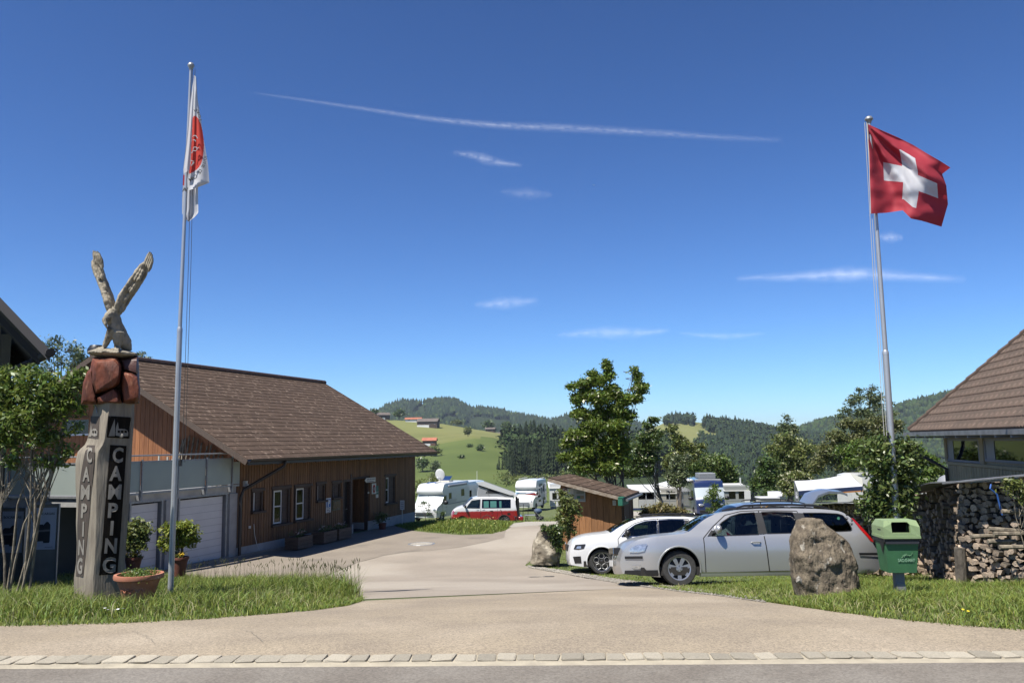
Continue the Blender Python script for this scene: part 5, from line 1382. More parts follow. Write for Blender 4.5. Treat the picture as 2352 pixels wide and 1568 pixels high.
def face_patch(name, polyL, polyR, m, out, n=14):   # polyL/polyR: crop points top->bottom
    a = [cp(*q) for q in polyL]; b = [cp(*q) for q in polyR]
    aL = [(y, x) for x, y in a]; bR = [(y, x) for x, y in b]; mb = MB(); y0a, y1a = a[0][1], a[-1][1]; y0b, y1b = b[0][1], b[-1][1]; k = 6
    for i in range(n+1):
        t = i/n; ya = y0a+(y1a-y0a)*t; yb = y0b+(y1b-y0b)*t; xa = poly_at(aL, ya); xb = poly_at(bR, yb)
        for j in range(k+1): mb.v.append(tuple(tp(xa+(xb-xa)*j/k, ya+(yb-ya)*j/k, out)))
    for i in range(n):
        for j in range(k): o = i*(k+1)+j; mb.f.append((o, o+k+1, o+k+2, o+1)); mb.m.append(0)
    return part(name, mb, m, totem, False, world=True)
face_patch('letter_panel', [(360,393),(340,640),(318,900),(300,1150),(275,1398)], [(487,400),(468,700),(450,950),(432,1200),(415,1388)], m_panel, .010, 18)
face_patch('picture_panel', [(345,170),(333,335)], [(526,180),(513,345)], m_panel, .010)
m_panel2 = mat('brown_panel', (.085,.062,.045), (.05,.038,.03), 9, .8, stretch=(3,3,.4))
face_patch('letter_panel', [(180,395),(158,480),(130,640),(118,800),(106,1000),(106,1200),(94,1405)], [(243,395),(240,480),(226,640),(211,780),(202,900),(186,1080),(168,1250),(150,1410)], m_panel2, .012, 18)
face_patch('picture_panel', [(212,172),(190,340)], [(278,172),(268,345)], m_panel2, .010)
def letter(ch, x0, x1, y0, y1, shear=0, out=.028):
    v, f = text_mesh(ch, 1.0, .01, .035); xs_ = [p[0] for p in v]; ys_ = [p[1] for p in v]
    a, b, c, d = min(xs_), max(xs_), min(ys_), max(ys_); mb = MB(); vv = []
    for p in v:
        u = (p[0]-a)/(b-a); w = (p[1]-c)/(d-c)
        px, py = cp(x0+(x1-x0)*u + shear*w, y1+(y0-y1)*w); vv.append(tp(px, py, out if p[2] > 0 else .008))
    mb.add(vv, f); part('letter', mb, m_letter, totem, world=True)
for ch, x0, x1, y0, y1 in (('C',375,465,412,530),('A',352,456,555,670),('M',342,450,697,812),('P',340,424,840,955),('I',357,389,978,1090),('N',315,416,1112,1230),('G',297,408,1257,1380)):
    letter(ch, x0, x1-8, y0, y1, 8)
for ch, x0, x1, y0, y1 in (('C',177,222,412,532),('A',146,204,560,675),('M',131,203,700,815),('P',133,182,843,957),('I',143,159,983,1100),('N',112,160,1123,1243),('G',103,147,1262,1390)):
    letter(ch, x0, x1-4, y0, y1, 5)
# tent and caravan reliefs
def relief(name, poly, out=.026, m=None):
    pts = [cp(*q) for q in poly]; n = len(pts); mb = MB(); mb.add([tp(x, y, out) for x, y in pts]+[tp(x, y, .008) for x, y in pts], [tuple(range(n))[::-1]]+[(i,(i+1)%n,(i+1)%n+n,i+n) for i in range(n)]); return part(name, mb, m or m_letter, totem, world=True)
relief('tent_relief', [(347,325),(362,280),(396,190),(398,260),(396,325)]); relief('tent_relief', [(402,275),(410,240),(420,215),(426,268),(405,285)])
cv = relief('caravan_relief', [(402,320),(402,290),(412,275),(430,268),(470,270),(492,280),(500,300),(499,325),(462,327),(455,320),(446,328),(438,327)])
for x in (418,444,472): relief('caravan_window', [(x,282),(x+17,283),(x+17,300),(x,298)], .030, m_panel)
mb = MB(); q = cp(447,322); mb.sphere(tp(q[0], q[1], .025), (.03,.012,.03), 10); part('caravan_wheel', mb, m_letter, totem, world=True)
relief('tent_relief', [(192,330),(205,290),(214,230),(218,300),(214,328)]); relief('caravan_relief', [(214,318),(216,280),(232,266),(252,270),(262,290),(260,322),(236,326)])
for x in (222,240): relief('caravan_window', [(x,284),(x+11,284),(x+11,300),(x,300)], .030, m_panel)
# brown boulders carved at the head
def bp(cx, cy): return ((300+cx/2.24)/1.714, (950+cy/2.24)/1.714)
def boulder_block(name, poly, y0, y1, m, inset=.72, seed=1):
    rnd = random.Random(seed); pts = [bp(*q) for q in poly]; cx = sum(p[0] for p in pts)/len(pts); cy = sum(p[1] for p in pts)/len(pts)
    bm = bmesh.new()
    for (x, y) in pts:
        bm.verts.new(P(x, y, TY+y0+(y1-y0)*.38)); bm.verts.new(P(cx+(x-cx)*inset+rnd.uniform(-2,2), cy+(y-cy)*inset+rnd.uniform(-2,2), TY+y0+rnd.uniform(-.02,.03))); bm.verts.new(P(x, y, TY+y1))
    bmesh.ops.convex_hull(bm, input=bm.verts[:])
    for v in [v for v in bm.verts if not v.link_faces]: bm.verts.remove(v)
    bmesh.ops.bevel(bm, geom=bm.edges[:], offset=.009, segments=2, affect='EDGES', profile=.6)
    bm.verts.index_update(); mb = MB(); mb.add([v.co.copy() for v in bm.verts], [[v.index for v in f.verts] for f in bm.faces]); bm.free()
    return part(name, mb, m, totem, True, world=True)
m_rockd = mat('brown_carved_rock_dark', (.115,.04,.025), (.065,.025,.016), 5, .5, bump=.01, bscale=12)
boulder_block('carved_boulder', [(150,1020),(545,1005),(555,1150),(560,1300),(555,1430),(60,1430),(75,1280),(135,1090)], .30, .62, m_rockd, .9, 1)
boulder_block('carved_boulder', [(145,1030),(355,1012),(400,1090),(398,1180),(385,1260),(330,1300),(165,1350),(132,1240),(130,1080)], -.10, .4, m_rockw, .80, 2)
boulder_block('carved_boulder', [(135,1110),(150,1250),(180,1380),(190,1435),(42,1435),(60,1250),(95,1150)], .02, .45, m_rockw, .80, 3)
boulder_block('carved_boulder', [(170,1385),(340,1285),(385,1330),(405,1430),(190,1436)], -.04, .4, m_rockw, .72, 4)
boulder_block('carved_boulder', [(370,1020),(545,1010),(555,1120),(540,1170),(480,1165),(400,1140)], .10, .5, m_rockd, .72, 5)
boulder_block('carved_boulder', [(395,1150),(430,1140),(490,1150),(545,1190),(565,1290),(560,1400),(520,1432),(410,1430),(395,1290)], .0, .45, m_rockw, .80, 6)
# pale base the eagle stands on
def blob_remesh(name, builder, m, vox=.012, disp=.004, fsc=30):
    mb = MB(); builder(mb); o = part(name, mb, m, totem, world=True)
    md = o.modifiers.new('r', 'REMESH'); md.mode = 'VOXEL'; md.voxel_size = vox
    sm = o.modifiers.new('s', 'SMOOTH'); sm.factor = .5; sm.iterations = 1
    dg = bpy.context.evaluated_depsgraph_get(); me = bpy.data.meshes.new_from_object(o.evaluated_get(dg)); o.modifiers.clear(); o.data = me
    for v in me.vertices:
        k = noise.noise(v.co*fsc)*disp + noise.noise(v.co*fsc*.4)*disp; v.co += v.normal*k
    me.polygons.foreach_set('use_smooth', [True]*len(me.polygons)); me.materials.clear(); me.materials.append(m); return o
def etube(mb, pts, rpx, ry, dy):
    k = 1.714*2.24*0+ppm(TY)
    W = [P(*bp(x, y), TY+d) for (x, y), d in zip(pts, dy)]; mb.tube(W, [r*.92/3.84/ppm(TY) for r in rpx], 12, ry=ry)
def pedestal(mb):
    etube(mb, [(130,985),(200,982),(300,985),(400,990),(470,995),(535,998)], [20,42,46,42,32,14], [.10,.20,.24,.24,.18,.08], [.2,.2,.2,.22,.24,.26])
blob_remesh('eagle_base', pedestal, m_eagle, .014, .006, 16)
def eagle(mb):
    # body from shoulders to tail, wings raised, two legs, head
    etube(mb, [(330,650),(345,740),(385,830),(430,900),(470,965)], [48,62,66,62,26], [.11,.14,.14,.12,.05], [.12,.14,.22,.30,.36])
    etube(mb, [(320,640),(300,665),(275,690)], [40,44,36], [.09,.09,.08], [.10,.04,-.02])               # head
    etube(mb, [(268,678),(250,700),(262,735),(272,770)], [28,24,15,5], [.06,.05,.03,.01], [-.04,-.07,-.09,-.09])     # beak
    etube(mb, [(310,640),(300,560),(270,450),(225,340),(188,240),(182,190),(180,160)], [30,44,38,36,40,36,24], [.05,.13,.15,.15,.14,.12,.05], [.16,.2,.25,.3,.34,.36,.36])   # left wing
    etube(mb, [(350,650),(385,580),(430,490),(500,390),(560,300),(600,225),(622,180)], [34,38,38,38,40,34,20], [.05,.14,.16,.16,.15,.12,.05], [.14,.16,.2,.22,.25,.26,.26])  # right wing
    etube(mb, [(320,770),(285,850),(250,930)], [46,32,22], [.08,.06,.05], [.06,.06,.08])                # left leg
    etube(mb, [(370,800),(370,880),(362,940)], [56,44,24], [.10,.08,.05], [.10,.10,.10])                # right leg
    for bx_, by_ in ((215,955),(350,958)):
        for i, dx in enumerate((-42,-16,12)):
            etube(mb, [(bx_+25,by_-20),(bx_+dx*.8,by_-4),(bx_+dx*1.15,by_+28)], [15,13,8], [.03,.028,.02], [.08,.0,-.04])
blob_remesh('eagle', eagle, m_eagle, .0115, .006, 30)
# separate carved feathers on the wings and at their tips
def feather(cx, cy, ang, L, w, d):
    c, s_ = math.cos(ang), math.sin(ang); mb = MB(); pts = [(-.5,0),(-.2,-.5),(.25,-.45),(.5,0),(.25,.45),(-.2,.5)]
    fr_ = [P(*bp(cx+(a*L)*c-(b*w)*s_, cy+(a*L)*s_+(b*w)*c), TY+d) for a, b in pts]; bk = [p+Vector((0,.035,0)) for p in fr_]
    mid = P(*bp(cx, cy), TY+d-.012)
    mb.add(fr_+bk+[mid], [(i,(i+1)%6,12) for i in range(6)]+[(i,i+6,(i+1)%6+6,(i+1)%6) for i in range(6)]+[(11,10,9,8,7,6)])
    part('feather', mb, m_eagle, totem, world=True)
rf = random.Random(5)
for path, d0 in (([(318,600),(285,500),(250,400),(215,310),(192,230)], .13),([(385,600),(425,510),(480,425),(540,330),(590,240)], .09)):
    for (ax, ay), (bx_, by_) in zip(path, path[1:]):
        an = math.atan2(by_-ay, bx_-ax)
        for t in (.0,.35,.7):
            for off in (-17, 6):
                x = ax+(bx_-ax)*t; y = ay+(by_-ay)*t; feather(x-math.sin(an)*off+rf.uniform(-3,3), y+math.cos(an)*off, an+rf.uniform(-.12,.12), 58, 26, d0+.06*t)
for (fx, fy, gx, gy) in ((160,150,149,86),(174,150,166,90),(189,160,184,92),(204,175,200,106),(218,200,216,140),(612,160,642,97),(628,172,654,104),(642,188,664,120),(650,215,670,150)):
    fy += 45; fx -= 14 if fx > 400 else -6
    feather((fx+gx)/2, (fy+gy)/2, math.atan2(gy-fy, gx-fx), math.hypot(gx-fx, gy-fy)*1.15, 24, .17)
mb = MB(); c = P(*bp(180,955), TY+.45); mb.lathe([(.115,-.06),(.12,.0),(.085,.06),(.0,.06)], 20, M=Matrix.Translation(c)); part('spot_lamp', mb, m_black, totem, True, world=True)
mb = MB(); mb.tube([tp(*bp(140,1330), .10), tp(*bp(160,1400), .09), tp(*bp(185,1510), .04)], .007, 6); part('cable', mb, m_steel, totem, True, world=True)

# ================================================================ POTS AND SHRUBS
def pot(name, label, px, pyb, Y, r, h, m, cat='pot', group=None, rim=.06):
    p = P(px, pyb, Y); t = thing(name, label, cat, (p.x, Y, p.z), 0, group)
    part('bowl', MB().lathe([(0,0),(r*.55,0),(r*.58,.02),(r*.75,h*.55),(r*.88,h-rim),(r*.92,h-rim)], 28), m, t, True)
    part('rim', MB().lathe([(r*.88,h-rim),(r*.98,h-rim*.9),(r,h-rim*.5),(r*.98,h),(r*.86,h),(r*.84,h-.05),(0,h-.06)], 28), m, t, True)
    return t
t = pot('terracotta_bowl', 'large terracotta garden bowl in the grass at the foot of the carved post', 317, 1382, 10.6, .295, .345, m_terra)
part('band', MB().lathe([(.172,.045),(.184,.055),(.187,.065),(.184,.075)], 28), m_terra, t, True)
mb = MB()
for i in range(26):
    a = -2.2+i*.052; mb.sphere((.219*math.cos(a), .219*math.sin(a), .17+.02*math.sin(i*.9)), .013, 6)
part('relief_garland', mb, m_terra, t, True)
me, _ = leaf_mesh('foliage', [(0,0,.335)], [(.24,.24,.028)], 1300, .016, m_leafA, np.random.default_rng(9), up=.8); o = bpy.data.objects.new('foliage', me); COL.objects.link(o); o.parent = t
for (px, pyb, Y, lab, seed) in ((311,1311,18.5,'potted round shrub left, half hidden behind the carved post'),(412,1311,18.5,'potted round shrub right, behind the left flagpole')) if False else ():
    pass
def potshrub(px, pyb, Y, lab, seed, ml, crown):
    t = pot('potted_shrub', lab, px, pyb, Y, .19, .40, m_terrad, 'potted shrub', 'potted shrubs before the garage doors'); b = ROOTM[t.name].translation; rng = np.random.default_rng(seed); rnd = random.Random(seed)
    cs = []; rs = []
    for (x, y, r1) in crown: c = P(x, y, Y+rnd.uniform(-.15,.15)); cs.append(tuple(c-b)); rs.append((r1/ppm(Y),)*3)
    me, cl = leaf_mesh('crown', cs, rs, 3000, .045, ml, rng, up=.5); o = bpy.data.objects.new('crown', me); COL.objects.link(o); o.parent = t
    mb = MB()
    for i in range(7):
        c = Vector(rnd.choice(cs)); mb.tube([(rnd.uniform(-.05,.05),0,.35),(c.x*.4,c.y*.3,.35+(c.z-.35)*.5),tuple(c)], [.018,.012,.004], 5)
    part('stem', mb, m_bark, t)
    me, _ = leaf_mesh('underplanting', [(-.05,-.05,.43),(.08,-.05,.43)], [(.12,.10,.05)]*2, 200, .03, m_leafC, rng); o = bpy.data.objects.new('underplanting', me); COL.objects.link(o); o.parent = t
    me, _ = leaf_mesh('flower', [(.08,-.1,.48),(-.08,-.1,.47)], [(.10,.06,.03)]*2, 60, .022, mat('marigold', (.75,.5,.02), rough=.6), rng, per=4); o = bpy.data.objects.new('flower', me); COL.objects.link(o); o.parent = t
potshrub(305, 1322, 18.2, 'potted round shrub half hidden behind the carved post', 3, m_leafC, [(306,1222,22),(318,1215,20),(302,1244,20),(322,1238,16),(315,1206,14),(330,1255,9)])
potshrub(412, 1322, 18.2, 'yellow-green potted round shrub behind the left flagpole', 5, mat('leaf_lime', (.26,.31,.045), rough=.5, island=.35, hue=.03, transl=.35), [(390,1222,18),(412,1216,18),(432,1225,18),(385,1246,16),(410,1246,20),(434,1243,15),(400,1208,12),(420,1208,12)])
# multi-stem shrub at the left
px_tree('tall multi-stem leafy shrub with pale trunks at the left edge', 42, 12.8,
    [(20,900,48,40),(70,880,45,35),(110,890,45,32),(150,905,38,35),(55,940,60,45),(110,950,55,40),(-10,960,60,60),(30,985,40,35),(165,930,30,28),(185,870,22,20),(155,985,25,20),(60,850,30,18),(10,865,30,20),(30,1060,22,18),(125,1060,30,16),(15,1010,35,28),(95,1005,40,24),(150,1030,22,16),(60,1040,30,18)],
    8500, .044, mat('leaf_lilac', (.17,.24,.045), rough=.45, island=.4, hue=.03, transl=.4), .021, 'multi_stem_shrub', 'shrub', m_barkl, stems=8, twig=.10, fork=.45, spread=.27, per=18, extra=(260, m_bloom, .02))
# bare-ish trees behind the barn, left
px_tree('half-bare tree with sparse leaves behind the left house eave', 150, 55, [(140,830,22,25),(120,800,25,18),(165,800,20,20),(175,835,22,25),(100,850,25,25),(60,850,30,25),(130,780,14,12)], 1500, .11, m_leafD, .12, twig=.9, branch=4, stems=3, fork=.3, per=8)
px_tree('leafier slim tree just left of the carved post behind the barn', 190, 58, [(180,815,14,18),(195,835,16,16),(175,845,18,14),(205,850,14,12)], 1500, .11, m_leafD, .1, twig=.5, per=10)
px_tree('sparse tree tip showing over the barn ridge right of the eagle', 325, 60, [(325,815,9,10),(335,825,12,6),(318,822,8,8)], 300, .10, m_leafD, .08, twig=.6, per=6)

# ================================================================ FLAGPOLES AND FLAGS
def flagpole(label, top, joint, bot, Y, r0, r1, ropeside, rm, ropebot):
    a, j, b = P(*bot, Y), P(*joint, Y), P(*top, Y); g = Vector((a.x, Y, gz(Y)))
    t = thing('flagpole', label, 'flagpole', g); a = g
    part('lower_tube', MB().tube([a, j], [r0, r0*.93], 14), m_alu, t, True, world=True)
    part('joint', MB().tube([j-Vector((0,0,.02)), j+Vector((0,0,.03)), j+Vector((0,0,.06))], [r0*.96, r0*.96, r1], 14), m_alu, t, True, world=True)
    part('upper_tube', MB().tube([j+Vector((0,0,.05)), b], [r1, r1*.72], 14), m_alu, t, True, world=True)
    part('cap', MB().lathe([(0,-.03),(r1*.9,-.03),(r1*1.1,.0),(r1*1.75,.03),(r1*1.75,.05),(r1*1.1,.085),(0,.10)], 16, M=Matrix.Translation(b)), m_steel, t, True, world=True)
    for k, off in enumerate((.0, .035)):
        s0 = b + Vector((ropeside*(r1*1.4+off), -.03, -.03)); s1 = P(*ropebot, Y) + Vector((ropeside*off*1.2, -.03, 0))
        part('halyard', MB().tube([s0, s0.lerp(s1,.5)+Vector((ropeside*.015,0,0)), s1], .004 if rm is m_roped else .0055, 5), rm, t, True, world=True)
    part('cleat', MB().box(P(*ropebot, Y)-Vector((ropeside*.02,.03,0)), (.03,.05,.10)), m_black, t, world=True)
    return t
flagpole('left silver flagpole behind the terracotta bowl, with dark ropes', (438.5,157), (413,760), (393,1318), 12.5, .042, .030, 1, m_roped, (420,1062))
flagpole('right silver flagpole rising from behind the round shrub, with white ropes', (1996,279), (2034,812), (2047,1010), 14.0, .055, .040, -1, m_rope, (2035,1000))
# Swiss flag
FY = 14.0
fl = thing('swiss_flag', 'red Swiss flag with white cross flying from the right pole', 'flag', P(1996,390,FY-.05))
def sc3(x, y): return ((3350+x/1.225)/1.714, (420+y/1.225)/1.714)
topE = [sc3(*q) for q in [(78,83),(150,115),(230,150),(300,185),(370,228),(430,262),(480,294)]]
botE = [sc3(*q) for q in [(97,516),(170,512),(250,500),(290,540),(340,550),(400,568),(437,579)]]
lefE = [sc3(*q) for q in [(78,83),(88,220),(92,370),(97,516)]]; rigE = [sc3(*q) for q in [(480,294),(440,325),(460,380),(468,470),(437,579)]]
def along(poly, t):
    L = [0]; 
    for a, b in zip(poly, poly[1:]): L.append(L[-1]+math.hypot(b[0]-a[0], b[1]-a[1]))
    d = t*L[-1]
    for i in range(len(poly)-1):
        if d <= L[i+1]+1e-9: k = (d-L[i])/(L[i+1]-L[i]); return (poly[i][0]+(poly[i+1][0]-poly[i][0])*k, poly[i][1]+(poly[i+1][1]-poly[i][1])*k)
    return poly[-1]
N = 64; mb = MB()
for j in range(N+1):
    v = j/N
    for i in range(N+1):
        u = i/N; T, B, L, Q = along(topE,u), along(botE,u), along(lefE,v), along(rigE,v)
        x = (1-v)*T[0]+v*B[0] + (1-u)*L[0]+u*Q[0] - ((1-u)*(1-v)*topE[0][0]+u*(1-v)*topE[-1][0]+(1-u)*v*botE[0][0]+u*v*botE[-1][0])
        y = (1-v)*T[1]+v*B[1] + (1-u)*L[1]+u*Q[1] - ((1-u)*(1-v)*topE[0][1]+u*(1-v)*topE[-1][1]+(1-u)*v*botE[0][1]+u*v*botE[-1][1])
        # folds running out of the upper hoist corner
        d = math.hypot(u, v); an = math.atan2(v, u+.02)
        w = .10*math.sin(an*11.0+.8)*min(1,d*2.5)*math.exp(-.9*u) + .20*math.sin(u*6.5+v*2.2-.6)*u + .07*math.sin(v*13+u*7)*u*v + .02*noise.noise(Vector((u*9,v*9,0)))
        mb.v.append(tuple(P(x, y, FY-.05+w)))
sel = []
for j in range(N):
    for i in range(N):
        a = j*(N+1)+i; mb.f.append((a, a+1, a+N+2, a+N+1)); u, v = (i+.5)/N, (j+.5)/N
        u -= .02; cross = (abs(u-.5) < .112 and abs(v-.5) < .35) or (abs(v-.5) < .112 and abs(u-.5) < .35); mb.m.append(1 if cross else 0)
part('cloth', mb, [m_redf, m_whitef], fl, 'all', world=True)
part('heading_cord', MB().tube([P(*q, FY-.06) for q in lefE], .010, 6), m_rope, fl, True, world=True)
# hanging white camping flag
wf = thing('camping_flag', 'limp white flag with a red disc and black lettering on the left pole', 'flag', P(438,330,12.4))
def fc(x, y): return ((600+x/2.24)/1.714, (200+y/2.24)/1.714)
redP = [fc(*q) for q in [(352,600),(365,572),(385,575),(402,595),(425,645),(440,700),(450,760),(455,830),(452,890),(443,950),(428,1000),(405,1035),(370,1065),(325,1088),(322,1060),(335,1000),(340,930),(345,800),(350,690)]]
def drape(name, Lp, Rp, Y, nU, nV, fold, red=None, amp=.05):
    Lf_ = [fc(*q) for q in Lp]; Rf_ = [fc(*q) for q in Rp]; mb = MB()
    for j in range(nV+1):
        v = j/nV; a, b = along(Lf_, v), along(Rf_, v)
        for i in range(nU+1):
            u = i/nU; w = amp*math.sin(u*fold*math.pi+1.2*v)*(.4+.6*v)
            x, y = a[0]+(b[0]-a[0])*u, a[1]+(b[1]-a[1])*u; mb.v.append(tuple(P(x, y, Y+w)))
    for j in range(nV):
        for i in range(nU):
            k = j*(nU+1)+i; mb.f.append((k, k+nU+1, k+nU+2, k+1)); c = [mb.v[q] for q in (k, k+nU+2)]
            a, b = along(Lf_, (j+.5)/nV), along(Rf_, (j+.5)/nV); u = (i+.5)/nU
            mb.m.append(1 if red and inpoly(a[0]+(b[0]-a[0])*u, a[1]+(b[1]-a[1])*u, red) else 0)
    return part(name, mb, [m_whitef, m_redc], wf, 'all', world=True)
drape('rear_fold', [(345,400),(330,600),(300,800),(275,1020),(268,1180),(262,1300),(262,1440),(315,1507)], [(400,480),(400,800),(400,1100),(402,1250),(404,1350),(405,1430),(375,1465),(318,1508)], 12.52, 14, 60, 3, [fc(*q) for q in [(272,1090),(310,1085),(308,1185),(268,1182)]], .04)
drape('main_fold', [(366,215),(345,420),(338,600),(335,800),(322,1050),(305,1140),(310,1235)], [(385,230),(398,420),(432,640),(452,780),(470,880),(490,1000),(502,1165),(398,1205)], 12.42, 44, 110, 2, redP, .035)
drape('front_fold', [(350,330),(325,500),(312,700),(290,900),(272,1050),(275,1085)], [(372,215),(360,500),(352,640),(345,800),(335,950),(328,1050)], 12.36, 16, 60, 2, None, .02)
def glyph(ch, cx, cy, h, ang, mir=True):
    v, f = text_mesh(ch, 1.0, .01, .02); xs_ = [p[0] for p in v]; mx = (min(xs_)+max(xs_))/2; mb = MB(); vv = []
    c, s = math.cos(ang), math.sin(ang)
    for p in v:
        a = (p[0]-mx)*(-1 if mir else 1)*h/.72; b = -(p[1]-.35)*h/.72; x, y = cx+a*c-b*s, cy+a*s+b*c; q = fc(x, y); vv.append(P(q[0], q[1], 12.345-(0 if p[2] < 0 else .002)))
    mb.add(vv, f); part('letter', mb, m_ink, wf, world=True)
arc = catmull([(330,1140,0),(380,1108,0),(418,1065,0),(446,1020,0),(462,975,0),(470,930,0)], 12)
txt = 'MAC ED ESSIUS'
for i, ch in enumerate(txt):
    if ch == ' ': continue
    q = arc[min(len(arc)-1, int(3+i*(len(arc)-6)/(len(txt)-1)))]; q2 = arc[min(len(arc)-1, int(5+i*(len(arc)-6)/(len(txt)-1)))]
    glyph(ch, q.x, q.y, 34-12*i/len(txt), math.atan2(q2.y-q.y, q2.x-q.x) if q2 != q else -1.4)
arc = catmull([(362,530,0),(385,525,0),(404,550,0),(420,590,0),(430,635,0)], 10)
for i, ch in enumerate('SCHWEI'[::-1]):
    q = arc[4+i*6]; q2 = arc[min(len(arc)-1,6+i*6)]; glyph(ch, q.x, q.y, 24, math.atan2(q2.y-q.y, q2.x-q.x)+0)
glyph('A', 281, 1225, 36, 0, False); glyph('V', 300, 1225, 34, 0, False)
def stroke(pts, w=.007):
    part('emblem_line', MB().tube([P(*fc(*q), 12.345) for q in pts], w, 4), m_whitef, wf, world=True)
stroke([(355,760),(368,748),(385,752),(400,775)]); stroke([(357,790),(370,785),(382,800)]); stroke([(345,905),(360,880),(380,885),(395,870),(385,850),(365,852),(360,872)]); stroke([(395,862),(410,856)]); stroke([(340,970),(365,975),(340,1020),(370,985)])

# ================================================================ STONES
def stone(name, label, Lp, Rp, Y, depth, m, base=None, seed=0, amp=.03, rough=2.2, cat='stone'):
    Lf_ = [(y, x) for x, y in Lp]; Rf_ = [(y, x) for x, y in Rp]; y0 = min(Lp[0][1], Rp[0][1]); y1 = max(Lp[-1][1], Rp[-1][1])
    nv, nu = 46, 64; mb = MB()
    for i in range(nv+1):
        t = i/nv; py = y0+(y1-y0)*t; L, Rr = poly_at(Lf_, py), poly_at(Rf_, py); cx = (L+Rr)/2; hw = (Rr-L)/2/ppm(Y); c = P(cx, py, Y+depth)
        dp = depth*min(1, (.25+1.1*t**.6))*(1 if t > 0 else 0)
        for j in range(nu):
            a = 2*math.pi*j/nu; ca, sa = math.cos(a), math.sin(a); ca = math.copysign(abs(ca)**.75, ca); sa = math.copysign(abs(sa)**.75, sa)
            p = c + Vector((ca*hw, sa*dp, 0)); q = p*rough+Vector((seed*5,0,0))
            k = amp*(noise.fractal(q, .9, 2.1, 5)) + amp*.9*noise.noise(q*.7) + amp*.5*abs(noise.noise(q*2.6))
            p += Vector((ca*.35, sa, .15*noise.noise(q)))*k; mb.v.append(tuple(p))
    for i in range(nv):
        for j in range(nu): mb.f.append((i*nu+j, i*nu+(j+1)%nu, (i+1)*nu+(j+1)%nu, (i+1)*nu+j)); mb.m.append(0)
    mb.f.append(tuple(range(nu))[::-1]); mb.m.append(0)
    b = P((Lp[-1][0]+Rp[-1][0])/2, y1, Y+depth); mb.v = [tuple(Vector(v)-b) for v in mb.v]
    o = mk(name, mb.v, mb.f, m, None, True); o.location = b; return tag(o, label, cat)
def k2(cx, cy): return ((2200+cx/1.809)/1.714, (1900+cy/1.809)/1.714)
stone('standing_stone', 'tall rough brown standing stone between the silver car and the green bin',
    [k2(*q) for q in [(1740,250),(1705,262),(1685,300),(1662,340),(1652,430),(1648,520),(1655,610),(1662,680),(1690,740),(1700,830)]],
    [k2(*q) for q in [(1850,250),(1878,262),(1915,310),(1960,350),(2030,400),(2070,460),(2100,550),(2102,620),(2122,700),(2132,800),(2135,830)]], 10.7, .27, m_stone, amp=.05, rough=5.5)
p = P(*k2(1710,690), 10.66); o = mk('pale_pebble', *[ (lambda b: (b.v, b.f))(MB().add([(-.035,0,-.03),(.03,-.005,-.04),(.04,0,.0),(.0,-.005,.055),(-.03,0,.03),(0,-.03,0),(0,.03,0)],[(0,1,5),(1,2,5),(2,3,5),(3,4,5),(4,0,5),(1,0,6),(2,1,6),(3,2,6),(4,3,6),(0,4,6)]))][0], m_gravel, None, True); o.location = p; tag(o, 'small white pebble stuck at the lower left of the standing stone', 'pebble')
stone('boulder', 'pale pitted boulder at the driveway edge before the hut',
    [(1248,1212),(1236,1222),(1227,1240),(1222,1262),(1221,1285),(1219,1290)], [(1272,1212),(1282,1225),(1288,1245),(1288,1268),(1283,1288),(1283,1292)], 24.2, .42, m_stone2, amp=.10, rough=2.2, seed=3)
px_tree('dark creeping shrub growing over the pale boulder', 1278, 24.3, [(1268,1215,12,10),(1276,1230,12,18),(1282,1250,9,22),(1250,1212,10,6)], 1500, .05, m_leafB, .015, 'creeper', 'shrub', stems=4, twig=.3)
px_tree('thin leggy shrub with brown twigs in front of the hut sign', 1305, 26.6, [(1300,1150,16,22),(1312,1180,16,22),(1295,1200,16,20),(1308,1215,14,18),(1318,1160,9,20),(1285,1180,10,16),(1290,1130,8,10)], 2400, .05, m_leafC, .02, 'shrub', 'shrub', m_barkl, stems=6, twig=.5, fork=.5)

# ================================================================ BIN
bY = 10.5; bb = P(2068, 1379, bY); S = ppm(bY)
bin_ = thing('litter_bin', 'green roadside litter bin with a pale lid on a grey post', 'litter bin', (bb.x, bY, gz(bY)-.02), R(-4))
hz0 = 0
W_, D_ = .385, .36
def taper(mb, w0, d0, z0, w1, d1, z1, yo=0):
    mb.add([(-w0/2,-d0/2+yo,z0),(w0/2,-d0/2+yo,z0),(w0/2,d0/2+yo,z0),(-w0/2,d0/2+yo,z0),(-w1/2,-d1/2+yo,z1),(w1/2,-d1/2+yo,z1),(w1/2,d1/2+yo,z1),(-w1/2,d1/2+yo,z1)], [(0,3,2,1),(4,5,6,7),(0,1,5,4),(1,2,6,5),(2,3,7,6),(3,0,4,7)]); return mb
part('body', taper(MB(), .335, .28, .34, .40, .36, .77), m_bin, bin_)
part('bin_bag', taper(taper(MB(), .412, .372, .705, .405, .38, .775), .39,.40,.69,.40,.38,.72), m_black, bin_, True)
part('bag_fold', MB().add([(-.202,-.16,.72),(-.204,.02,.72),(-.199,-.075,.575),(-.206,-.16,.76),(-.206,.02,.76)], [(0,1,2),(0,3,4,1)]), m_black, bin_)
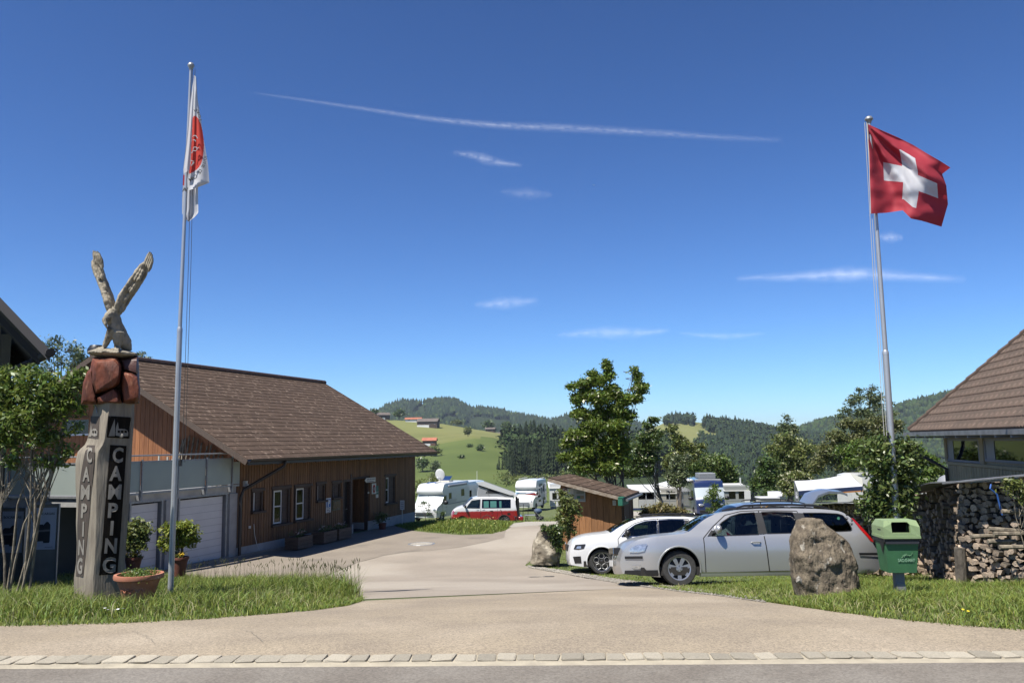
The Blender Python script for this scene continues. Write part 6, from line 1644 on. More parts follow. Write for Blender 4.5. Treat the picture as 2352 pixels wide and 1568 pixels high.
# lid: ring of faces with an opening
lid = MB(); z0, z1, z2 = .765, .89, .965
w, d, wt, dt = .43, .40, .385, .27
lid.bx(-w/2-.006, w/2+.006, -d/2-.006, -d/2+.012, z0-.012, z0+.018).bx(-w/2-.006, -w/2+.012, -d/2+.012, d/2, z0-.012, z0+.018).bx(w/2-.012, w/2+.006, -d/2+.012, d/2, z0-.012, z0+.018).bx(-w/2,w/2,d/2-.01,d/2+.006,z0-.012,z1)
fr = lambda x, z: (x, -d/2 + max(0,(z-z1))*.55, z)
ox0, ox1, oz0, oz1 = -.115, .105, .822, .948
P_ = [fr(-w/2,z0), fr(w/2,z0), fr(w/2,z1), fr(wt/2,z2), fr(-wt/2,z2), fr(-w/2,z1), fr(ox0,oz0), fr(ox1,oz0), fr(ox1,oz1-.03), fr(ox1-.025,oz1), fr(ox0+.012,oz1), fr(ox0,oz1-.02)]
lid.add(P_, [(0,1,7,6),(1,2,8,7),(2,3,9,8),(3,4,10,9),(4,5,11,10),(5,0,6,11)])
lid.add([(-w/2,-d/2,z0),(-w/2,d/2,z0),(-w/2,d/2,z1),(-w/2,-d/2,z1),fr(-wt/2,z2),(-wt/2,d/2-.08,z2)], [(0,3,2,1),(3,4,5,2)])
lid.add([(w/2,-d/2,z0),(w/2,d/2,z0),(w/2,d/2,z1),(w/2,-d/2,z1),fr(wt/2,z2),(wt/2,d/2-.08,z2)], [(0,1,2,3),(3,2,5,4)])
lid.add([fr(-wt/2,z2),fr(wt/2,z2),(wt/2,d/2-.08,z2),(-wt/2,d/2-.08,z2),(w/2,d/2,z1),(-w/2,d/2,z1)], [(0,1,2,3),(3,2,4,5)])
L_ = part('lid', lid, m_binl, bin_)
part('opening_frame', MB().add([fr(ox0,oz0),fr(ox1,oz0),fr(ox1,oz1-.03),fr(ox1-.025,oz1),fr(ox0+.012,oz1),fr(ox0,oz1-.02)]+[(x,y+.04,z) for x,y,z in [fr(ox0,oz0),fr(ox1,oz0),fr(ox1,oz1-.03),fr(ox1-.025,oz1),fr(ox0+.012,oz1),fr(ox0,oz1-.02)]], [(i,(i+1)%6,(i+1)%6+6,i+6) for i in range(6)]), m_binl, L_)
part('slot', MB().bx(-w/2-.002,-w/2+.001,-.10,.0,.845,.858), m_black, L_)
part('liner', MB().bx(-.19,.19,-.12,.17,.772,.776).bx(-.19,.19,.165,.17,.776,.95), m_dark, bin_)
part('post', MB().bx(-.052,.052,-.05,.05,.0,.34), m_concdk, bin_)
part('post_shoe', taper(MB(), .145, .13, .01, .095, .11, .20, -.01), m_cleft, bin_)
part('base_slab', MB().bx(-.17,.17,-.15,.12,-.05,.012), m_conc, bin_)
M = ROOTM[bin_.name]
text_on('lettering', 'SAC-O-MAT', mat('faded_print', (.30,.50,.33), rough=.7), bin_, M @ Vector((-.055,-.155-.006,.475)), M.to_3x3()@Vector((1,0,0)), M.to_3x3()@Vector((0,-.09,1)), .035, .001, .001, width=.20)
mb = MB()
for (a, b) in (((.0,.545),(.10,.55)),((.02,.53),(.05,.57)),((.05,.57),(.09,.53)),((-.01,.52),(.03,.56)),((.11,.555),(.12,.585))):
    mb.tube([(a[0],-.158-(a[1]-.47)*.09,a[1]),(b[0],-.158-(b[1]-.47)*.09,b[1])], .003, 4)
part('worn_logo', mb, mat('faded_logo', (.14,.30,.16), rough=.7), bin_)

# ================================================================ WOODPILE
wl_ = [(GY(1868,24.5)), (GY(1990,19.5)), (GY(2100,16.3)), (GY(2204,13.7)), (GY(2420,12.4)), (GY(2700,11.8))]
tops = [P(1868,1160,24.5).z, P(1990,1156,19.5).z, P(2100,1136,16.3).z, P(2204,1112,13.7).z, P(2420,1092,12.4).z, P(2700,1070,11.8).z]
wp = thing('woodpile', 'long split firewood stack under metal sheets along the right verge', 'woodpile', wl_[3])
logs = []
def log_mesh(seed):
    rnd = random.Random(seed); n = rnd.choice((3,4,4,5,6)); a0 = rnd.uniform(0,6); ring = []
    for i in range(n): a = a0+2*math.pi*i/n+rnd.uniform(-.25,.25); r = rnd.uniform(.75,1.15)*(.5); ring.append((r*math.cos(a), r*math.sin(a)*.8))
    v = [(x,0+rnd.uniform(-.04,.04),z) for x, z in ring]+[(x*rnd.uniform(.9,1.05),.38*8,z*rnd.uniform(.9,1.05)) for x, z in ring]
    f = [tuple(range(n))]+[(i,i+n,(i+1)%n+n,(i+1)%n) for i in range(n)]
    me = bpy.data.meshes.new('log'); me.from_pydata(v, [], f)
    me.materials.append(m_log); me.materials.append(m_bark)
    for p in me.polygons:
        if p.index and rnd.random() < .4: p.material_index = 1
    return me
LM = [log_mesh(i) for i in range(14)]
plan = []
for k in range(len(wl_)-1):
    a, b = wl_[k], wl_[k+1]; d = (b-a); Lh = math.hypot(d.x, d.y); s = 0
    u = Vector((d.x/Lh, d.y/Lh, 0)); nrm = Vector((u.y, -u.x, 0))
    if nrm.dot(a-EYE) > 0: nrm = -nrm
    s = 0
    while s < Lh:
        t = s/Lh; zt = tops[k]*(1-t)+tops[k+1]*t - .02; p0 = a.lerp(b, t); z = gz(p0.y)+.03; sz = random.uniform(.075,.125)
        while z < zt-.04:
            h = random.uniform(.07,.115); plan.append((p0 + u*random.uniform(-.03,.03) + nrm*random.uniform(-.07,.09), z+h/2, sz, h, math.atan2(u.y,u.x)+(0 if nrm.y<0 and u.x>0 else 0))); z += h*1.02
        s += sz*1.03
plan.sort(key=lambda q: (Vector((q[0].x, q[0].y, q[1]))-EYE).length)
def px_of(v):
    q = CAMR.inverted() @ (v-EYE); return 1176+q.x/-q.z*F
plan = [q for q in plan if px_of(Vector((q[0].x,q[0].y,q[1]))) < 2480]
st = MB(); cnt = 0
for (p0, z, sz, h, an) in plan:
    tw_ = random.uniform(-.5,.5)
    M = Matrix.Translation((p0.x,p0.y,z)) @ Matrix.Rotation(an+random.uniform(-.18,.18),4,'Z') @ Matrix.Rotation(random.uniform(-.06,.06),4,'X') @ Matrix.Rotation(tw_,4,'Y') @ Matrix.Diagonal((sz*1.2,.125,h*1.35,1))
    me = random.choice(LM)
    if cnt < 300:
        o = bpy.data.objects.new('log', me); COL.objects.link(o); o.parent = wp; o.matrix_local = ROOTM[wp.name].inverted() @ M
    else: st.add([v.co for v in me.vertices], [tuple(q.vertices) for q in me.polygons], 0, M); 
    cnt += 1
m_log2 = mat('split_log_far', (.40,.31,.22), (.26,.19,.13), 9, .85, island=.4, bump=.006, bscale=30)
if st.f: o = part('stacked_logs', st, m_log2, wp, world=True); o['kind'] = 'stuff'
# near-black backing: solid stack, shade between the logs put into its colour
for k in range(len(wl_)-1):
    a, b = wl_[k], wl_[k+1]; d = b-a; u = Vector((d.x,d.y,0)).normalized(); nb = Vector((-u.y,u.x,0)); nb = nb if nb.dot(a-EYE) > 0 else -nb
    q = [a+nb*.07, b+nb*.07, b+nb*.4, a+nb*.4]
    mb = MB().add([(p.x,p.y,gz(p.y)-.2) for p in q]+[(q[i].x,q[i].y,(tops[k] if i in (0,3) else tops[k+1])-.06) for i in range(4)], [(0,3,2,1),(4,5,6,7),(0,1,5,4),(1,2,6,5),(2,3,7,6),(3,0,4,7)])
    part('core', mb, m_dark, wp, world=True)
    fo, bk, th = -.45, .22, .02
    q = [a+nb*fo, b+nb*fo, b+nb*bk, a+nb*bk]
    zt = lambda i: (tops[k] if i in (0,3) else tops[k+1]) + (0 if i in (0,1) else .03)+.02
    mb = MB().add([(p.x,p.y,zt(i)) for i, p in enumerate(q)]+[(p.x,p.y,zt(i)+th) for i, p in enumerate(q)], [(0,3,2,1),(4,5,6,7),(0,1,5,4),(1,2,6,5),(2,3,7,6),(3,0,4,7)])
    part('cover_sheet', mb, m_cleft, wp, world=True)
g = wl_[3]; part('corner_post', MB().tube([(g.x-.16,g.y-.12,gz(g.y)-.1),(g.x-.15,g.y-.12,gz(g.y)+.62)], .085, 9), m_bark, wp, True, world=True)
mb = MB()
for (x, y, Y, l) in ((2310,1210,12.5,.5),(2330,1225,12.45,.6),(2300,1243,12.5,.4),(2335,1256,12.4,.5),(2260,1232,12.9,.4),(2340,1170,12.5,.5)):
    p = P(x, y, Y-.08); a = random.uniform(-.35,.1); part('branch', MB().tube([p-Vector((l/2,0,-a*.1)), p+Vector((l/2,-.02,a*.25))], [.035,.028], 7), m_barkl, wp, True, world=True)
p = P(2277,1128,12.6); part('blue_strap', MB().tube([P(2276,1112,12.55),P(2274,1122,12.5),P(2282,1128,12.5),P(2290,1135,12.5),P(2296,1160,12.5),P(2302,1182,12.5)], .012, 6), mat('blue_strap', (.03,.12,.42), rough=.6), wp, True, world=True)
# vegetation by the pile
px_tree('round leafy shrub hiding the foot of the right flagpole', 2040, 14.2, [(2035,1035,48,38),(2065,1060,40,45),(2010,1070,30,30),(2045,1105,42,38),(2008,1030,20,16),(2085,1030,20,25),(2030,1140,40,25),(2000,1165,24,15),(2060,1160,38,28),(2020,1195,35,18),(2080,1120,24,22),(1978,1150,12,7),(2070,1195,30,20)],
    6200, .050, mat('leaf_hazel', (.13,.18,.046), rough=.42, island=.5, hue=.03, transl=.25), .035, 'leafy_shrub', 'shrub', stems=4, twig=.3, fork=.5, per=16)
px_tree('thorny yellow-green twigs hanging over the end of the woodpile', 2350, 12.2, [(2335,1120,20,18),(2352,1145,18,22),(2325,1105,14,8),(2372,1130,25,25)], 1100, .03, m_leafC, .012, 'bramble', 'shrub', m_barkl, stems=4, twig=.8)
# ================================================================ VEHICLES
def wheel(par, x, y, z, r, rr, style, side, width=.2):
    """wheel centre; side=-1 faces -y"""
    T = Matrix.Translation((x, y, z)) @ Matrix.Rotation(R(90)*side*-1 if False else R(90), 4, 'X')   # local z -> -y
    if side > 0: T = Matrix.Translation((x, y, z)) @ Matrix.Rotation(R(-90), 4, 'X')
    h = width/2
    w = part('wheel', MB().lathe([(rr*.97,-h),(r*.93,-h),(r*.99,-h*.7),(r,-h*.3),(r,h*.3),(r*.99,h*.7),(r*.93,h),(rr*1.02,h*.98),(rr*.99,h*.9)], 36, M=T, cap=False), m_tyre, par, True)
    part('hub_well', MB().lathe([(0,h*.15),(rr*.97,h*.15),(rr*.99,h*.8),(rr*1.0,h*.8),(rr*1.0,h*.1)], 28, M=T, cap=False), m_rimdk if style != 'steel' else m_rim, w, True)
    mb = MB(); m = m_rim
    def spoke(a, r0, r1, w0, w1, z0, z1, t=.018):
        c, s = math.cos(a), math.sin(a); vs = []
        for (rad, wd, zz) in ((r0,w0,z0),(r1,w1,z1)):
            for sg in (-1,1):
                for tt in (0,-t): vs.append((c*rad - s*wd*sg, s*rad + c*wd*sg, zz+tt))
        mb.add(vs, [(0,4,6,2),(1,3,7,5),(0,1,5,4),(2,6,7,3),(4,5,7,6),(0,2,3,1)], 0, T)
    if style == 'seven':
        for i in range(7): spoke(2*math.pi*i/7+.22, .03, rr*.94, .028, .036, h*.75, h*.82)
        mb.lathe([(rr*.90,h*.72),(rr*.92,h*.86),(rr*1.0,h*.9),(rr*1.0,h*.7)], 28, M=T, cap=False); mb.lathe([(0,h*.82),(.06,h*.80),(.065,h*.6)], 14, M=T, cap=False)
    elif style == 'hex':
        for i in range(5):
            a = 2*math.pi*i/5+math.pi/2; R1 = rr*.60
            cx, cy = R1*math.cos(a), R1*math.sin(a)
            for k in range(6):
                a1 = a+math.pi/6+k*math.pi/3; a2 = a1+math.pi/3; q = rr*.31
                p1 = (cx+q*math.cos(a1), cy+q*math.sin(a1), h*.8); p2 = (cx+q*math.cos(a2), cy+q*math.sin(a2), h*.8)
                mb.tube([T@Vector(p1), T@Vector(p2)], .009, 4)
        mb.lathe([(rr*.95,h*.75),(rr*.96,h*.86),(rr*1.0,h*.88),(rr*1.0,h*.7)], 28, M=T, cap=False); mb.lathe([(0,h*.75),(.04,h*.74),(.042,h*.6)], 12, M=T, cap=False)
    else:
        for i in range(5 if style == 'five' else 9): spoke(2*math.pi*i/(5 if style == 'five' else 9), .04, rr*.93, .035, .045 if style == 'five' else .02, h*.7, h*.8)
        mb.lathe([(rr*.9,h*.7),(rr*.92,h*.84),(rr*1.0,h*.86),(rr*1.0,h*.7)], 24, M=T, cap=False); mb.lathe([(0,h*.82),(.07,h*.78),(.075,h*.5)], 14, M=T, cap=False)
    part('rim', mb, m, w, True)
    if style in ('seven','hex'):
        for i in range(5):
            a = 2*math.pi*i/5+.3; c_ = T @ Vector((.045*math.cos(a), .045*math.sin(a), h*.83)); part('wheel_nut', MB().sphere(c_, .009, 6), m_rimdk, w)
    return w

def vehicle(t, sp):
    """body from a side outline: list of (x, z, tag) over the top from the front foot to the rear foot"""
    ol = sp['outline']; W = sp['width']; ds = sp.get('ds', .06)
    pts = []; tags = []
    for a, b in zip(ol, ol[1:]):
        n = max(1, round(math.hypot(b[0]-a[0], b[1]-a[1])/ds))
        for i in range(n): pts.append(Vector((a[0]+(b[0]-a[0])*i/n, a[1]+(b[1]-a[1])*i/n))); tags.append(a[2])
    pts.append(Vector(ol[-1][:2]))
    if sp.get('smooth', True):
        for _ in range(sp.get('smooth_n', 2)):
            q = [p.copy() for p in pts]
            for i in range(1, len(pts)-1): q[i] = (pts[i-1]+pts[i]*2+pts[i+1])/4
            pts = q
    x0, x1 = min(p.x for p in pts), max(p.x for p in pts); H = max(p.y for p in pts)
    def wf(x, z):
        w = poly_at(W, z)
        a = max(0, 1-(x-x0)/sp.get('ft', .7)); b = max(0, 1-(x1-x)/sp.get('rt', .5))
        return w*(1 - sp.get('fk', .2)*a*a - sp.get('rk', .10)*b*b)
    # bottom line with wheel arches
    bot = []; xr, zr = pts[-1]; sill = sp['sill']
    wh = sorted(sp['wheels'], key=lambda w: -w[0]); bot.append(Vector((xr-.02, zr-.0)))
    for (wx, wz, wr, ar) in wh:
        a0 = math.asin(max(-1,min(1,(sill-wz)/ar)))
        for i in range(17): a = a0 + (math.pi-2*a0)*i/16; bot.append(Vector((wx+ar*math.cos(a), wz+ar*math.sin(a))))
    bot.append(Vector((pts[0].x+.02, pts[0].y)))
    outer = [tuple(p) for p in pts] + [tuple(p) for p in bot[1:-1]]
    holes = [resample([(*q, 0) for q in list(h['pts'])+[h['pts'][0]]], .07)[:-1] for h in sp['glass']]
    holes = [[(p.x, p.y) for p in h] for h in holes]
    seams = []
    V, Fc = tri2d(outer, holes, sp.get('grid', .075))
    # sort triangles into body and doors
    regs = sp.get('doors', [])
    def region(c):
        for nm, poly in regs:
            if inpoly(c.x, c.y, poly): return nm
        return 'body'
    paint = sp['paint']; mats = [sp['mat']] + [m for _, m in sp.get('paint2', [])]
    def mi_of(c):
        for k, (fn, _) in enumerate(sp.get('paint2', [])):
            if fn(c.x, c.y): return k+1
        return 0
    doorsets = {}
    body = MB()
    for sgn in (-1, 1):
        groups = {}
        for f in Fc:
            c = (V[f[0]]+V[f[1]]+V[f[2]])/3; groups.setdefault(region(c), []).append((f, mi_of(c)))
        for nm, fs in groups.items():
            mb = body if nm == 'body' else MB(); mp = {}
            for f, k in fs:
                idx = []
                for i in f:
                    if i not in mp:
                        mp[i] = len(mb.v); p = V[i]; mb.v.append((p.x, sgn*wf(p.x, p.y), p.y))
                    idx.append(mp[i])
                a, b, c = [Vector(mb.v[i]) for i in idx]
                nr = (b-a).cross(c-a)
                if nr.y*sgn < 0: idx = idx[::-1]
                mb.f.append(tuple(idx)); mb.m.append(k)
            if nm != 'body': doorsets[(nm, sgn)] = mb
    # cross strip over the outline
    nt = 12; cr = sp.get('crown', {}); strips = {}
    def stripv(i, j):
        p = pts[i]; a = pts[max(i-1,0)]; b = pts[min(i+1,len(pts)-1)]; n = Vector((-(b-a).y, (b-a).x)).normalized()
        u = -1+2*j/nt; tg = tags[min(i, len(tags)-1)]; k = cr.get(tg, .04)
        tp_ = tags[max(i-1,0)]; k = (k+cr.get(tp_, .04))/2
        w = wf(p.x, p.y); q = p + n*k*(1-abs(u)**2.4)
        return (q.x, u*w, q.y)
    glasst = sp.get('glass_tags', {}); inset = sp.get('pillar', .0)
    for i in range(len(pts)-1):
        tg = tags[i]; mb = strips.setdefault(tg, MB()) if tg in glasst else body
        for j in range(nt):
            o = len(mb.v); mb.v += [stripv(i,j), stripv(i,j+1), stripv(i+1,j+1), stripv(i+1,j)]; mb.f.append((o, o+1, o+2, o+3)[::-1])
            c = pts[i]; mb.m.append(mi_of(c) if mb is body else 0)
    bm = bmesh.new(); vs = [bm.verts.new(v) for v in body.v]
    for f, k in zip(body.f, body.m):
        try: fc_ = bm.faces.new([vs[i] for i in f]); fc_.material_index = k; fc_.smooth = True
        except ValueError: pass
    bmesh.ops.remove_doubles(bm, verts=bm.verts, dist=.002); bmesh.ops.recalc_face_normals(bm, faces=bm.faces)
    me = bpy.data.meshes.new('body'); bm.to_mesh(me); bm.free()
    for m in mats: me.materials.append(m)
    try: me.set_sharp_from_angle(angle=R(50))
    except Exception: pass
    bo = bpy.data.objects.new('body', me); COL.objects.link(bo); bo.parent = t
    for (nm, sgn), mb in doorsets.items():
        bm = bmesh.new(); vs = [bm.verts.new(v) for v in mb.v]
        for f, k in zip(mb.f, mb.m): fc_ = bm.faces.new([vs[i] for i in f]); fc_.material_index = k; fc_.smooth = True
        me = bpy.data.meshes.new('door'); bm.to_mesh(me); bm.free()
        for m in mats: me.materials.append(m)
        d = bpy.data.objects.new('door', me); COL.objects.link(d); d.parent = t
        poly = dict(regs)[nm]; hp = sp.get('handles', {}).get(nm)
        # shut line
        pl_ = resample([(*q, 0) for q in list(poly)+[poly[0]]], .08); g = MB()
        for a, b in zip(pl_, pl_[1:]):
            n = Vector((-(b-a).y, (b-a).x, 0)).normalized()*.008
            q = [a+n, b+n, b-n, a-n]
            if all(inpoly(p.x, p.y, outer) for p in (a, b)) and not any(inpoly((a.x+b.x)/2, (a.y+b.y)/2, h) for h in holes):
                g.add([(p.x, sgn*(wf(p.x, p.y)+.002), p.y) for p in q], [(0,1,2,3)] if sgn < 0 else [(3,2,1,0)])
        if g.f: part('shut_line', g, m_dark, d)
        if hp:
            x, z = hp; y = wf(x, z); part('handle', MB().tube([(x-.085, sgn*(y+.005), z),(x-.06, sgn*(y+.035), z+.004),(x+.06, sgn*(y+.035), z+.004),(x+.085, sgn*(y+.005), z)], .012, 6), sp.get('handle_mat', m_silver), d, True)
    for tg, mb in strips.items():
        part(tg, mb, glasst[tg], t, True)
    for h, hp in zip(sp['glass'], holes):
        V2, F2 = tri2d(hp, (), .15)
        for sgn in (-1,1):
            mb = MB(); mb.v = [(p.x, sgn*(wf(p.x,p.y)-.012), p.y) for p in V2]; mb.f = [f if sgn < 0 else f[::-1] for f in F2]; mb.m = [0]*len(mb.f)
            part('side_window', mb, h.get('mat', m_cglass), t, True)
            if h.get('frame', True):
                g = MB(); n = len(hp)
                for i in range(n):
                    a, b = Vector(hp[i]), Vector(hp[(i+1)%n]); nn = Vector((-(b-a).y, (b-a).x)).normalized()*.014
                    q = [a, b, b+nn, a+nn]; g.add([(p.x, sgn*(wf(p.x,p.y)+.003), p.y) for p in q], [(0,1,2,3)] if sgn < 0 else [(3,2,1,0)])
                part('window_trim', g, h.get('trim', m_black), t)
    # inner floor, wheel wells
    mb = MB(); zb = sill+.03; fl_ = sp.get('floor', sill+.18)
    mb.bx(x0+.35, x1-.25, -poly_at(W,.5)+.06, poly_at(W,.5)-.06, zb, fl_)
    part('underbody', mb, m_dark, t)
    for (wx, wz, wr, ar) in sp['wheels']:
        for sgn in (-1,1):
            mb = MB(); vs = []; 
            for i in range(13):
                a = -.35+(math.pi+.7)*i/12
                for y in (wf(wx, wz)-.005, wf(wx,wz)-.34): vs.append((wx+(ar+.003)*math.cos(a), sgn*y, wz+(ar+.003)*math.sin(a)))
            mb.add(vs, [(2*i, 2*i+1, 2*i+3, 2*i+2) for i in range(12)]+[tuple(range(1,26,2))]); part('wheel_well', mb, m_dark, t)
    for (wx, wz, wr, ar) in sp['wheels']:
        for sgn in (-1,1): wheel(t, wx, sgn*(wf(wx,wz)-.115), wz, wr, wr*sp.get('rimk', .66), sp.get('rim', 'five'), sgn)
    return wf
def seat_set(t, xs_, zf, w=.5):
    for x in xs_:
        for y in (-.36,.36):
            s = part('seat', MB().bbox(x-.25,x+.25,y-.24,y+.24,zf,zf+.16,.03).add([], []), m_seat, t, True)
            mb = MB(); mb.add([(x+.16,y-.22,zf+.14),(x+.30,y-.22,zf+.14),(x+.30,y+.22,zf+.14),(x+.16,y+.22,zf+.14),(x+.32,y-.19,zf+.66),(x+.42,y-.19,zf+.66),(x+.42,y+.19,zf+.66),(x+.32,y+.19,zf+.66)], [(0,3,2,1),(4,5,6,7),(0,1,5,4),(1,2,6,5),(2,3,7,6),(3,0,4,7)]); part('backrest', mb, m_seat, s)
            part('headrest', MB().sphere((x+.40,y,zf+.78), (.055,.14,.10), 10), m_seat, s, True)
def mirror(t, wf, x, z, m, s=1.0):
    for sg in (-1,1):
        y = wf(x, z); mr_ = part('wing_mirror', MB().sphere((x, sg*(y+.14*s), z+.05), (.07*s,.11*s,.085*s), 12), m, t, True)
        part('mirror_foot', MB().tube([(x-.05, sg*(y-.01), z-.03),(x-.01, sg*(y+.07), z+.0)], .025, 6), m_black, mr_)
def place_on_slope(x, y, yaw, dz=0):
    """matrix with origin on the ground, local z along the terrain normal; local x = heading backwards (front at -x)"""
    e = .9; n = Vector((0, -(gz(y+e)-gz(y-e))/(2*e), 1)).normalized()
    X = Vector((math.cos(yaw), math.sin(yaw), 0)); X = (X - n*X.dot(n)).normalized(); Y = n.cross(X)
    M = Matrix.Identity(4)
    for i in range(3): M[i][0], M[i][1], M[i][2] = X[i], Y[i], n[i]
    M[0][3], M[1][3], M[2][3] = x, y, gz(y)+dz
    return M
# ---- silver estate
def sc(cx, cy, tg=''):
    dx = (cx-842); cy2 = cy + .015*dx; return (dx/386, (728-cy2)/386, tg) if tg != '' else (dx/386, (728-cy2)/386)
S_OUT = [sc(452,645,'nose'),sc(440,610,'nose'),sc(433,565,'nose'),sc(440,535,'nose'),sc(452,508,'nose'),sc(466,478,'nose'),sc(486,452,'bonnet'),sc(520,430,'bonnet'),sc(575,408,'bonnet'),sc(650,393,'bonnet'),sc(740,383,'bonnet'),sc(830,375,'bonnet'),sc(900,368,'cowl'),
    sc(925,360,'windscreen'),sc(985,313,'windscreen'),sc(1060,262,'windscreen'),sc(1130,232,'roof'),sc(1210,215,'roof'),sc(1320,202,'roof'),sc(1450,194,'roof'),sc(1650,190,'roof'),sc(1850,193,'roof'),sc(1960,200,'roof'),sc(2040,212,'rear_window'),sc(2085,250,'rear_window'),sc(2140,330,'tail'),
    sc(2190,400,'tail'),sc(2225,460,'tail'),sc(2252,492,'tail'),sc(2266,520,'tail'),sc(2266,580,'tail'),sc(2252,615,'tail'),sc(2215,632,'tail')]
WID = [(.10,.80),(.2,.845),(.33,.868),(.55,.897),(.66,.903),(.78,.893),(.88,.868),(.96,.835),(1.1,.79),(1.25,.71),(1.36,.63),(1.44,.55),(1.5,.50)]
WX2 = (1905-842)/386
silver_spec = dict(outline=S_OUT, width=WID, sill=.165, paint=0, mat=m_silver,
    wheels=[(0,.315,.318,.375),(WX2,.315,.318,.375)], rim='seven', rimk=.66, crown={'nose':.05,'bonnet':.05,'cowl':.06,'windscreen':.05,'roof':.02,'rear_window':.05,'tail':.04},
    glass_tags={'windscreen': m_cglass, 'rear_window': m_cdark}, ft=.75, fk=.22, rt=.5, rk=.12,
    glass=[dict(pts=[sc(1080,384),sc(1105,350),sc(1170,292),sc(1240,250),sc(1310,230),sc(1418,222),sc(1415,374)]),
           dict(pts=[sc(1466,220),sc(1560,218),sc(1690,222),sc(1700,300),sc(1702,362),sc(1474,368)]),
           dict(pts=[sc(1762,226),sc(1900,226),sc(2008,232),sc(2040,244),sc(2062,290),sc(2076,335),sc(2068,348),sc(1990,352),sc(1780,356)], mat=m_cdark)],
    doors=[('front_door', [sc(1022,400),sc(1025,640),sc(1468,626),sc(1450,400),sc(1447,206),sc(1320,212),sc(1200,240),sc(1100,320)]),
           ('rear_door', [sc(1451,400),sc(1469,626),sc(1745,620),sc(1770,560),sc(1760,420),sc(1738,300),sc(1722,210),sc(1448,206)])],
    handles={'front_door': sc(1385,430), 'rear_door': sc(1690,424)}, floor=.34)
SY = 15.3; gp = GY(1176+(842/1.809+2200)/1.714-1176, SY)
wxp = (2200+842/1.809)/1.714
gp = GY(wxp, SY)
MS = place_on_slope(gp.x, SY, 0) @ Matrix.Translation((0, .9, 0))
def silver_details(t, wf, sp, m, paw=True):
    seat_set(t, [1.15, 2.05], .42); mirror(t, wf, sc(1120,355)[0], sc(1120,360)[1], m)
    part('dashboard', MB().bbox(.35,.75,-.72,.72,.72,.92,.04), m_seat, t, True)
    part('steering_wheel', MB().lathe([(.17,-.012),(.19,0),(.17,.012)], 18, M=Matrix.Translation((.85,.36,.88))@Matrix.Rotation(R(65),4,'Y')), m_black, t, True)
    for sg in (-1,1):
        yy = lambda x, z, o=.004: sg*(wf(x,z)+o)
        def sidepatch(name, poly, mm, o=.014, par=t):
            V2, F2 = tri2d(resample_c(poly), (), .06); mb = MB(); mb.v = [(p.x, yy(p.x,p.y,o), p.y) for p in V2]; mb.f = [f if sg < 0 else f[::-1] for f in F2]; mb.m = [0]*len(mb.f); return part(name, mb, mm, par, True)
        sidepatch('headlight', [sc(498,500),sc(508,470),sc(560,445),sc(625,440),sc(602,490),sc(560,500)], m_lamp, .018)
        sidepatch('b_pillar_trim', [sc(1420,220),sc(1463,219),sc(1472,369),sc(1417,374)], m_seat, .010)
        sidepatch('c_pillar_trim', [sc(1692,222),sc(1760,225),sc(1778,357),sc(1704,363)], m_seat, .010)
        sidepatch('door_sail', [sc(1050,388),sc(1078,384),sc(1103,350),sc(1085,345)], m_seat, .010)
        sidepatch('tail_light', [sc(2092,262),sc(2104,262),sc(2160,335),sc(2215,412),sc(2218,428),sc(2196,420),sc(2140,345)], m_lens, .010)
        sidepatch('bumper_strip', [sc(468,525),sc(588,524),sc(588,541),sc(468,543)], m_black, .02)
        sidepatch('bumper_strip', [sc(2096,500),sc(2260,500),sc(2262,516),sc(2100,517)], m_black, .02)
        sidepatch('lower_apron', [sc(462,646),sc(466,622),sc(580,620),sc(694,618),sc(692,658),sc(640,660)], m_black, .014)
        sidepatch('fog_light', [sc(508,590),sc(578,587),sc(572,606),sc(548,612),sc(528,610)], m_lamp, .02)
        sidepatch('sill_skirt', [(sc(988,650)[0],.165),(sc(1775,650)[0],.165),(sc(1775,650)[0],.235),(sc(988,650)[0],.235)], m, .016)
        sidepatch('sill_chrome', [(sc(990,0)[0],.232),(sc(1765,0)[0],.232),(sc(1765,0)[0],.243),(sc(990,0)[0],.243)], m_chrome, .021)
        # wheel arch lip
        for (wx, wz, wr, ar) in sp['wheels']:
            mb = MB(); P0 = []
            for i in range(19):
                a = -.2+(math.pi+.4)*i/18; P0.append((wx+(ar+.01)*math.cos(a), yy(wx+ar*math.cos(a), wz+ar*math.sin(a), .004), wz+(ar+.01)*math.sin(a)))
            part('arch_lip', mb.tube(P0, .016, 6), m, t, True)
        r_ = [sc(1300,190),sc(1360,176),sc(1500,170),sc(1700,168),sc(1880,176),sc(1965,196)]
        part('roof_rail', MB().tube([(x, sg*.56, z+.015) for x, z in r_], [.012,.02,.02,.02,.02,.012], 6), m_black, t, True)
        for x in (1420, 1800): part('rail_foot', MB().tube([(sc(x,170)[0], sg*.56, sc(x,170)[1]), (sc(x,192)[0], sg*.55, sc(x,192)[1]-.02)], .016, 5), m_black, t)
    xf = min(p[0] for p in sp['outline'])
    g = part('grille', MB().bbox(xf-.06, xf+.06, -.42, .42, .58, .70, .01), m_black, t)
    for i in range(5): part('grille_bar', MB().bx(xf-.075, xf-.062, -.38, .38, .59+i*.024, .60+i*.024), m_chrome, g)
    part('number_plate', MB().bx(xf-.085, xf-.075, -.26, .26, .36, .47), m_white, t)
def resample_c(poly):
    r_ = resample([(*q, 0) for q in list(poly)+[poly[0]]], .05)[:-1]; return [(p.x, p.y) for p in r_]
silver = thing('silver_estate_car', 'silver estate car with seven-spoke wheels and paw stickers beside the standing stone', 'car', mtx=MS)
wf = vehicle(silver, silver_spec); silver_details(silver, wf, silver_spec, m_silver)
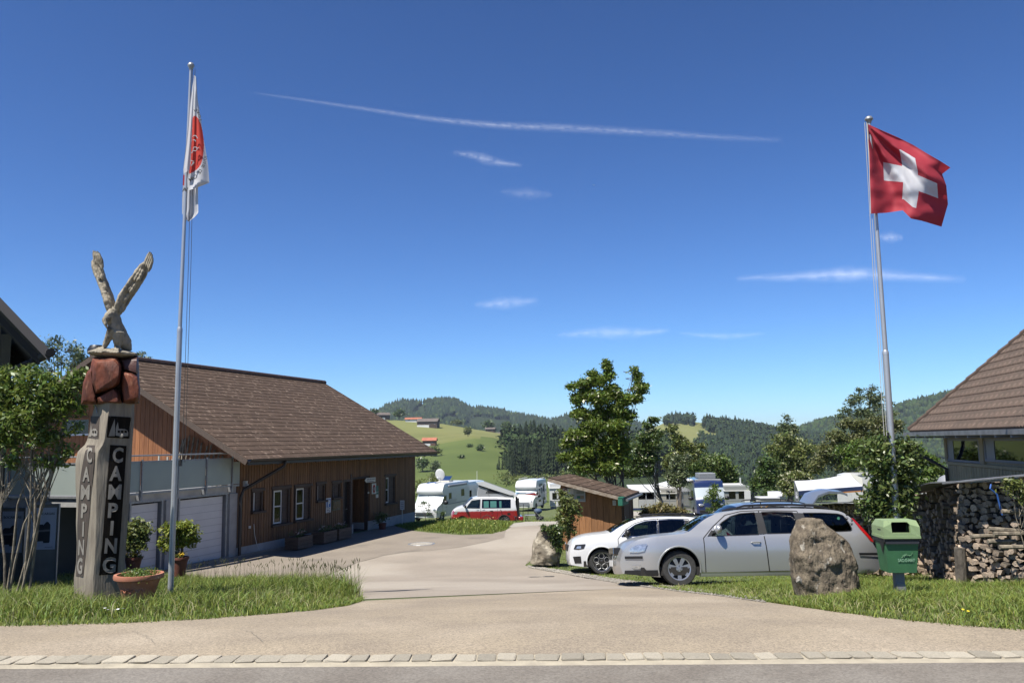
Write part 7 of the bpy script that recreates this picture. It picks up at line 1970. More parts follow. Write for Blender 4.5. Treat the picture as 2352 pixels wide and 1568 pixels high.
for (cx, cy) in ((2068,240),(2060,268),(2092,280),(2083,306)):
    x, z = sc(cx, cy); mb = MB()
    for dx, dz, r_ in ((0,0,.016),(-.02,.022,.007),(-.006,.03,.007),(.010,.029,.007),(.022,.018,.007)):
        mb.lathe([(0,.001),(r_,.001)], 8, M=Matrix.Translation((x+dx, -(wf(x,z)+.006), z+dz))@Matrix.Rotation(R(90),4,'X'))
    part('paw_sticker', mb, m_seat, silver)
x, z = sc(2003,262); part('window_sticker', MB().lathe([(0,.001),(.028,.001)], 10, M=Matrix.Translation((x,-(wf(x,z)+.004),z))@Matrix.Rotation(R(90),4,'X')), mat('mint_sticker', (.15,.5,.35), rough=.6), silver)
vest = thing('yellow_vest', 'yellow high-visibility vest hanging inside the silver car window', 'vest', MS @ Vector((sc(1250,270)[0], .3, sc(1250,300)[1])))
def crumple(t, name, cx, cy, cz, w, h, m, M, n=18, seed=0):
    mb = MB()
    for j in range(n+1):
        for i in range(n+1):
            u, v = i/n, j/n; mb.v.append((cx+(u-.5)*w*(1-.3*v)+.03*math.sin(v*9+seed), cy+.05*math.sin(u*13+v*4+seed)+.03*noise.noise(Vector((u*6,v*6,seed))), cz-v*h*(1-.35*u)-.04*math.sin(u*5)))
    mb.f = [(j*(n+1)+i, j*(n+1)+i+1, (j+1)*(n+1)+i+1, (j+1)*(n+1)+i) for j in range(n) for i in range(n)]; mb.m = [0]*len(mb.f)
    mb.v = [tuple(M @ Vector(v)) for v in mb.v]
    return part(name, mb, m, t, 'all', world=True)
a = sc(1262,262); crumple(vest, 'cloth', a[0], .1, a[1], .30, .17, mat('hi_vis', (.62,.80,.03), rough=.8, transl=.2), MS)
# ---- white estate
def wc(cx, cy, tg=''):
    dx = cx-292; cy2 = cy + .015*dx; x, z = dx/272, (642-cy2)/272; return (x, z, tg) if tg != '' else (x, z)
W_OUT = [wc(80,580,'nose'),wc(70,560,'nose'),wc(70,500,'nose'),wc(78,455,'nose'),wc(92,425,'bonnet'),wc(125,402,'bonnet'),wc(180,382,'bonnet'),wc(260,370,'bonnet'),wc(345,362,'cowl'),wc(362,360,'windscreen'),wc(420,322,'windscreen'),wc(500,282,'windscreen'),wc(560,262,'roof'),wc(640,248,'roof'),wc(760,243,'roof'),wc(900,246,'roof'),wc(1020,256,'roof'),wc(1120,275,'rear_window'),wc(1160,300,'rear_window'),wc(1230,370,'tail'),wc(1260,400,'tail'),wc(1275,470,'tail'),wc(1272,560,'tail'),wc(1250,585,'tail')]
white_spec = dict(outline=W_OUT, width=[(a, b*1.0) for a, b in WID], sill=.17, paint=0, mat=m_wcar, wheels=[(0,.318,.322,.375),(2.68,.318,.322,.375)], rim='hex', rimk=.74,
    crown=silver_spec['crown'], glass_tags={'windscreen': m_cglass, 'rear_window': m_cdark}, ft=.75, fk=.24, rt=.5, rk=.12,
    glass=[dict(pts=[wc(440,384),wc(475,346),wc(545,302),wc(620,278),wc(700,272),wc(690,372)], mat=m_cglass, trim=m_chrome),
           dict(pts=[wc(716,271),wc(800,267),wc(896,268),wc(894,364),wc(708,371)], mat=m_cdark, trim=m_chrome),
           dict(pts=[wc(952,272),wc(1040,276),wc(1100,288),wc(1135,335),wc(1010,356)], mat=m_cdark, trim=m_chrome)],
    doors=[('front_door', [wc(412,400),wc(418,588),wc(712,580),wc(706,400),wc(708,260),wc(620,268),wc(540,292),wc(470,335)]),('rear_door', [wc(707,400),wc(713,580),wc(900,576),wc(930,500),wc(944,420),wc(930,262),wc(709,260)])],
    handles={'front_door': wc(660,410), 'rear_door': wc(880,405)}, handle_mat=m_wcar, floor=.34)
wxp2 = (2200+292/1.809)/1.714; gp = GY(wxp2, 21.9)
MW = place_on_slope(gp.x, 21.9, 0) @ Matrix.Translation((0, .9, 0))
white = thing('white_estate_car', 'white estate car with black hexagon-spoke wheels and black roof rails', 'car', mtx=MW)
wf = vehicle(white, white_spec); seat_set(white, [1.15,2.0], .42); mirror(white, wf, wc(478,372)[0], wc(478,372)[1], m_black, 1.15)
part('dashboard', MB().bbox(.30,.75,-.72,.72,.72,.92,.04), m_seat, white, True)
for sg in (-1,1):
    def sp2(name, poly, mm, o=.008):
        V2, F2 = tri2d(resample_c(poly), (), .06); mb = MB(); mb.v = [(p.x, sg*(wf(p.x,p.y)+o), p.y) for p in V2]; mb.f = [f if sg < 0 else f[::-1] for f in F2]; mb.m = [0]*len(mb.f); return part(name, mb, mm, white, True)
    hl = sp2('headlight', [wc(98,470),wc(112,440),wc(182,434),wc(168,464),wc(130,472)], m_rimdk, .012); sp2('headlamp_lens', [wc(112,466),wc(125,450),wc(150,448),wc(150,464)], m_lamp, .018)
    sp2('air_intake', [wc(92,522),wc(146,518),wc(150,566),wc(104,568)], m_black, .010)
    sp2('b_pillar_trim', [wc(703,272),wc(714,271),wc(706,371),wc(693,372)], m_black, .014); sp2('c_pillar_trim', [wc(899,268),wc(950,272),wc(1006,356),wc(897,364)], m_black, .014)
    sp2('sill_skirt', [(wc(396,0)[0],.17),(2.3,.17),(2.3,.245),(wc(396,0)[0],.245)], m_wcar, .018)
    sp2('tail_light', [wc(1180,345),wc(1245,392),wc(1262,430),wc(1200,420)], m_lens, .010)
    for (wx, wz, wr, ar) in white_spec['wheels']:
        part('arch_lip', MB().tube([(wx+(ar+.01)*math.cos(a), sg*(wf(wx+ar*math.cos(a), wz+ar*math.sin(a))+.004), wz+(ar+.01)*math.sin(a)) for a in [-.2+(math.pi+.4)*i/18 for i in range(19)]], .016, 6), m_wcar, white, True)
    part('roof_rail', MB().tube([(x, sg*.58, z+.02) for x, z in [wc(600,254),wc(660,236),wc(800,230),wc(950,234),wc(1040,252)]], [.012,.022,.022,.022,.012], 6), m_black, white, True)
part('sunroof', MB().bx(1.0, 2.2, -.42, .42, wc(760,243)[1]+.012, wc(760,243)[1]+.022), m_black, white)
g = part('grille', MB().bbox(-.86, -.76, -.42, .42, .58, .74, .01), m_black, white); part('badge', MB().sphere((-.88,0,.77), (.02,.04,.04), 8), m_chrome, g, True)
# ---- third estate behind, tailgate open
wxp3 = 1640; gp = GY(wxp3, 28.3)
MT = place_on_slope(gp.x, 28.3, 0) @ Matrix.Translation((0, .9, 0)) @ Matrix.Scale(1.08, 4)
third = thing('blue_grey_estate_car', 'blue-grey estate car parked behind with its tailgate raised', 'car', mtx=MT)
tsp = dict(silver_spec); tsp['mat'] = m_silver2; tsp['rim'] = 'five'; tsp['glass'] = [dict(h) for h in silver_spec['glass']]
for h in tsp['glass']: h['mat'] = m_cglass
tsp['glass_tags'] = {'windscreen': m_cglass, 'rear_window': m_dark}
wf = vehicle(third, tsp); silver_details(third, wf, tsp, m_silver2)
hx, hz_ = sc(2040,205)
tgm = MB(); A = [(hx-.02,hz_+.0),(hx+.20,hz_+.30),(hx+.55,hz_+.42),(hx+.95,hz_+.40),(hx+1.12,hz_+.32)]
for i, (x, z) in enumerate(A):
    for y in (-.62,-.3,0,.3,.62): tgm.v.append((x, y, z+.05*(1-(y/.62)**2)))
for i in range(4):
    for j in range(4): o = i*5+j; tgm.f.append((o, o+1, o+6, o+5)); tgm.m.append(0)
bmv = len(tgm.v); tgm.v += [(x, y, z-.07) for x, y, z in tgm.v]; tgm.f += [tuple(q+bmv for q in f[::-1]) for f in tgm.f[:]]; tgm.m = [0]*len(tgm.f)
ring = [0,5,10,15,20,21,22,23,24,19,14,9,4,3,2,1]; tgm.f += [(ring[i], ring[(i+1)%16], ring[(i+1)%16]+bmv, ring[i]+bmv) for i in range(16)]; tgm.m += [0]*16
tg = part('tailgate', tgm, m_silver2, third, True)
part('tailgate_glass', MB().add([(hx+.24,-.5,hz_+.245),(hx+.24,.5,hz_+.245),(hx+.9,.5,hz_+.325),(hx+.9,-.5,hz_+.325)], [(0,1,2,3),(3,2,1,0)]), m_cdark, tg)
for sg in (-1,1): part('gas_strut', MB().tube([(hx+.05,sg*.6,hz_-.25),(hx+.45,sg*.58,hz_+.33)], .012, 5), m_black, third)
a = sc(1440,225); cl = thing('orange_cloth', 'orange and yellow cloth hung over the pillar of the blue-grey car', 'cloth', MT @ Vector((a[0], -.8, a[1])))
crumple(cl, 'cloth', a[0], -(wf(a[0],a[1]-.1)+.03), a[1]+.02, .24, .42, mat('orange_cloth', (.72,.33,.10), (.75,.55,.06), 3, .85), MT, seed=2)
b = thing('blue_parking_disc', 'bright blue card behind the windscreen of the blue-grey car', 'card', MT @ Vector((.15,-.3,.98))); part('card', MB().bx(-.14,.14,-.01,.01,0,.12, M=Matrix.Rotation(R(-20),4,'Y')), mat('bright_blue', (.05,.35,.75), rough=.4), b)

# ---- red and white camper van
def vc(cx, cy, tg=''):
    dx = cx-1070; cy2 = cy+.006*dx; x, z = dx/183, (848-cy2)/183; return (x, z, tg) if tg != '' else (x, z)
V_OUT = [vc(952,792,'nose'),vc(944,760,'nose'),vc(945,715,'nose'),vc(958,670,'nose'),vc(966,652,'bonnet'),vc(1005,622,'bonnet'),vc(1085,598,'windscreen'),vc(1125,560,'windscreen'),vc(1175,515,'windscreen'),vc(1208,490,'roof'),vc(1262,478,'roof'),vc(1500,480,'roof'),vc(1735,490,'tail'),vc(1755,520,'tail'),vc(1768,600,'tail'),vc(1785,700,'tail'),vc(1790,760,'tail'),vc(1785,800,'tail')]
VW_ = [(.2,.90),(.5,.95),(1.0,.95),(1.2,.93),(1.6,.84),(1.9,.76),(2.05,.66)]
zs = vc(1070,656)[1]
m_vwhite = mat('van_white', (.80,.80,.79), rough=.3, coat=.8)
van_spec = dict(outline=V_OUT, width=VW_, sill=.24, paint=0, mat=m_vwhite, paint2=[(lambda x, z: z < zs, m_red)], grid=.09, ds=.08,
    wheels=[(0,.335,.335,.42),((1615-1070)/183,.335,.335,.42)], rim='nine', rimk=.66, crown={'nose':.12,'bonnet':.08,'windscreen':.08,'roof':.03,'tail':.03}, ft=.6, fk=.16, rt=.3, rk=.04,
    glass_tags={'windscreen': m_cglass}, glass=[dict(pts=[vc(1125,615),vc(1150,575),vc(1200,520),vc(1305,508),vc(1298,620)]), dict(pts=[vc(1332,508),vc(1700,515),vc(1698,620),vc(1325,618)], mat=m_cdark)],
    doors=[('front_door', [vc(1118,640),vc(1135,800),vc(1306,806),vc(1310,640),vc(1314,492),vc(1200,500)]),('sliding_door', [vc(1311,640),vc(1308,806),vc(1520,808),vc(1530,640),vc(1530,494),vc(1315,492)])],
    handles={'front_door': vc(1270,632), 'sliding_door': vc(1345,632)}, handle_mat=m_vwhite, floor=.5)
vx = (1500+1070/3.36)/1.714; g0 = GY(vx, 59.5)
MV = Matrix.Translation((g0.x, 59.5, gz(59.5)-.02)) @ Matrix.Rotation(R(4),4,'Z') @ Matrix.Translation((0,.95,0))
van = thing('camper_van', 'red and white camper van with its pop-up roof and tailgate open', 'camper van', mtx=MV)
wf = vehicle(van, van_spec); seat_set(van, [1.1], .75); mirror(van, wf, vc(1110,600)[0], vc(1110,600)[1], m_black, 1.3)
for sg in (-1,1):
    def sp3(name, poly, mm, o=.01):
        V2, F2 = tri2d(resample_c(poly), (), .08); mb = MB(); mb.v = [(p.x, sg*(wf(p.x,p.y)+o), p.y) for p in V2]; mb.f = [f if sg < 0 else f[::-1] for f in F2]; mb.m = [0]*len(mb.f); return part(name, mb, mm, van, True)
    sp3('headlight', [vc(955,690),vc(975,660),vc(1015,655),vc(1000,690)], m_lamp); sp3('fuel_flap', [vc(1655,682),vc(1692,682),vc(1692,708),vc(1655,708)], m_black)
    sp3('side_vent', [vc(1750,660),vc(1775,660),vc(1780,740),vc(1760,740)], m_lens)
    sp3('curtain', [vc(1350,530),vc(1415,530),vc(1415,610),vc(1350,612)], mat('teal_curtain', (.05,.20,.18), rough=.8), .004); sp3('curtain', [vc(1435,530),vc(1515,530),vc(1515,610),vc(1435,610)], MATS['teal_curtain'], .004); sp3('curtain', [vc(1552,532),vc(1580,532),vc(1580,612),vc(1552,610)], MATS['teal_curtain'], .004)
    sp3('crease_shade', [vc(1140,764),vc(1540,768),vc(1540,774),vc(1140,770)], m_dark, .003)  # dark strip painted on for the shade along the body crease
zt = vc(1500,480)[1]
a0, a1 = vc(1265,285), vc(1770,440)
part('pop_roof', MB().prism([(a0[0]-.05,a0[1]-.02),(a0[0]+.5,a0[1]+.03),(a1[0]-.05,a1[1]+.06),(a1[0]+.02,a1[1]-.12),(a1[0]-.4,a1[1]-.10),(a0[0]+.12,a0[1]-.20)], -.68, .68), m_vwhite, van)
part('roof_rim', MB().prism([(a0[0]+.10,a0[1]-.17),(a0[0]+.14,a0[1]-.28),(a1[0]-.35,a1[1]-.18),(a1[0]-.05,a1[1]-.12)], -.66, .66), m_black, van)
part('roof_canvas', MB().prism([(a0[0]+.14,a0[1]-.2),(a0[0]+.02,zt-.01),(a1[0]-.3,zt-.01),(a1[0]-.3,a1[1]-.12)], -.60, .60), m_canvas, van)
part('canvas_window', MB().prism([vc(1378,430),vc(1405,395),vc(1440,385),vc(1560,425),vc(1560,438)], -.61, -.602), m_seat, van)
part('roof_strut', MB().tube([(*vc(1368,340)[:1],-.64,vc(1368,340)[1]),(vc(1430,470)[0],-.64,zt)], .018, 5), m_steel, van); part('roof_strut', MB().tube([(vc(1575,420)[0],-.64,vc(1575,420)[1]),(vc(1660,480)[0],-.64,zt)], .018, 5), m_steel, van)
# open rear: black slab painted for the shaded inside, raised tailgate
xr = vc(1790,700)[0]
part('rear_shade_slab', MB().bx(xr+.02, xr+.06, -.74, .74, .62, 1.86), m_dark, van)
part('rear_frame', MB().bx(xr-.02, xr+.12, -.84,-.76, .62, 1.9).bx(xr-.02, xr+.12, .76,.84, .62, 1.9), m_black, van)
part('bumper', MB().bbox(xr-.05, xr+.40, -.85, .85, .33, .60, .04), m_red, van, True)
tl0, tl1 = vc(1745,470), vc(2060,470)
tgx = part('tailgate', MB().prism([(tl0[0],tl0[1]+.02),(tl0[0]+.45,tl0[1]+.18),(tl1[0]-.25,tl1[1]+.20),(tl1[0],tl1[1]+.02),(tl1[0]-.06,tl1[1]-.10),(tl1[0]-.35,tl1[1]+.05),(tl0[0]+.4,tl0[1]+.06),(tl0[0],tl0[1]-.08)], -.74, .74), m_vwhite, van)
part('tailgate_red_panel', MB().prism([(tl1[0]-.95,tl1[1]+.10),(tl1[0]-.25,tl1[1]+.215),(tl1[0]-.02,tl1[1]+.05),(tl1[0]-.35,tl1[1]+.03)], -.75, -.742), m_red, tgx)
part('tailgate_window', MB().bx(tl0[0]+.2, tl0[0]+.9, -.6,.6, tl0[1]+.19, tl0[1]+.2), m_cdark, tgx)
m_bread = 0
# ---- motorhomes : boxy bodies use the same builder
def motorhome(name, label, cat, M, L, Hh, W_, paint, spec_extra=None, bus=False, m2=None):
    t = thing(name, label, cat, mtx=M)
    if bus: ol = [(0,.35,'nose'),(-.02,1.0,'nose'),(.02,1.35,'nose'),(.10,1.42,'windscreen'),(.45,2.35,'overcab'),(.48,Hh-.15,'overcab'),(.75,Hh,'roof'),(L-.1,Hh,'tail'),(L,Hh-.2,'tail'),(L,.5,'tail')]
    else: ol = [(0,.40,'nose'),(-.03,.95,'nose'),(.12,1.18,'bonnet'),(.75,1.42,'windscreen'),(1.32,2.10,'overcab'),(.98,2.22,'overcab'),(.98,2.45,'overcab'),(1.35,Hh-.08,'overcab'),(1.9,Hh,'roof'),(L-.15,Hh,'tail'),(L,Hh-.15,'tail'),(L,.5,'tail')]
    sp_ = dict(outline=ol, width=[(.2,W_*.97),(.6,W_),(2.2,W_*1.0),(Hh-.1,W_*.97),(Hh,W_*.93)], sill=.35, paint=0, mat=paint, grid=.25, ds=.14, smooth_n=1,
        wheels=[(.95,.36,.36,.44),(L-1.7,.36,.36,.44)], rim='five', rimk=.6, crown={'nose':.15,'bonnet':.08,'windscreen':.10,'overcab':.08,'roof':.03,'tail':.02}, ft=1.0, fk=.10 if not bus else .05, rt=.3, rk=.0,
        glass_tags={'windscreen': m_shade}, glass=[dict(pts=[(1.0,1.42),(1.32,1.95),(1.75,1.98),(1.75,1.35)] if not bus else [(.75,1.35),(.85,2.1),(1.5,2.1),(1.5,1.35)], mat=m_cdark),
        dict(pts=[(2.3,1.55),(2.3,2.15),(2.85,2.15),(2.85,1.55)], mat=m_cdark), dict(pts=[(L-1.9,1.75),(L-1.9,2.3),(L-1.2,2.3),(L-1.2,1.75)], mat=m_cdark)],
        doors=[('door', [(.95,.5),(.95,1.45),(1.3,2.02),(1.85,2.02),(1.85,.5)])], handles={'door': (1.7,1.1)}, handle_mat=m_black, floor=.7)
    if spec_extra: sp_.update(spec_extra)
    wf = vehicle(t, sp_); mirror(t, wf, .95 if not bus else .5, 1.45, m_black, 2.0)
    return t, wf
yawm = math.atan2(U.y, U.x)
g0 = G(1052, 1192); pc = GY(1052, 55)
def mh_matrix(px, Y, yaw, dz=0): g = GY(px, Y); return Matrix.Translation((g.x, g.y, g.z+dz)) @ Matrix.Rotation(yaw, 4, 'Z')
mhw = mat('motorhome_white', (.78,.78,.76), rough=.35, coat=.4)
M1 = mh_matrix(1005, 66, R(72)); M1 = M1 @ Matrix.Translation((0, 1.12, 0))
mh, wf = motorhome('motorhome', 'white motorhome with satellite dish and green sunshade by the barn end', 'motorhome', M1, 6.9, 2.95, 1.13, mhw)
for i in range(2): part('grille', MB().bx(-.20,-.16,-.75,.75,.55+i*.14,.64+i*.14), m_black, mh)
part('cowl', MB().tube([(.78,-1.08,1.42),(.62,-.6,1.40),(.58,0,1.40),(.62,.6,1.40),(.78,1.08,1.42)], .045, 6), m_black, mh); part('brow', MB().tube([(1.30,-1.1,2.08),(1.16,-.6,2.12),(1.12,0,2.12),(1.16,.6,2.12),(1.30,1.1,2.08)], .04, 6), m_black, mh); part('wiper', MB().tube([(.60,-.1,1.45),(.88,.05,2.0)], .02, 5), m_black, mh)
for sg in (-1,1): part('headlight', MB().sphere((.0,sg*.82,.98), (.10,.16,.12), 8), m_lamp, mh, True)
part('roof_light', MB().prism([(1.12,2.60),(1.45,2.96),(2.0,3.05),(2.0,3.0),(1.5,2.9),(1.15,2.56)], -.5, .5), m_cdark, mh)
part('stripe', MB().bx(2.0,6.6,-1.155,-1.14,1.25,1.32), m_grey, mh); part('side_flash', MB().prism([(2.1,1.35),(3.6,1.35),(4.1,1.6),(2.4,1.7)], -1.155,-1.14), m_cream, mh)
part('awning_case', MB().bbox(2.2,6.2,-1.22,-1.08,2.62,2.80,.03), m_grey, mh)
sat = part('satellite_dish', MB().sphere((0,0,0), (.06,.42,.48), 16, M=Matrix.Translation((2.9,-.1,3.62))@Matrix.Rotation(R(-12),4,'Y')), mhw, mh, True); part('dish_arm', MB().tube([(2.9,-.1,3.0),(2.95,-.1,3.3),(2.5,-.1,3.35)], .04, 6), mhw, sat)
part('lnb', MB().sphere((2.45,-.1,3.38), .08, 8), mhw, sat, True)
hk = part('skylight_open', MB().add([(4.0,-.45,3.05),(4.0,.45,3.05),(4.7,.45,3.42),(4.7,-.45,3.42),(4.0,-.45,3.0),(4.0,.45,3.0),(4.7,.45,3.38),(4.7,-.45,3.38)], [(0,1,2,3),(7,6,5,4),(0,4,5,1),(2,6,7,3),(1,5,6,2),(3,7,4,0)]), m_cglass, mh); part('skylight_base', MB().bbox(3.9,4.8,-.5,.5,2.96,3.08,.02), m_cream, hk)
M2 = mh_matrix(1226, 85, R(76)); M2 = M2 @ Matrix.Translation((0, 1.1, 0))
mh2, wf = motorhome('motorhome', 'older white motorhome with grey patterned side behind the red van', 'motorhome', M2, 6.2, 3.0, 1.1, mhw)
for i in range(3): part('grille', MB().bx(-.2,-.16,-.6,.6,.6+i*.12,.66+i*.12), m_grey, mh2)
for (x, z, w, h, m) in ((2.6,2.3,.7,.3,m_steel),(3.4,2.4,.6,.2,m_leafY),(3.3,1.6,.7,.6,m_steel),(4.6,1.6,.5,.9,m_steel),(2.3,.8,.9,.2,m_leafY),(4.3,.8,1.1,.3,m_leafY)): part('side_decal', MB().bx(x,x+w,-1.13,-1.115,z,z+h), mat('decal_'+m.name, tuple(c*.8 for c in m.diffuse_color[:3]), rough=.6), mh2)
part('roof_rack', MB().tube([(2,-.95,3.15),(5.8,-.95,3.15)], .03, 5).tube([(2,.95,3.15),(5.8,.95,3.15)], .03, 5), m_white, mh2)
for sg in (-1,1): part('headlight', MB().sphere((.0,sg*.8,.95), (.08,.14,.12), 8), m_lamp, mh2, True)
# front motorhome between, just its roof behind the first one
M3 = mh_matrix(1058, 79, R(72)) @ Matrix.Translation((0,1.1,0))
mh3, wf = motorhome('motorhome', 'third motorhome, only its rear roof seen between the first one and the pop-up roof', 'motorhome', M3, 6.6, 2.95, 1.1, mhw)
part('aerial', MB().tube([(5.2,-.8,2.95),(5.2,-.8,3.9)], .02, 5), m_white, mh3)
# navy motorhome facing us
M4 = mh_matrix(1630, 68, R(90)); 
mh4, wf = motorhome('navy_motorhome', 'dark blue motorhome facing the camera with a silver windscreen cover', 'motorhome', M4, 7.0, 2.95, 1.2, m_navy, bus=True)
part('roof_box', MB().bbox(1.0,2.4,-.75,.65,3.02,3.5,.05), m_steel, mh4); part('roof_edge', MB().bbox(.55,1.0,-1.05,1.05,2.85,3.02,.03), m_grey, mh4)
part('shade_divider', MB().bx(.02,.30,-.03,.03,1.5,2.3), m_navy, mh4)
for sg in (-1,1): part('headlight', MB().sphere((-.10,sg*.78,1.0), (.10,.25,.11), 10), m_lamp, mh4, True)
part('front_bumper', MB().bbox(-.24,-.10,-.95,.95,.38,.62,.03), m_black, mh4); part('grille', MB().bx(-.2,-.17,-.5,.5,.70,.82), m_chrome, mh4)
part('number_plate', MB().bx(-.25,-.245,-.26,.26,.44,.55), m_white, mh4)
aw = part('side_awning', MB().add([(1.0,1.15,3.0),(5.5,1.15,3.0),(5.5,3.4,2.45),(1.0,3.4,2.45),(1.0,1.15,2.93),(5.5,1.15,2.93),(5.5,3.4,2.38),(1.0,3.4,2.38)], [(0,1,2,3),(4,7,6,5),(0,3,7,4),(1,5,6,2),(2,6,7,3)]), m_white, mh4)

# ---- bicycles, pushchair and camp clutter
def bicycle(label, px, Y, yaw, m, scale=1.0, small=False):
    g = GY(px, Y); t = thing('bicycle', label, 'bicycle', g, yaw)
    r = .34*scale; b = .52*scale
    for sx in (-b, b):
        w = part('wheel', MB().tube([(sx+r*math.cos(a), 0, r+r*math.sin(a)) for a in [2*math.pi*i/28 for i in range(29)]], .022, 6, False), m_tyre, t, True)
        mb = MB()
        for i in range(14): a = 2*math.pi*i/14; mb.tube([(sx,0,r),(sx+r*math.cos(a),0,r+r*math.sin(a))], .003, 3, False)
        s = part('spokes', mb, m_steel, w); s['kind'] = 'stuff'
    A, B, C_, D_ = (-b,0,r), (-.05*scale,0,.28*scale), (-.20*scale,0,.85*scale), (.38*scale,0,.82*scale)
    part('frame', MB().tube([A,B],.018,6).tube([B,C_],.018,6).tube([C_,A],.012,6).tube([B,D_],.02,6).tube([C_,D_],.018,6), m, t, True)
    part('fork', MB().tube([(.36*scale,0,.92*scale),(b,0,r)], .018, 6), m_black, t, True)
    part('handlebar', MB().tube([(.30*scale,-.28,.98*scale),(.36*scale,0,.95*scale),(.30*scale,.28,.98*scale)], .015, 6), m_black, t, True)
    part('saddle', MB().sphere((-.23*scale,0,.93*scale), (.13,.07,.035), 10), m_black, t, True); part('crank', MB().lathe([(0,-.01),(.09,-.01),(.09,.01),(0,.01)], 14, M=Matrix.Translation((-.05*scale,-.03,.28*scale))@Matrix.Rotation(R(90),4,'X')), m_steel, t)
    return t
bicycle('red bicycle leaning before the rear wheel of the camper van', 1137, 57.6, R(6), mat('bike_red', (.30,.02,.03), rough=.4), 1.12)
bicycle("small child's bicycle at the camper van rear corner", 1184, 57.5, R(70), m_seat, .66)
g = GY(1238, 59); t = thing('pushchair', 'black and blue pushchair with three wheels on the camp lawn', 'pushchair', g, R(-15))
for x, y, r_ in ((-.3,-.28,.14),(-.3,.28,.14),(.48,0,.13)): part('wheel', MB().tube([(x+r_*math.cos(a),y,r_+r_*math.sin(a)) for a in [2*math.pi*i/16 for i in range(17)]], .03, 5, False), m_tyre, t, True)
part('frame', MB().tube([(.48,0,.13),(.1,-.22,.55),(-.35,-.25,1.1)],.018,6).tube([(.48,0,.13),(.1,.22,.55),(-.35,.25,1.1)],.018,6).tube([(-.3,-.28,.14),(.1,-.22,.55)],.018,6).tube([(-.3,.28,.14),(.1,.22,.55)],.018,6).tube([(-.35,-.25,1.1),(-.35,.25,1.1)],.02,6), m_steel, t, True)
part('seat', MB().bbox(-.22,.25,-.2,.2,.42,.62,.05).bbox(-.28,-.12,-.2,.2,.6,.95,.04), m_seat, t, True); part('hood', MB().sphere((-.12,0,.98), (.30,.24,.20), 12), mat('pushchair_blue', (.05,.09,.17), rough=.7), t, True)
g = GY(1210, 57.5); t = thing('white_bowl', 'white washing-up bowl standing on the lawn', 'bowl', g); part('bowl', MB().lathe([(.0,.0),(.17,.0),(.25,.26),(.23,.26),(.16,.03),(0,.03)], 18), m_white, t, True); part('handle', MB().bx(.23,.30,-.06,.06,.2,.24).bx(-.30,-.23,-.06,.06,.2,.24), m_white, t)
g = GY(1219, 60.5); t = thing('folding_table', 'dark folding camp table under the raised van tailgate', 'table', g)
part('table_top', MB().bbox(-.5,.5,-.35,.35,.68,.72,.01), m_grey, t)
for sx in (-.45,.45):
    for sy in (-.3,.3): part('leg', MB().tube([(sx,sy,0),(sx*.8,sy,.7)], .02, 5), m_black, t)
for i, (x, h) in enumerate(((-.9,1.1),(-.65,1.5),(-.3,1.3))): part('pole', MB().tube([(x,-.2,0),(x+.1,-.1,h)], .02, 5), m_black, t)
g = GY(1226, 58.6); t = thing('camp_bags', 'black bags lying in the shade behind the camper van', 'bags', g); part('bag', MB().sphere((-.3,0,.16), (.38,.25,.18), 12), m_seat, t, True); part('bag', MB().sphere((.35,.1,.2), (.30,.22,.22), 12), m_black, t, True)
# ================================================================ CAMP SITE: TREES, CARAVANS, LAMP
def B5(L): return [((2100+x/2.138)/1.714, (1350+y/2.138)/1.714, rx/3.664, ry/3.664) for x, y, rx, ry in L]
def B8(L): return [((3000+x/3.136)/1.714, (1450+y/3.136)/1.714, rx/5.375, ry/5.375) for x, y, rx, ry in L]
px_tree('bright green rowan-like tree with cream blossoms rising behind the hut', 1441, 33,
    B5([(615,180,25,45),(640,255,40,55),(490,255,42,24),(540,320,80,45),(420,340,50,35),(320,365,45,25),(845,230,28,35),(880,290,30,45),(900,380,55,45),(860,470,55,45),(370,480,50,55),(450,430,70,55),(560,470,80,70),(660,420,70,70),(760,480,60,60),(700,570,80,65),(560,600,80,50),(400,600,70,45),(800,610,55,45),(500,700,100,50),(680,700,100,55),(370,780,80,45),(290,850,55,45),(260,960,55,28),(500,820,100,60),(420,930,100,60),(600,900,100,70),(700,820,85,55),(440,1040,100,38),(620,1050,100,50),(730,960,75,55),(760,870,55,50)]),
    38000, .068, mat('leaf_maple', (.175,.25,.038), rough=.45, island=.4, hue=.03, transl=.4), .055, stems=3, twig=.22, fork=.35, extra=(260, m_bloom, .085), per=13, up=.45)
px_tree('darker slim tree right of the blossoming tree behind the hut', 1527, 37,
    B5([(1020,650,45,25),(960,700,35,30),(1040,780,55,35),(930,790,60,42),(1000,860,70,42),(900,880,62,45),(880,980,80,50),(980,960,60,50),(820,1080,80,50),(950,1070,55,42)]), 7000, .075, m_leafB, .05, stems=2, twig=.3, extra=(40, m_bloom, .08), up=.6)
px_tree('small grey flowering tree with a pale trunk before the caravans', 1553, 47,
    B5([(1200,1010,60,60),(1250,1100,62,60),(1150,1130,52,50),(1290,960,36,45),(1210,1180,70,30)]), 2600, .09, m_leafD, .09, mbark=m_barkl, twig=.4, extra=(420, m_bloom, .05))
px_tree('yellow-green loose tree behind the lamp post', 1560, 62,
    B5([(1170,720,42,34),(1210,800,52,50),(1250,870,70,50),(1350,900,70,50),(1400,860,34,26),(1300,960,90,50),(1200,950,70,42),(1150,1020,60,50)]), 4800, .13, m_leafC, .12, twig=.25)
px_tree('wide round green tree behind the caravans', 1635, 92,
    B5([(1480,980,100,50),(1560,1020,100,70),(1650,1090,70,70),(1450,1080,110,70),(1350,1060,70,70),(1560,1120,100,55),(1400,1150,75,45),(1660,1150,60,45)]), 8500, .17, mat('leaf_mid', (.125,.185,.036), rough=.5, island=.35, hue=.03, transl=.3), .2, twig=.05)
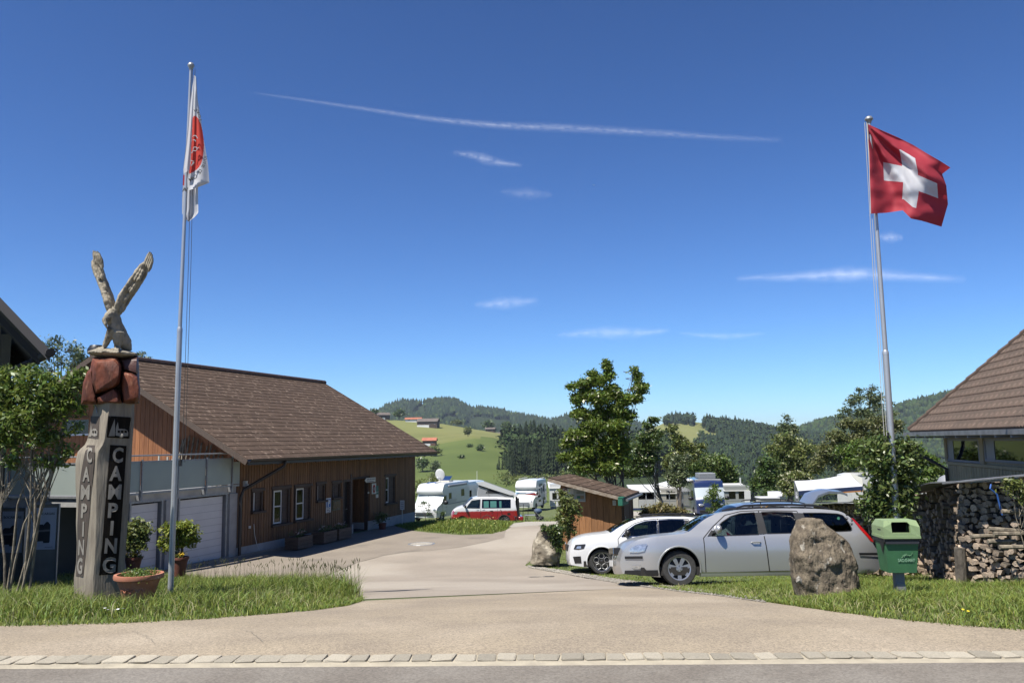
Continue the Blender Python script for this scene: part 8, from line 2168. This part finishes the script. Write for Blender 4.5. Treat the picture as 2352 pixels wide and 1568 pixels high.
px_tree('dark green tree behind the hut roof, under the blossoming tree', 1390, 60,
    B5([(480,1000,130,60),(620,1010,120,80),(760,1040,110,70),(400,1060,120,50),(860,1060,90,60)]), 4200, .14, m_leafB, .15, twig=.1)
px_tree('dense olive tree with a thin airy top on the slope right of centre', 1815, 98,
    B5([(2120,800,80,45),(2200,850,100,55),(2050,900,100,60),(2180,950,140,75),(2280,900,95,75),(2050,1020,110,75),(2200,1060,130,65),(2000,1100,70,45),(2300,1050,110,90)]), 7000, .19, m_leafC, .25, twig=.08)
px_tree('airy tree top of a half-bare alder on the slope', 1810, 101,
    B5([(2140,640,26,34),(2120,710,60,42),(2190,725,42,38),(2150,760,60,30)]), 1300, .17, m_leafD, .14, twig=.8, per=9)
px_tree('tall airy alder pair left of the right flagpole', 1975, 74,
    B8([(1190,260,42,55),(1180,380,80,80),(1100,400,80,60),(1050,520,80,55),(1200,540,110,60),(1360,240,42,55),(1340,350,80,70),(1440,350,70,60),(1400,470,100,70),(1300,560,110,55),(960,600,45,38),(1600,430,34,52),(1640,560,52,52)]), 3000, .12, m_leafD, .10, stems=3, twig=.75, per=11)
px_tree('dark brown-green trees massed below the airy alders', 1975, 70,
    B8([(1050,680,120,55),(1250,700,150,60),(1450,650,140,70),(1650,700,100,75),(950,850,150,90),(1200,860,170,90),(850,1000,150,90),(1100,1030,170,85),(750,1120,110,75),(1000,1180,170,75),(1500,800,110,75),(650,1200,100,80)]), 12500, .13, mat('leaf_brown', (.15,.165,.05), rough=.5, island=.4, hue=.03, transl=.25), .2, twig=.1)
px_tree('bright green bushes behind the round shrub and the caravan', 1990, 52,
    B8([(1050,1020,130,70),(1250,960,140,85),(1150,1150,140,75),(1420,1000,120,90)]), 4200, .10, m_leafA, .1, 'bush', 'bush', twig=.05)
px_tree('bright green tree between the caravan and the right house', 2120, 46,
    B8([(1850,1000,110,70),(1950,1090,95,75),(2080,1130,75,55),(1900,1210,115,85),(2050,1300,95,95),(1950,1400,115,75),(2150,1250,80,90)]), 5200, .095, m_leafA, .1, twig=.08)
px_tree('cream blossoming bush left of the white awning', 1795, 54,
    B8([(350,1340,110,42),(460,1315,105,42),(560,1350,70,35),(280,1440,80,60),(380,1440,100,62),(330,1520,90,42)]), 3200, .09, m_leafC, .06, 'blossom_bush', 'bush', extra=(1700, m_bloom, .055), twig=.05)
px_tree('dark green trees left of the blossoming bush', 1760, 74,
    B8([(60,1170,110,90),(30,1300,100,100),(110,1420,90,80),(-60,1420,90,70),(180,1330,80,70)]), 4200, .14, m_leafB, .14, twig=.08)
px_tree('low green bush in front of the meadow left of the awning', 1768, 66, [(1762,1140,20,16),(1778,1150,16,12),(1750,1152,12,10)], 1500, .10, m_leafB, .05, 'bush', 'bush')
px_tree('bush on the meadow edge behind the barn end', 985, 96, [(968,1118,14,26),(1002,1110,24,20),(1040,1120,20,14)], 1800, .13, m_leafC, .06, 'bush', 'bush')
px_tree('young bare dark sapling standing before the motorhome', 975, 50, [(974,1155,6,14),(985,1170,8,12),(966,1172,5,10),(1010,1178,12,8)], 420, .05, m_leafB, .018, 'sapling', 'tree', twig=.9, stems=3)
px_tree('row of green bushes behind the spruces at the edge of the wood', 1250, 360, [(1160,1100,22,16),(1200,1105,22,14),(1245,1098,26,18),(1290,1100,26,18),(1335,1098,30,22)], 2600, .5, m_leafC, .3, 'bush', 'bush', twig=.02)
# hedge of yellowish shrubs behind the white car
px_tree('low yellow-brown hedge shrub left of the pale trunk behind the white car', 1500, 31, [(1485,1178,14,12),(1500,1172,16,14),(1520,1168,16,14),(1478,1190,10,10),(1510,1188,26,8)], 3000, .05, mat('leaf_bronze', (.22,.19,.06), rough=.5, island=.4, hue=.03, transl=.3), .012, 'hedge_shrub', 'hedge', stems=6, twig=.1)
px_tree('low yellow-brown hedge shrub right of the pale trunk behind the white car', 1560, 31.5, [(1545,1174,14,12),(1562,1178,14,10),(1572,1182,10,9),(1530,1182,12,10),(1555,1190,24,7)], 2400, .05, mat('leaf_bronze', (.22,.19,.06)), .012, 'hedge_shrub', 'hedge', stems=6, twig=.1)
px_tree('thin young tree growing in front of the navy motorhome', 1640, 44, [(1640,1135,14,16),(1632,1150,12,14),(1650,1152,12,14),(1636,1168,12,12),(1642,1118,6,8)], 1500, .06, m_leafA, .03, 'young_tree', 'tree', twig=.4)
grid_sheet('gravel_path', g2([(1430,1204),(1500,1203),(1640,1200),(1640,1180),(1560,1176),(1435,1174)]), .03, m_gravel, 1.2)
# lamp post
g = GY(1503.5, 45); top = P(1506, 1071, 45); Hh = top.z-g.z
t = thing('street_lamp', 'thin grey lamp post with a flat arm behind the hut', 'lamp post', g)
part('pole', MB().tube([(0,0,0),(0,0,Hh*.45),(.02,0,Hh)], [.055,.05,.035], 8), m_steel, t, True); part('arm', MB().tube([(.04,0,Hh-.02),(-.15,0,Hh)], .03, 6), m_steel, t)
part('lamp_head', MB().bbox(-.55,-.12,-.09,.09,Hh-.04,Hh+.05,.02), m_white, t)
g = GY(1536, 60); t = thing('small_lamp', 'short dark camp lamp with a disc head before the caravans', 'lamp post', g); h2 = P(1536, 1128, 60).z-g.z
part('pole', MB().tube([(0,0,0),(0,0,h2)], .03, 6), m_steel, t); part('lamp_head', MB().lathe([(.0,.06),(.22,.0),(.2,-.03),(0,-.05)], 12, M=Matrix.Translation((-.05,0,h2))@Matrix.Rotation(R(25),4,'Y')), m_black, t, True)
# static caravans and bungalows
def cabin(label, pxl, pxr, pyt, Y, hgt, roof_m, wall_m, d=2.4, open_x=None, rail=False, name='static_caravan', porch=0):
    a, b = GY(pxl, Y), GY(pxr, Y); w = b.x-a.x; t = thing(name, label, 'caravan', (a.x, Y, a.z)); H = P((pxl+pxr)/2, pyt, Y).z - a.z
    part('wall', MB().bx(0, w, .9, .9+d, .25, H-.45) if porch else MB().bx(0, w, 0, d, .25, H-.12), wall_m, t)
    part('roof', MB().add([(-.1,-.1,H-.55),(w+.1,-.1,H-.55),(w+.1,.9+d,H),(-.1,.9+d,H),(-.1,-.1,H-.62),(w+.1,-.1,H-.62),(w+.1,.9+d,H-.12),(-.1,.9+d,H-.12)], [(0,1,2,3),(4,7,6,5),(0,4,5,1),(1,5,6,2),(2,6,7,3),(3,7,4,0)]), roof_m, t)
    if porch:
        part('side_panel', MB().bx(.05, .6, .0, .06, .2, H-.62), wall_m, t); part('side_panel', MB().bx(w-.5, w-.05, .0, .06, .2, H-.62), wall_m, t)
        n = 14
        for i in range(n): x = .65 + (w-1.2)*i/n; part('picket', MB().bx(x, x+(w-1.2)/n*.55, .0, .04, .25, 1.05), m_white, t)
        part('dark_opening', MB().bx(.6, w-.5, .8, .86, .3, H-.65), m_cdark, t); part('post', MB().bx(w*.48,w*.51,.02,.07,1.05,H-.62), m_grey, t)
    else:
        part('window', MB().bx(w*.15, w*.42, -.02, .01, 1.0, 1.7), m_cdark, t); part('window', MB().bx(w*.55, w*.85, -.02, .01, 1.0, 1.7), m_cdark, t); part('trim', MB().bx(0,w,-.015,.005,.8,.86), m_grey, t)
    part('skirt', MB().bx(.05, w-.05, -.02, .0, 0, .22), m_navy if porch else m_grey, t)
    return t
cabin('white caravan porch with striped picket panel and slanted white roof right of the hut', 1451, 1515, 1116, 84, 2.3, mat('awning_white', (.60,.61,.60), rough=.6), m_cream, porch=1)
cabin('cream low static caravan between the lamp post and the navy motorhome', 1517, 1596, 1119, 86, 2.2, m_cream, mat('caravan_beige', (.42,.40,.35), rough=.6))
t = cabin('white static caravan with a flue pipe right of the navy motorhome', 1664, 1720, 1113, 84, 2.3, mat('caravan_white', (.66,.66,.62), rough=.55), mat('caravan_greygreen', (.32,.33,.31), rough=.6))
part('flue_pipe', MB().tube([(1.9,1.2,1.9),(1.9,1.2,3.0)], .07, 8), m_white, t)
part('white_panel', MB().bx(1.9,2.5,-.12,-.03,.2,1.75), m_white, t)
t = cabin('white caravan corner just left of the hut behind the older motorhome', 1262, 1300, 1108, 92, 2.6, m_white, m_vwhite)
# big awning and the rounded caravan at the right
Yc = 48
a = GY(1955, Yc); t = thing('touring_caravan', 'large white rounded caravan with red lettering behind the round shrub', 'caravan', (a.x, Yc, a.z)); w = GY(2128, Yc).x-a.x; H = P(2040, 1087, Yc).z-a.z
part('body', MB().prism([(.0,.45),(w-.1,.45),(w,.9),(w-.02,1.6),(w-.18,H-.35),(w-.6,H-.10),(w-1.3,H),(.5,H),(.05,H-.1),(0,1.5)], 0, 2.2), mhw, t)
part('window', MB().bx(.9,2.0,-.03,.0,1.35,1.95), m_cdark, t); part('window', MB().bx(w-1.2,w-.4,-.03,0,1.35,1.85), m_cdark, t); part('roof_edge', MB().bx(.4,w-1.2,-.03,.0,H-.10,H-.04), m_grey, t)
wtext(t, 'Dethleffs', mat('logo_pink', (.70,.10,.12), rough=.6), w-1.75, H-1.02, .24, -.012, width=1.25)
for x in (w*.5,): part('wheel', MB().lathe([(0,-.1),(.33,-.1),(.33,.1),(0,.1)], 18, M=Matrix.Translation((x,-.02,.33))@Matrix.Rotation(R(90),4,'X')), m_tyre, t, True)
t = thing('awning', 'wide white sloping tent awning with navy edge beside the caravan', 'awning', GY(1900, 44))
q = [P(1824.7,1103.7,45), P(1951,1086.4,45.5), P(1980,1096,47.5), P(1982,1116,43), P(1833,1127,42.5)]
mb = MB(); n_ = 10
for j in range(n_+1):
    v = j/n_
    for i in range(21):
        u = i/20; tp1 = q[0].lerp(q[1], u); bt1 = q[4].lerp(q[3], u); p = tp1.lerp(bt1, v); p.z -= .10*math.sin(u*math.pi)*(1-v) + .04*math.sin(v*math.pi); mb.v.append(tuple(p))
mb.f = [(j*21+i, j*21+i+1, (j+1)*21+i+1, (j+1)*21+i) for j in range(n_) for i in range(20)]; mb.m = [0]*len(mb.f)
m_tent = mat('tent_white', (.74,.75,.80), rough=.8, transl=.15); part('roof_cloth', mb, m_tent, t, 'all', world=True)
part('end_cloth', MB().add([q[1],q[2],q[3]], [(0,1,2)]), mat('tent_cream', (.70,.69,.58), rough=.8), t, world=True)
part('edge_band', MB().add([q[4],q[3],q[3]-Vector((0,0,.22)),q[4]-Vector((0,0,.22))], [(0,1,2,3)]), m_navy, t, world=True)
part('orange_band', MB().add([q[3].lerp(q[4],.5)-Vector((0,.02,.20)),q[3]-Vector((0,.02,.2)),q[3]-Vector((0,.02,.27)),q[3].lerp(q[4],.5)-Vector((0,.02,.27))], [(0,1,2,3)]), mat('band_orange', (.6,.25,.08), rough=.8), t, world=True)
part('left_side_cloth', MB().add([q[0],q[4],Vector((q[4].x,q[4].y,gz(q[4].y))),Vector((q[0].x,q[0].y,gz(q[0].y)))], [(0,1,2,3)]), m_navy, t, world=True)
for i, p in enumerate((q[0], q[4], q[3])): part('tent_pole', MB().tube([p, Vector((p.x,p.y,gz(p.y)))], .03, 6), m_steel, t, world=True)
g = GY(1765, 60); t = thing('small_tent', 'small pale pitched roof of a tent left of the blossoming bush', 'tent', g); z = P(1780,1130,60).z-g.z
part('roof_cloth', MB().add([(-.1,0,z-.35),(1.25,0,z-.22),(1.15,1.2,z),(.25,1.2,z)], [(0,1,2,3)]).add([(-.1,0,z-.38),(1.25,0,z-.25),(1.25,0,z-.22),(-.1,0,z-.35)], [(0,1,2,3)]), m_tent, t); part('wall_cloth', MB().bx(0,1.15,.1,1.1,0,z-.35), m_cream, t)
g = GY(1745, 56); t = thing('low_tent', 'low white flat roof just above the blue-grey car', 'tent', g); z = P(1765,1142,56).z-g.z
part('roof_cloth', MB().bbox(0,1.3,0,1.4,z-.1,z,.02), m_tent, t); part('wall_cloth', MB().bx(.05,1.25,.05,1.3,0,z-.1), m_cream, t)
g = GY(2155, 40); t = thing('grey_tent', 'grey dome tent edge beside the right house corner', 'tent', g); part('dome', MB().sphere((.3,0,.4), (.5,.8,1.55), 16), m_grey, t, True)
# ================================================================ HAZE
mb = MB().bx(-9400, 9400, -9400, 9400, -61.5, 215)
hz_o = part('haze', mb, [], None); hz_o['kind'] = 'stuff'
hm = bpy.data.materials.new('haze_air'); hm.use_nodes = True; n = hm.node_tree.nodes; n.remove(n['Principled BSDF'])
pv = n.new('ShaderNodeVolumePrincipled'); pv.inputs['Color'].default_value = (.74,.84,1,1); pv.inputs['Density'].default_value = .00007; pv.inputs['Anisotropy'].default_value = .2
hm.node_tree.links.new(pv.outputs[0], n['Material Output'].inputs['Volume']); hz_o.data.materials.append(hm)
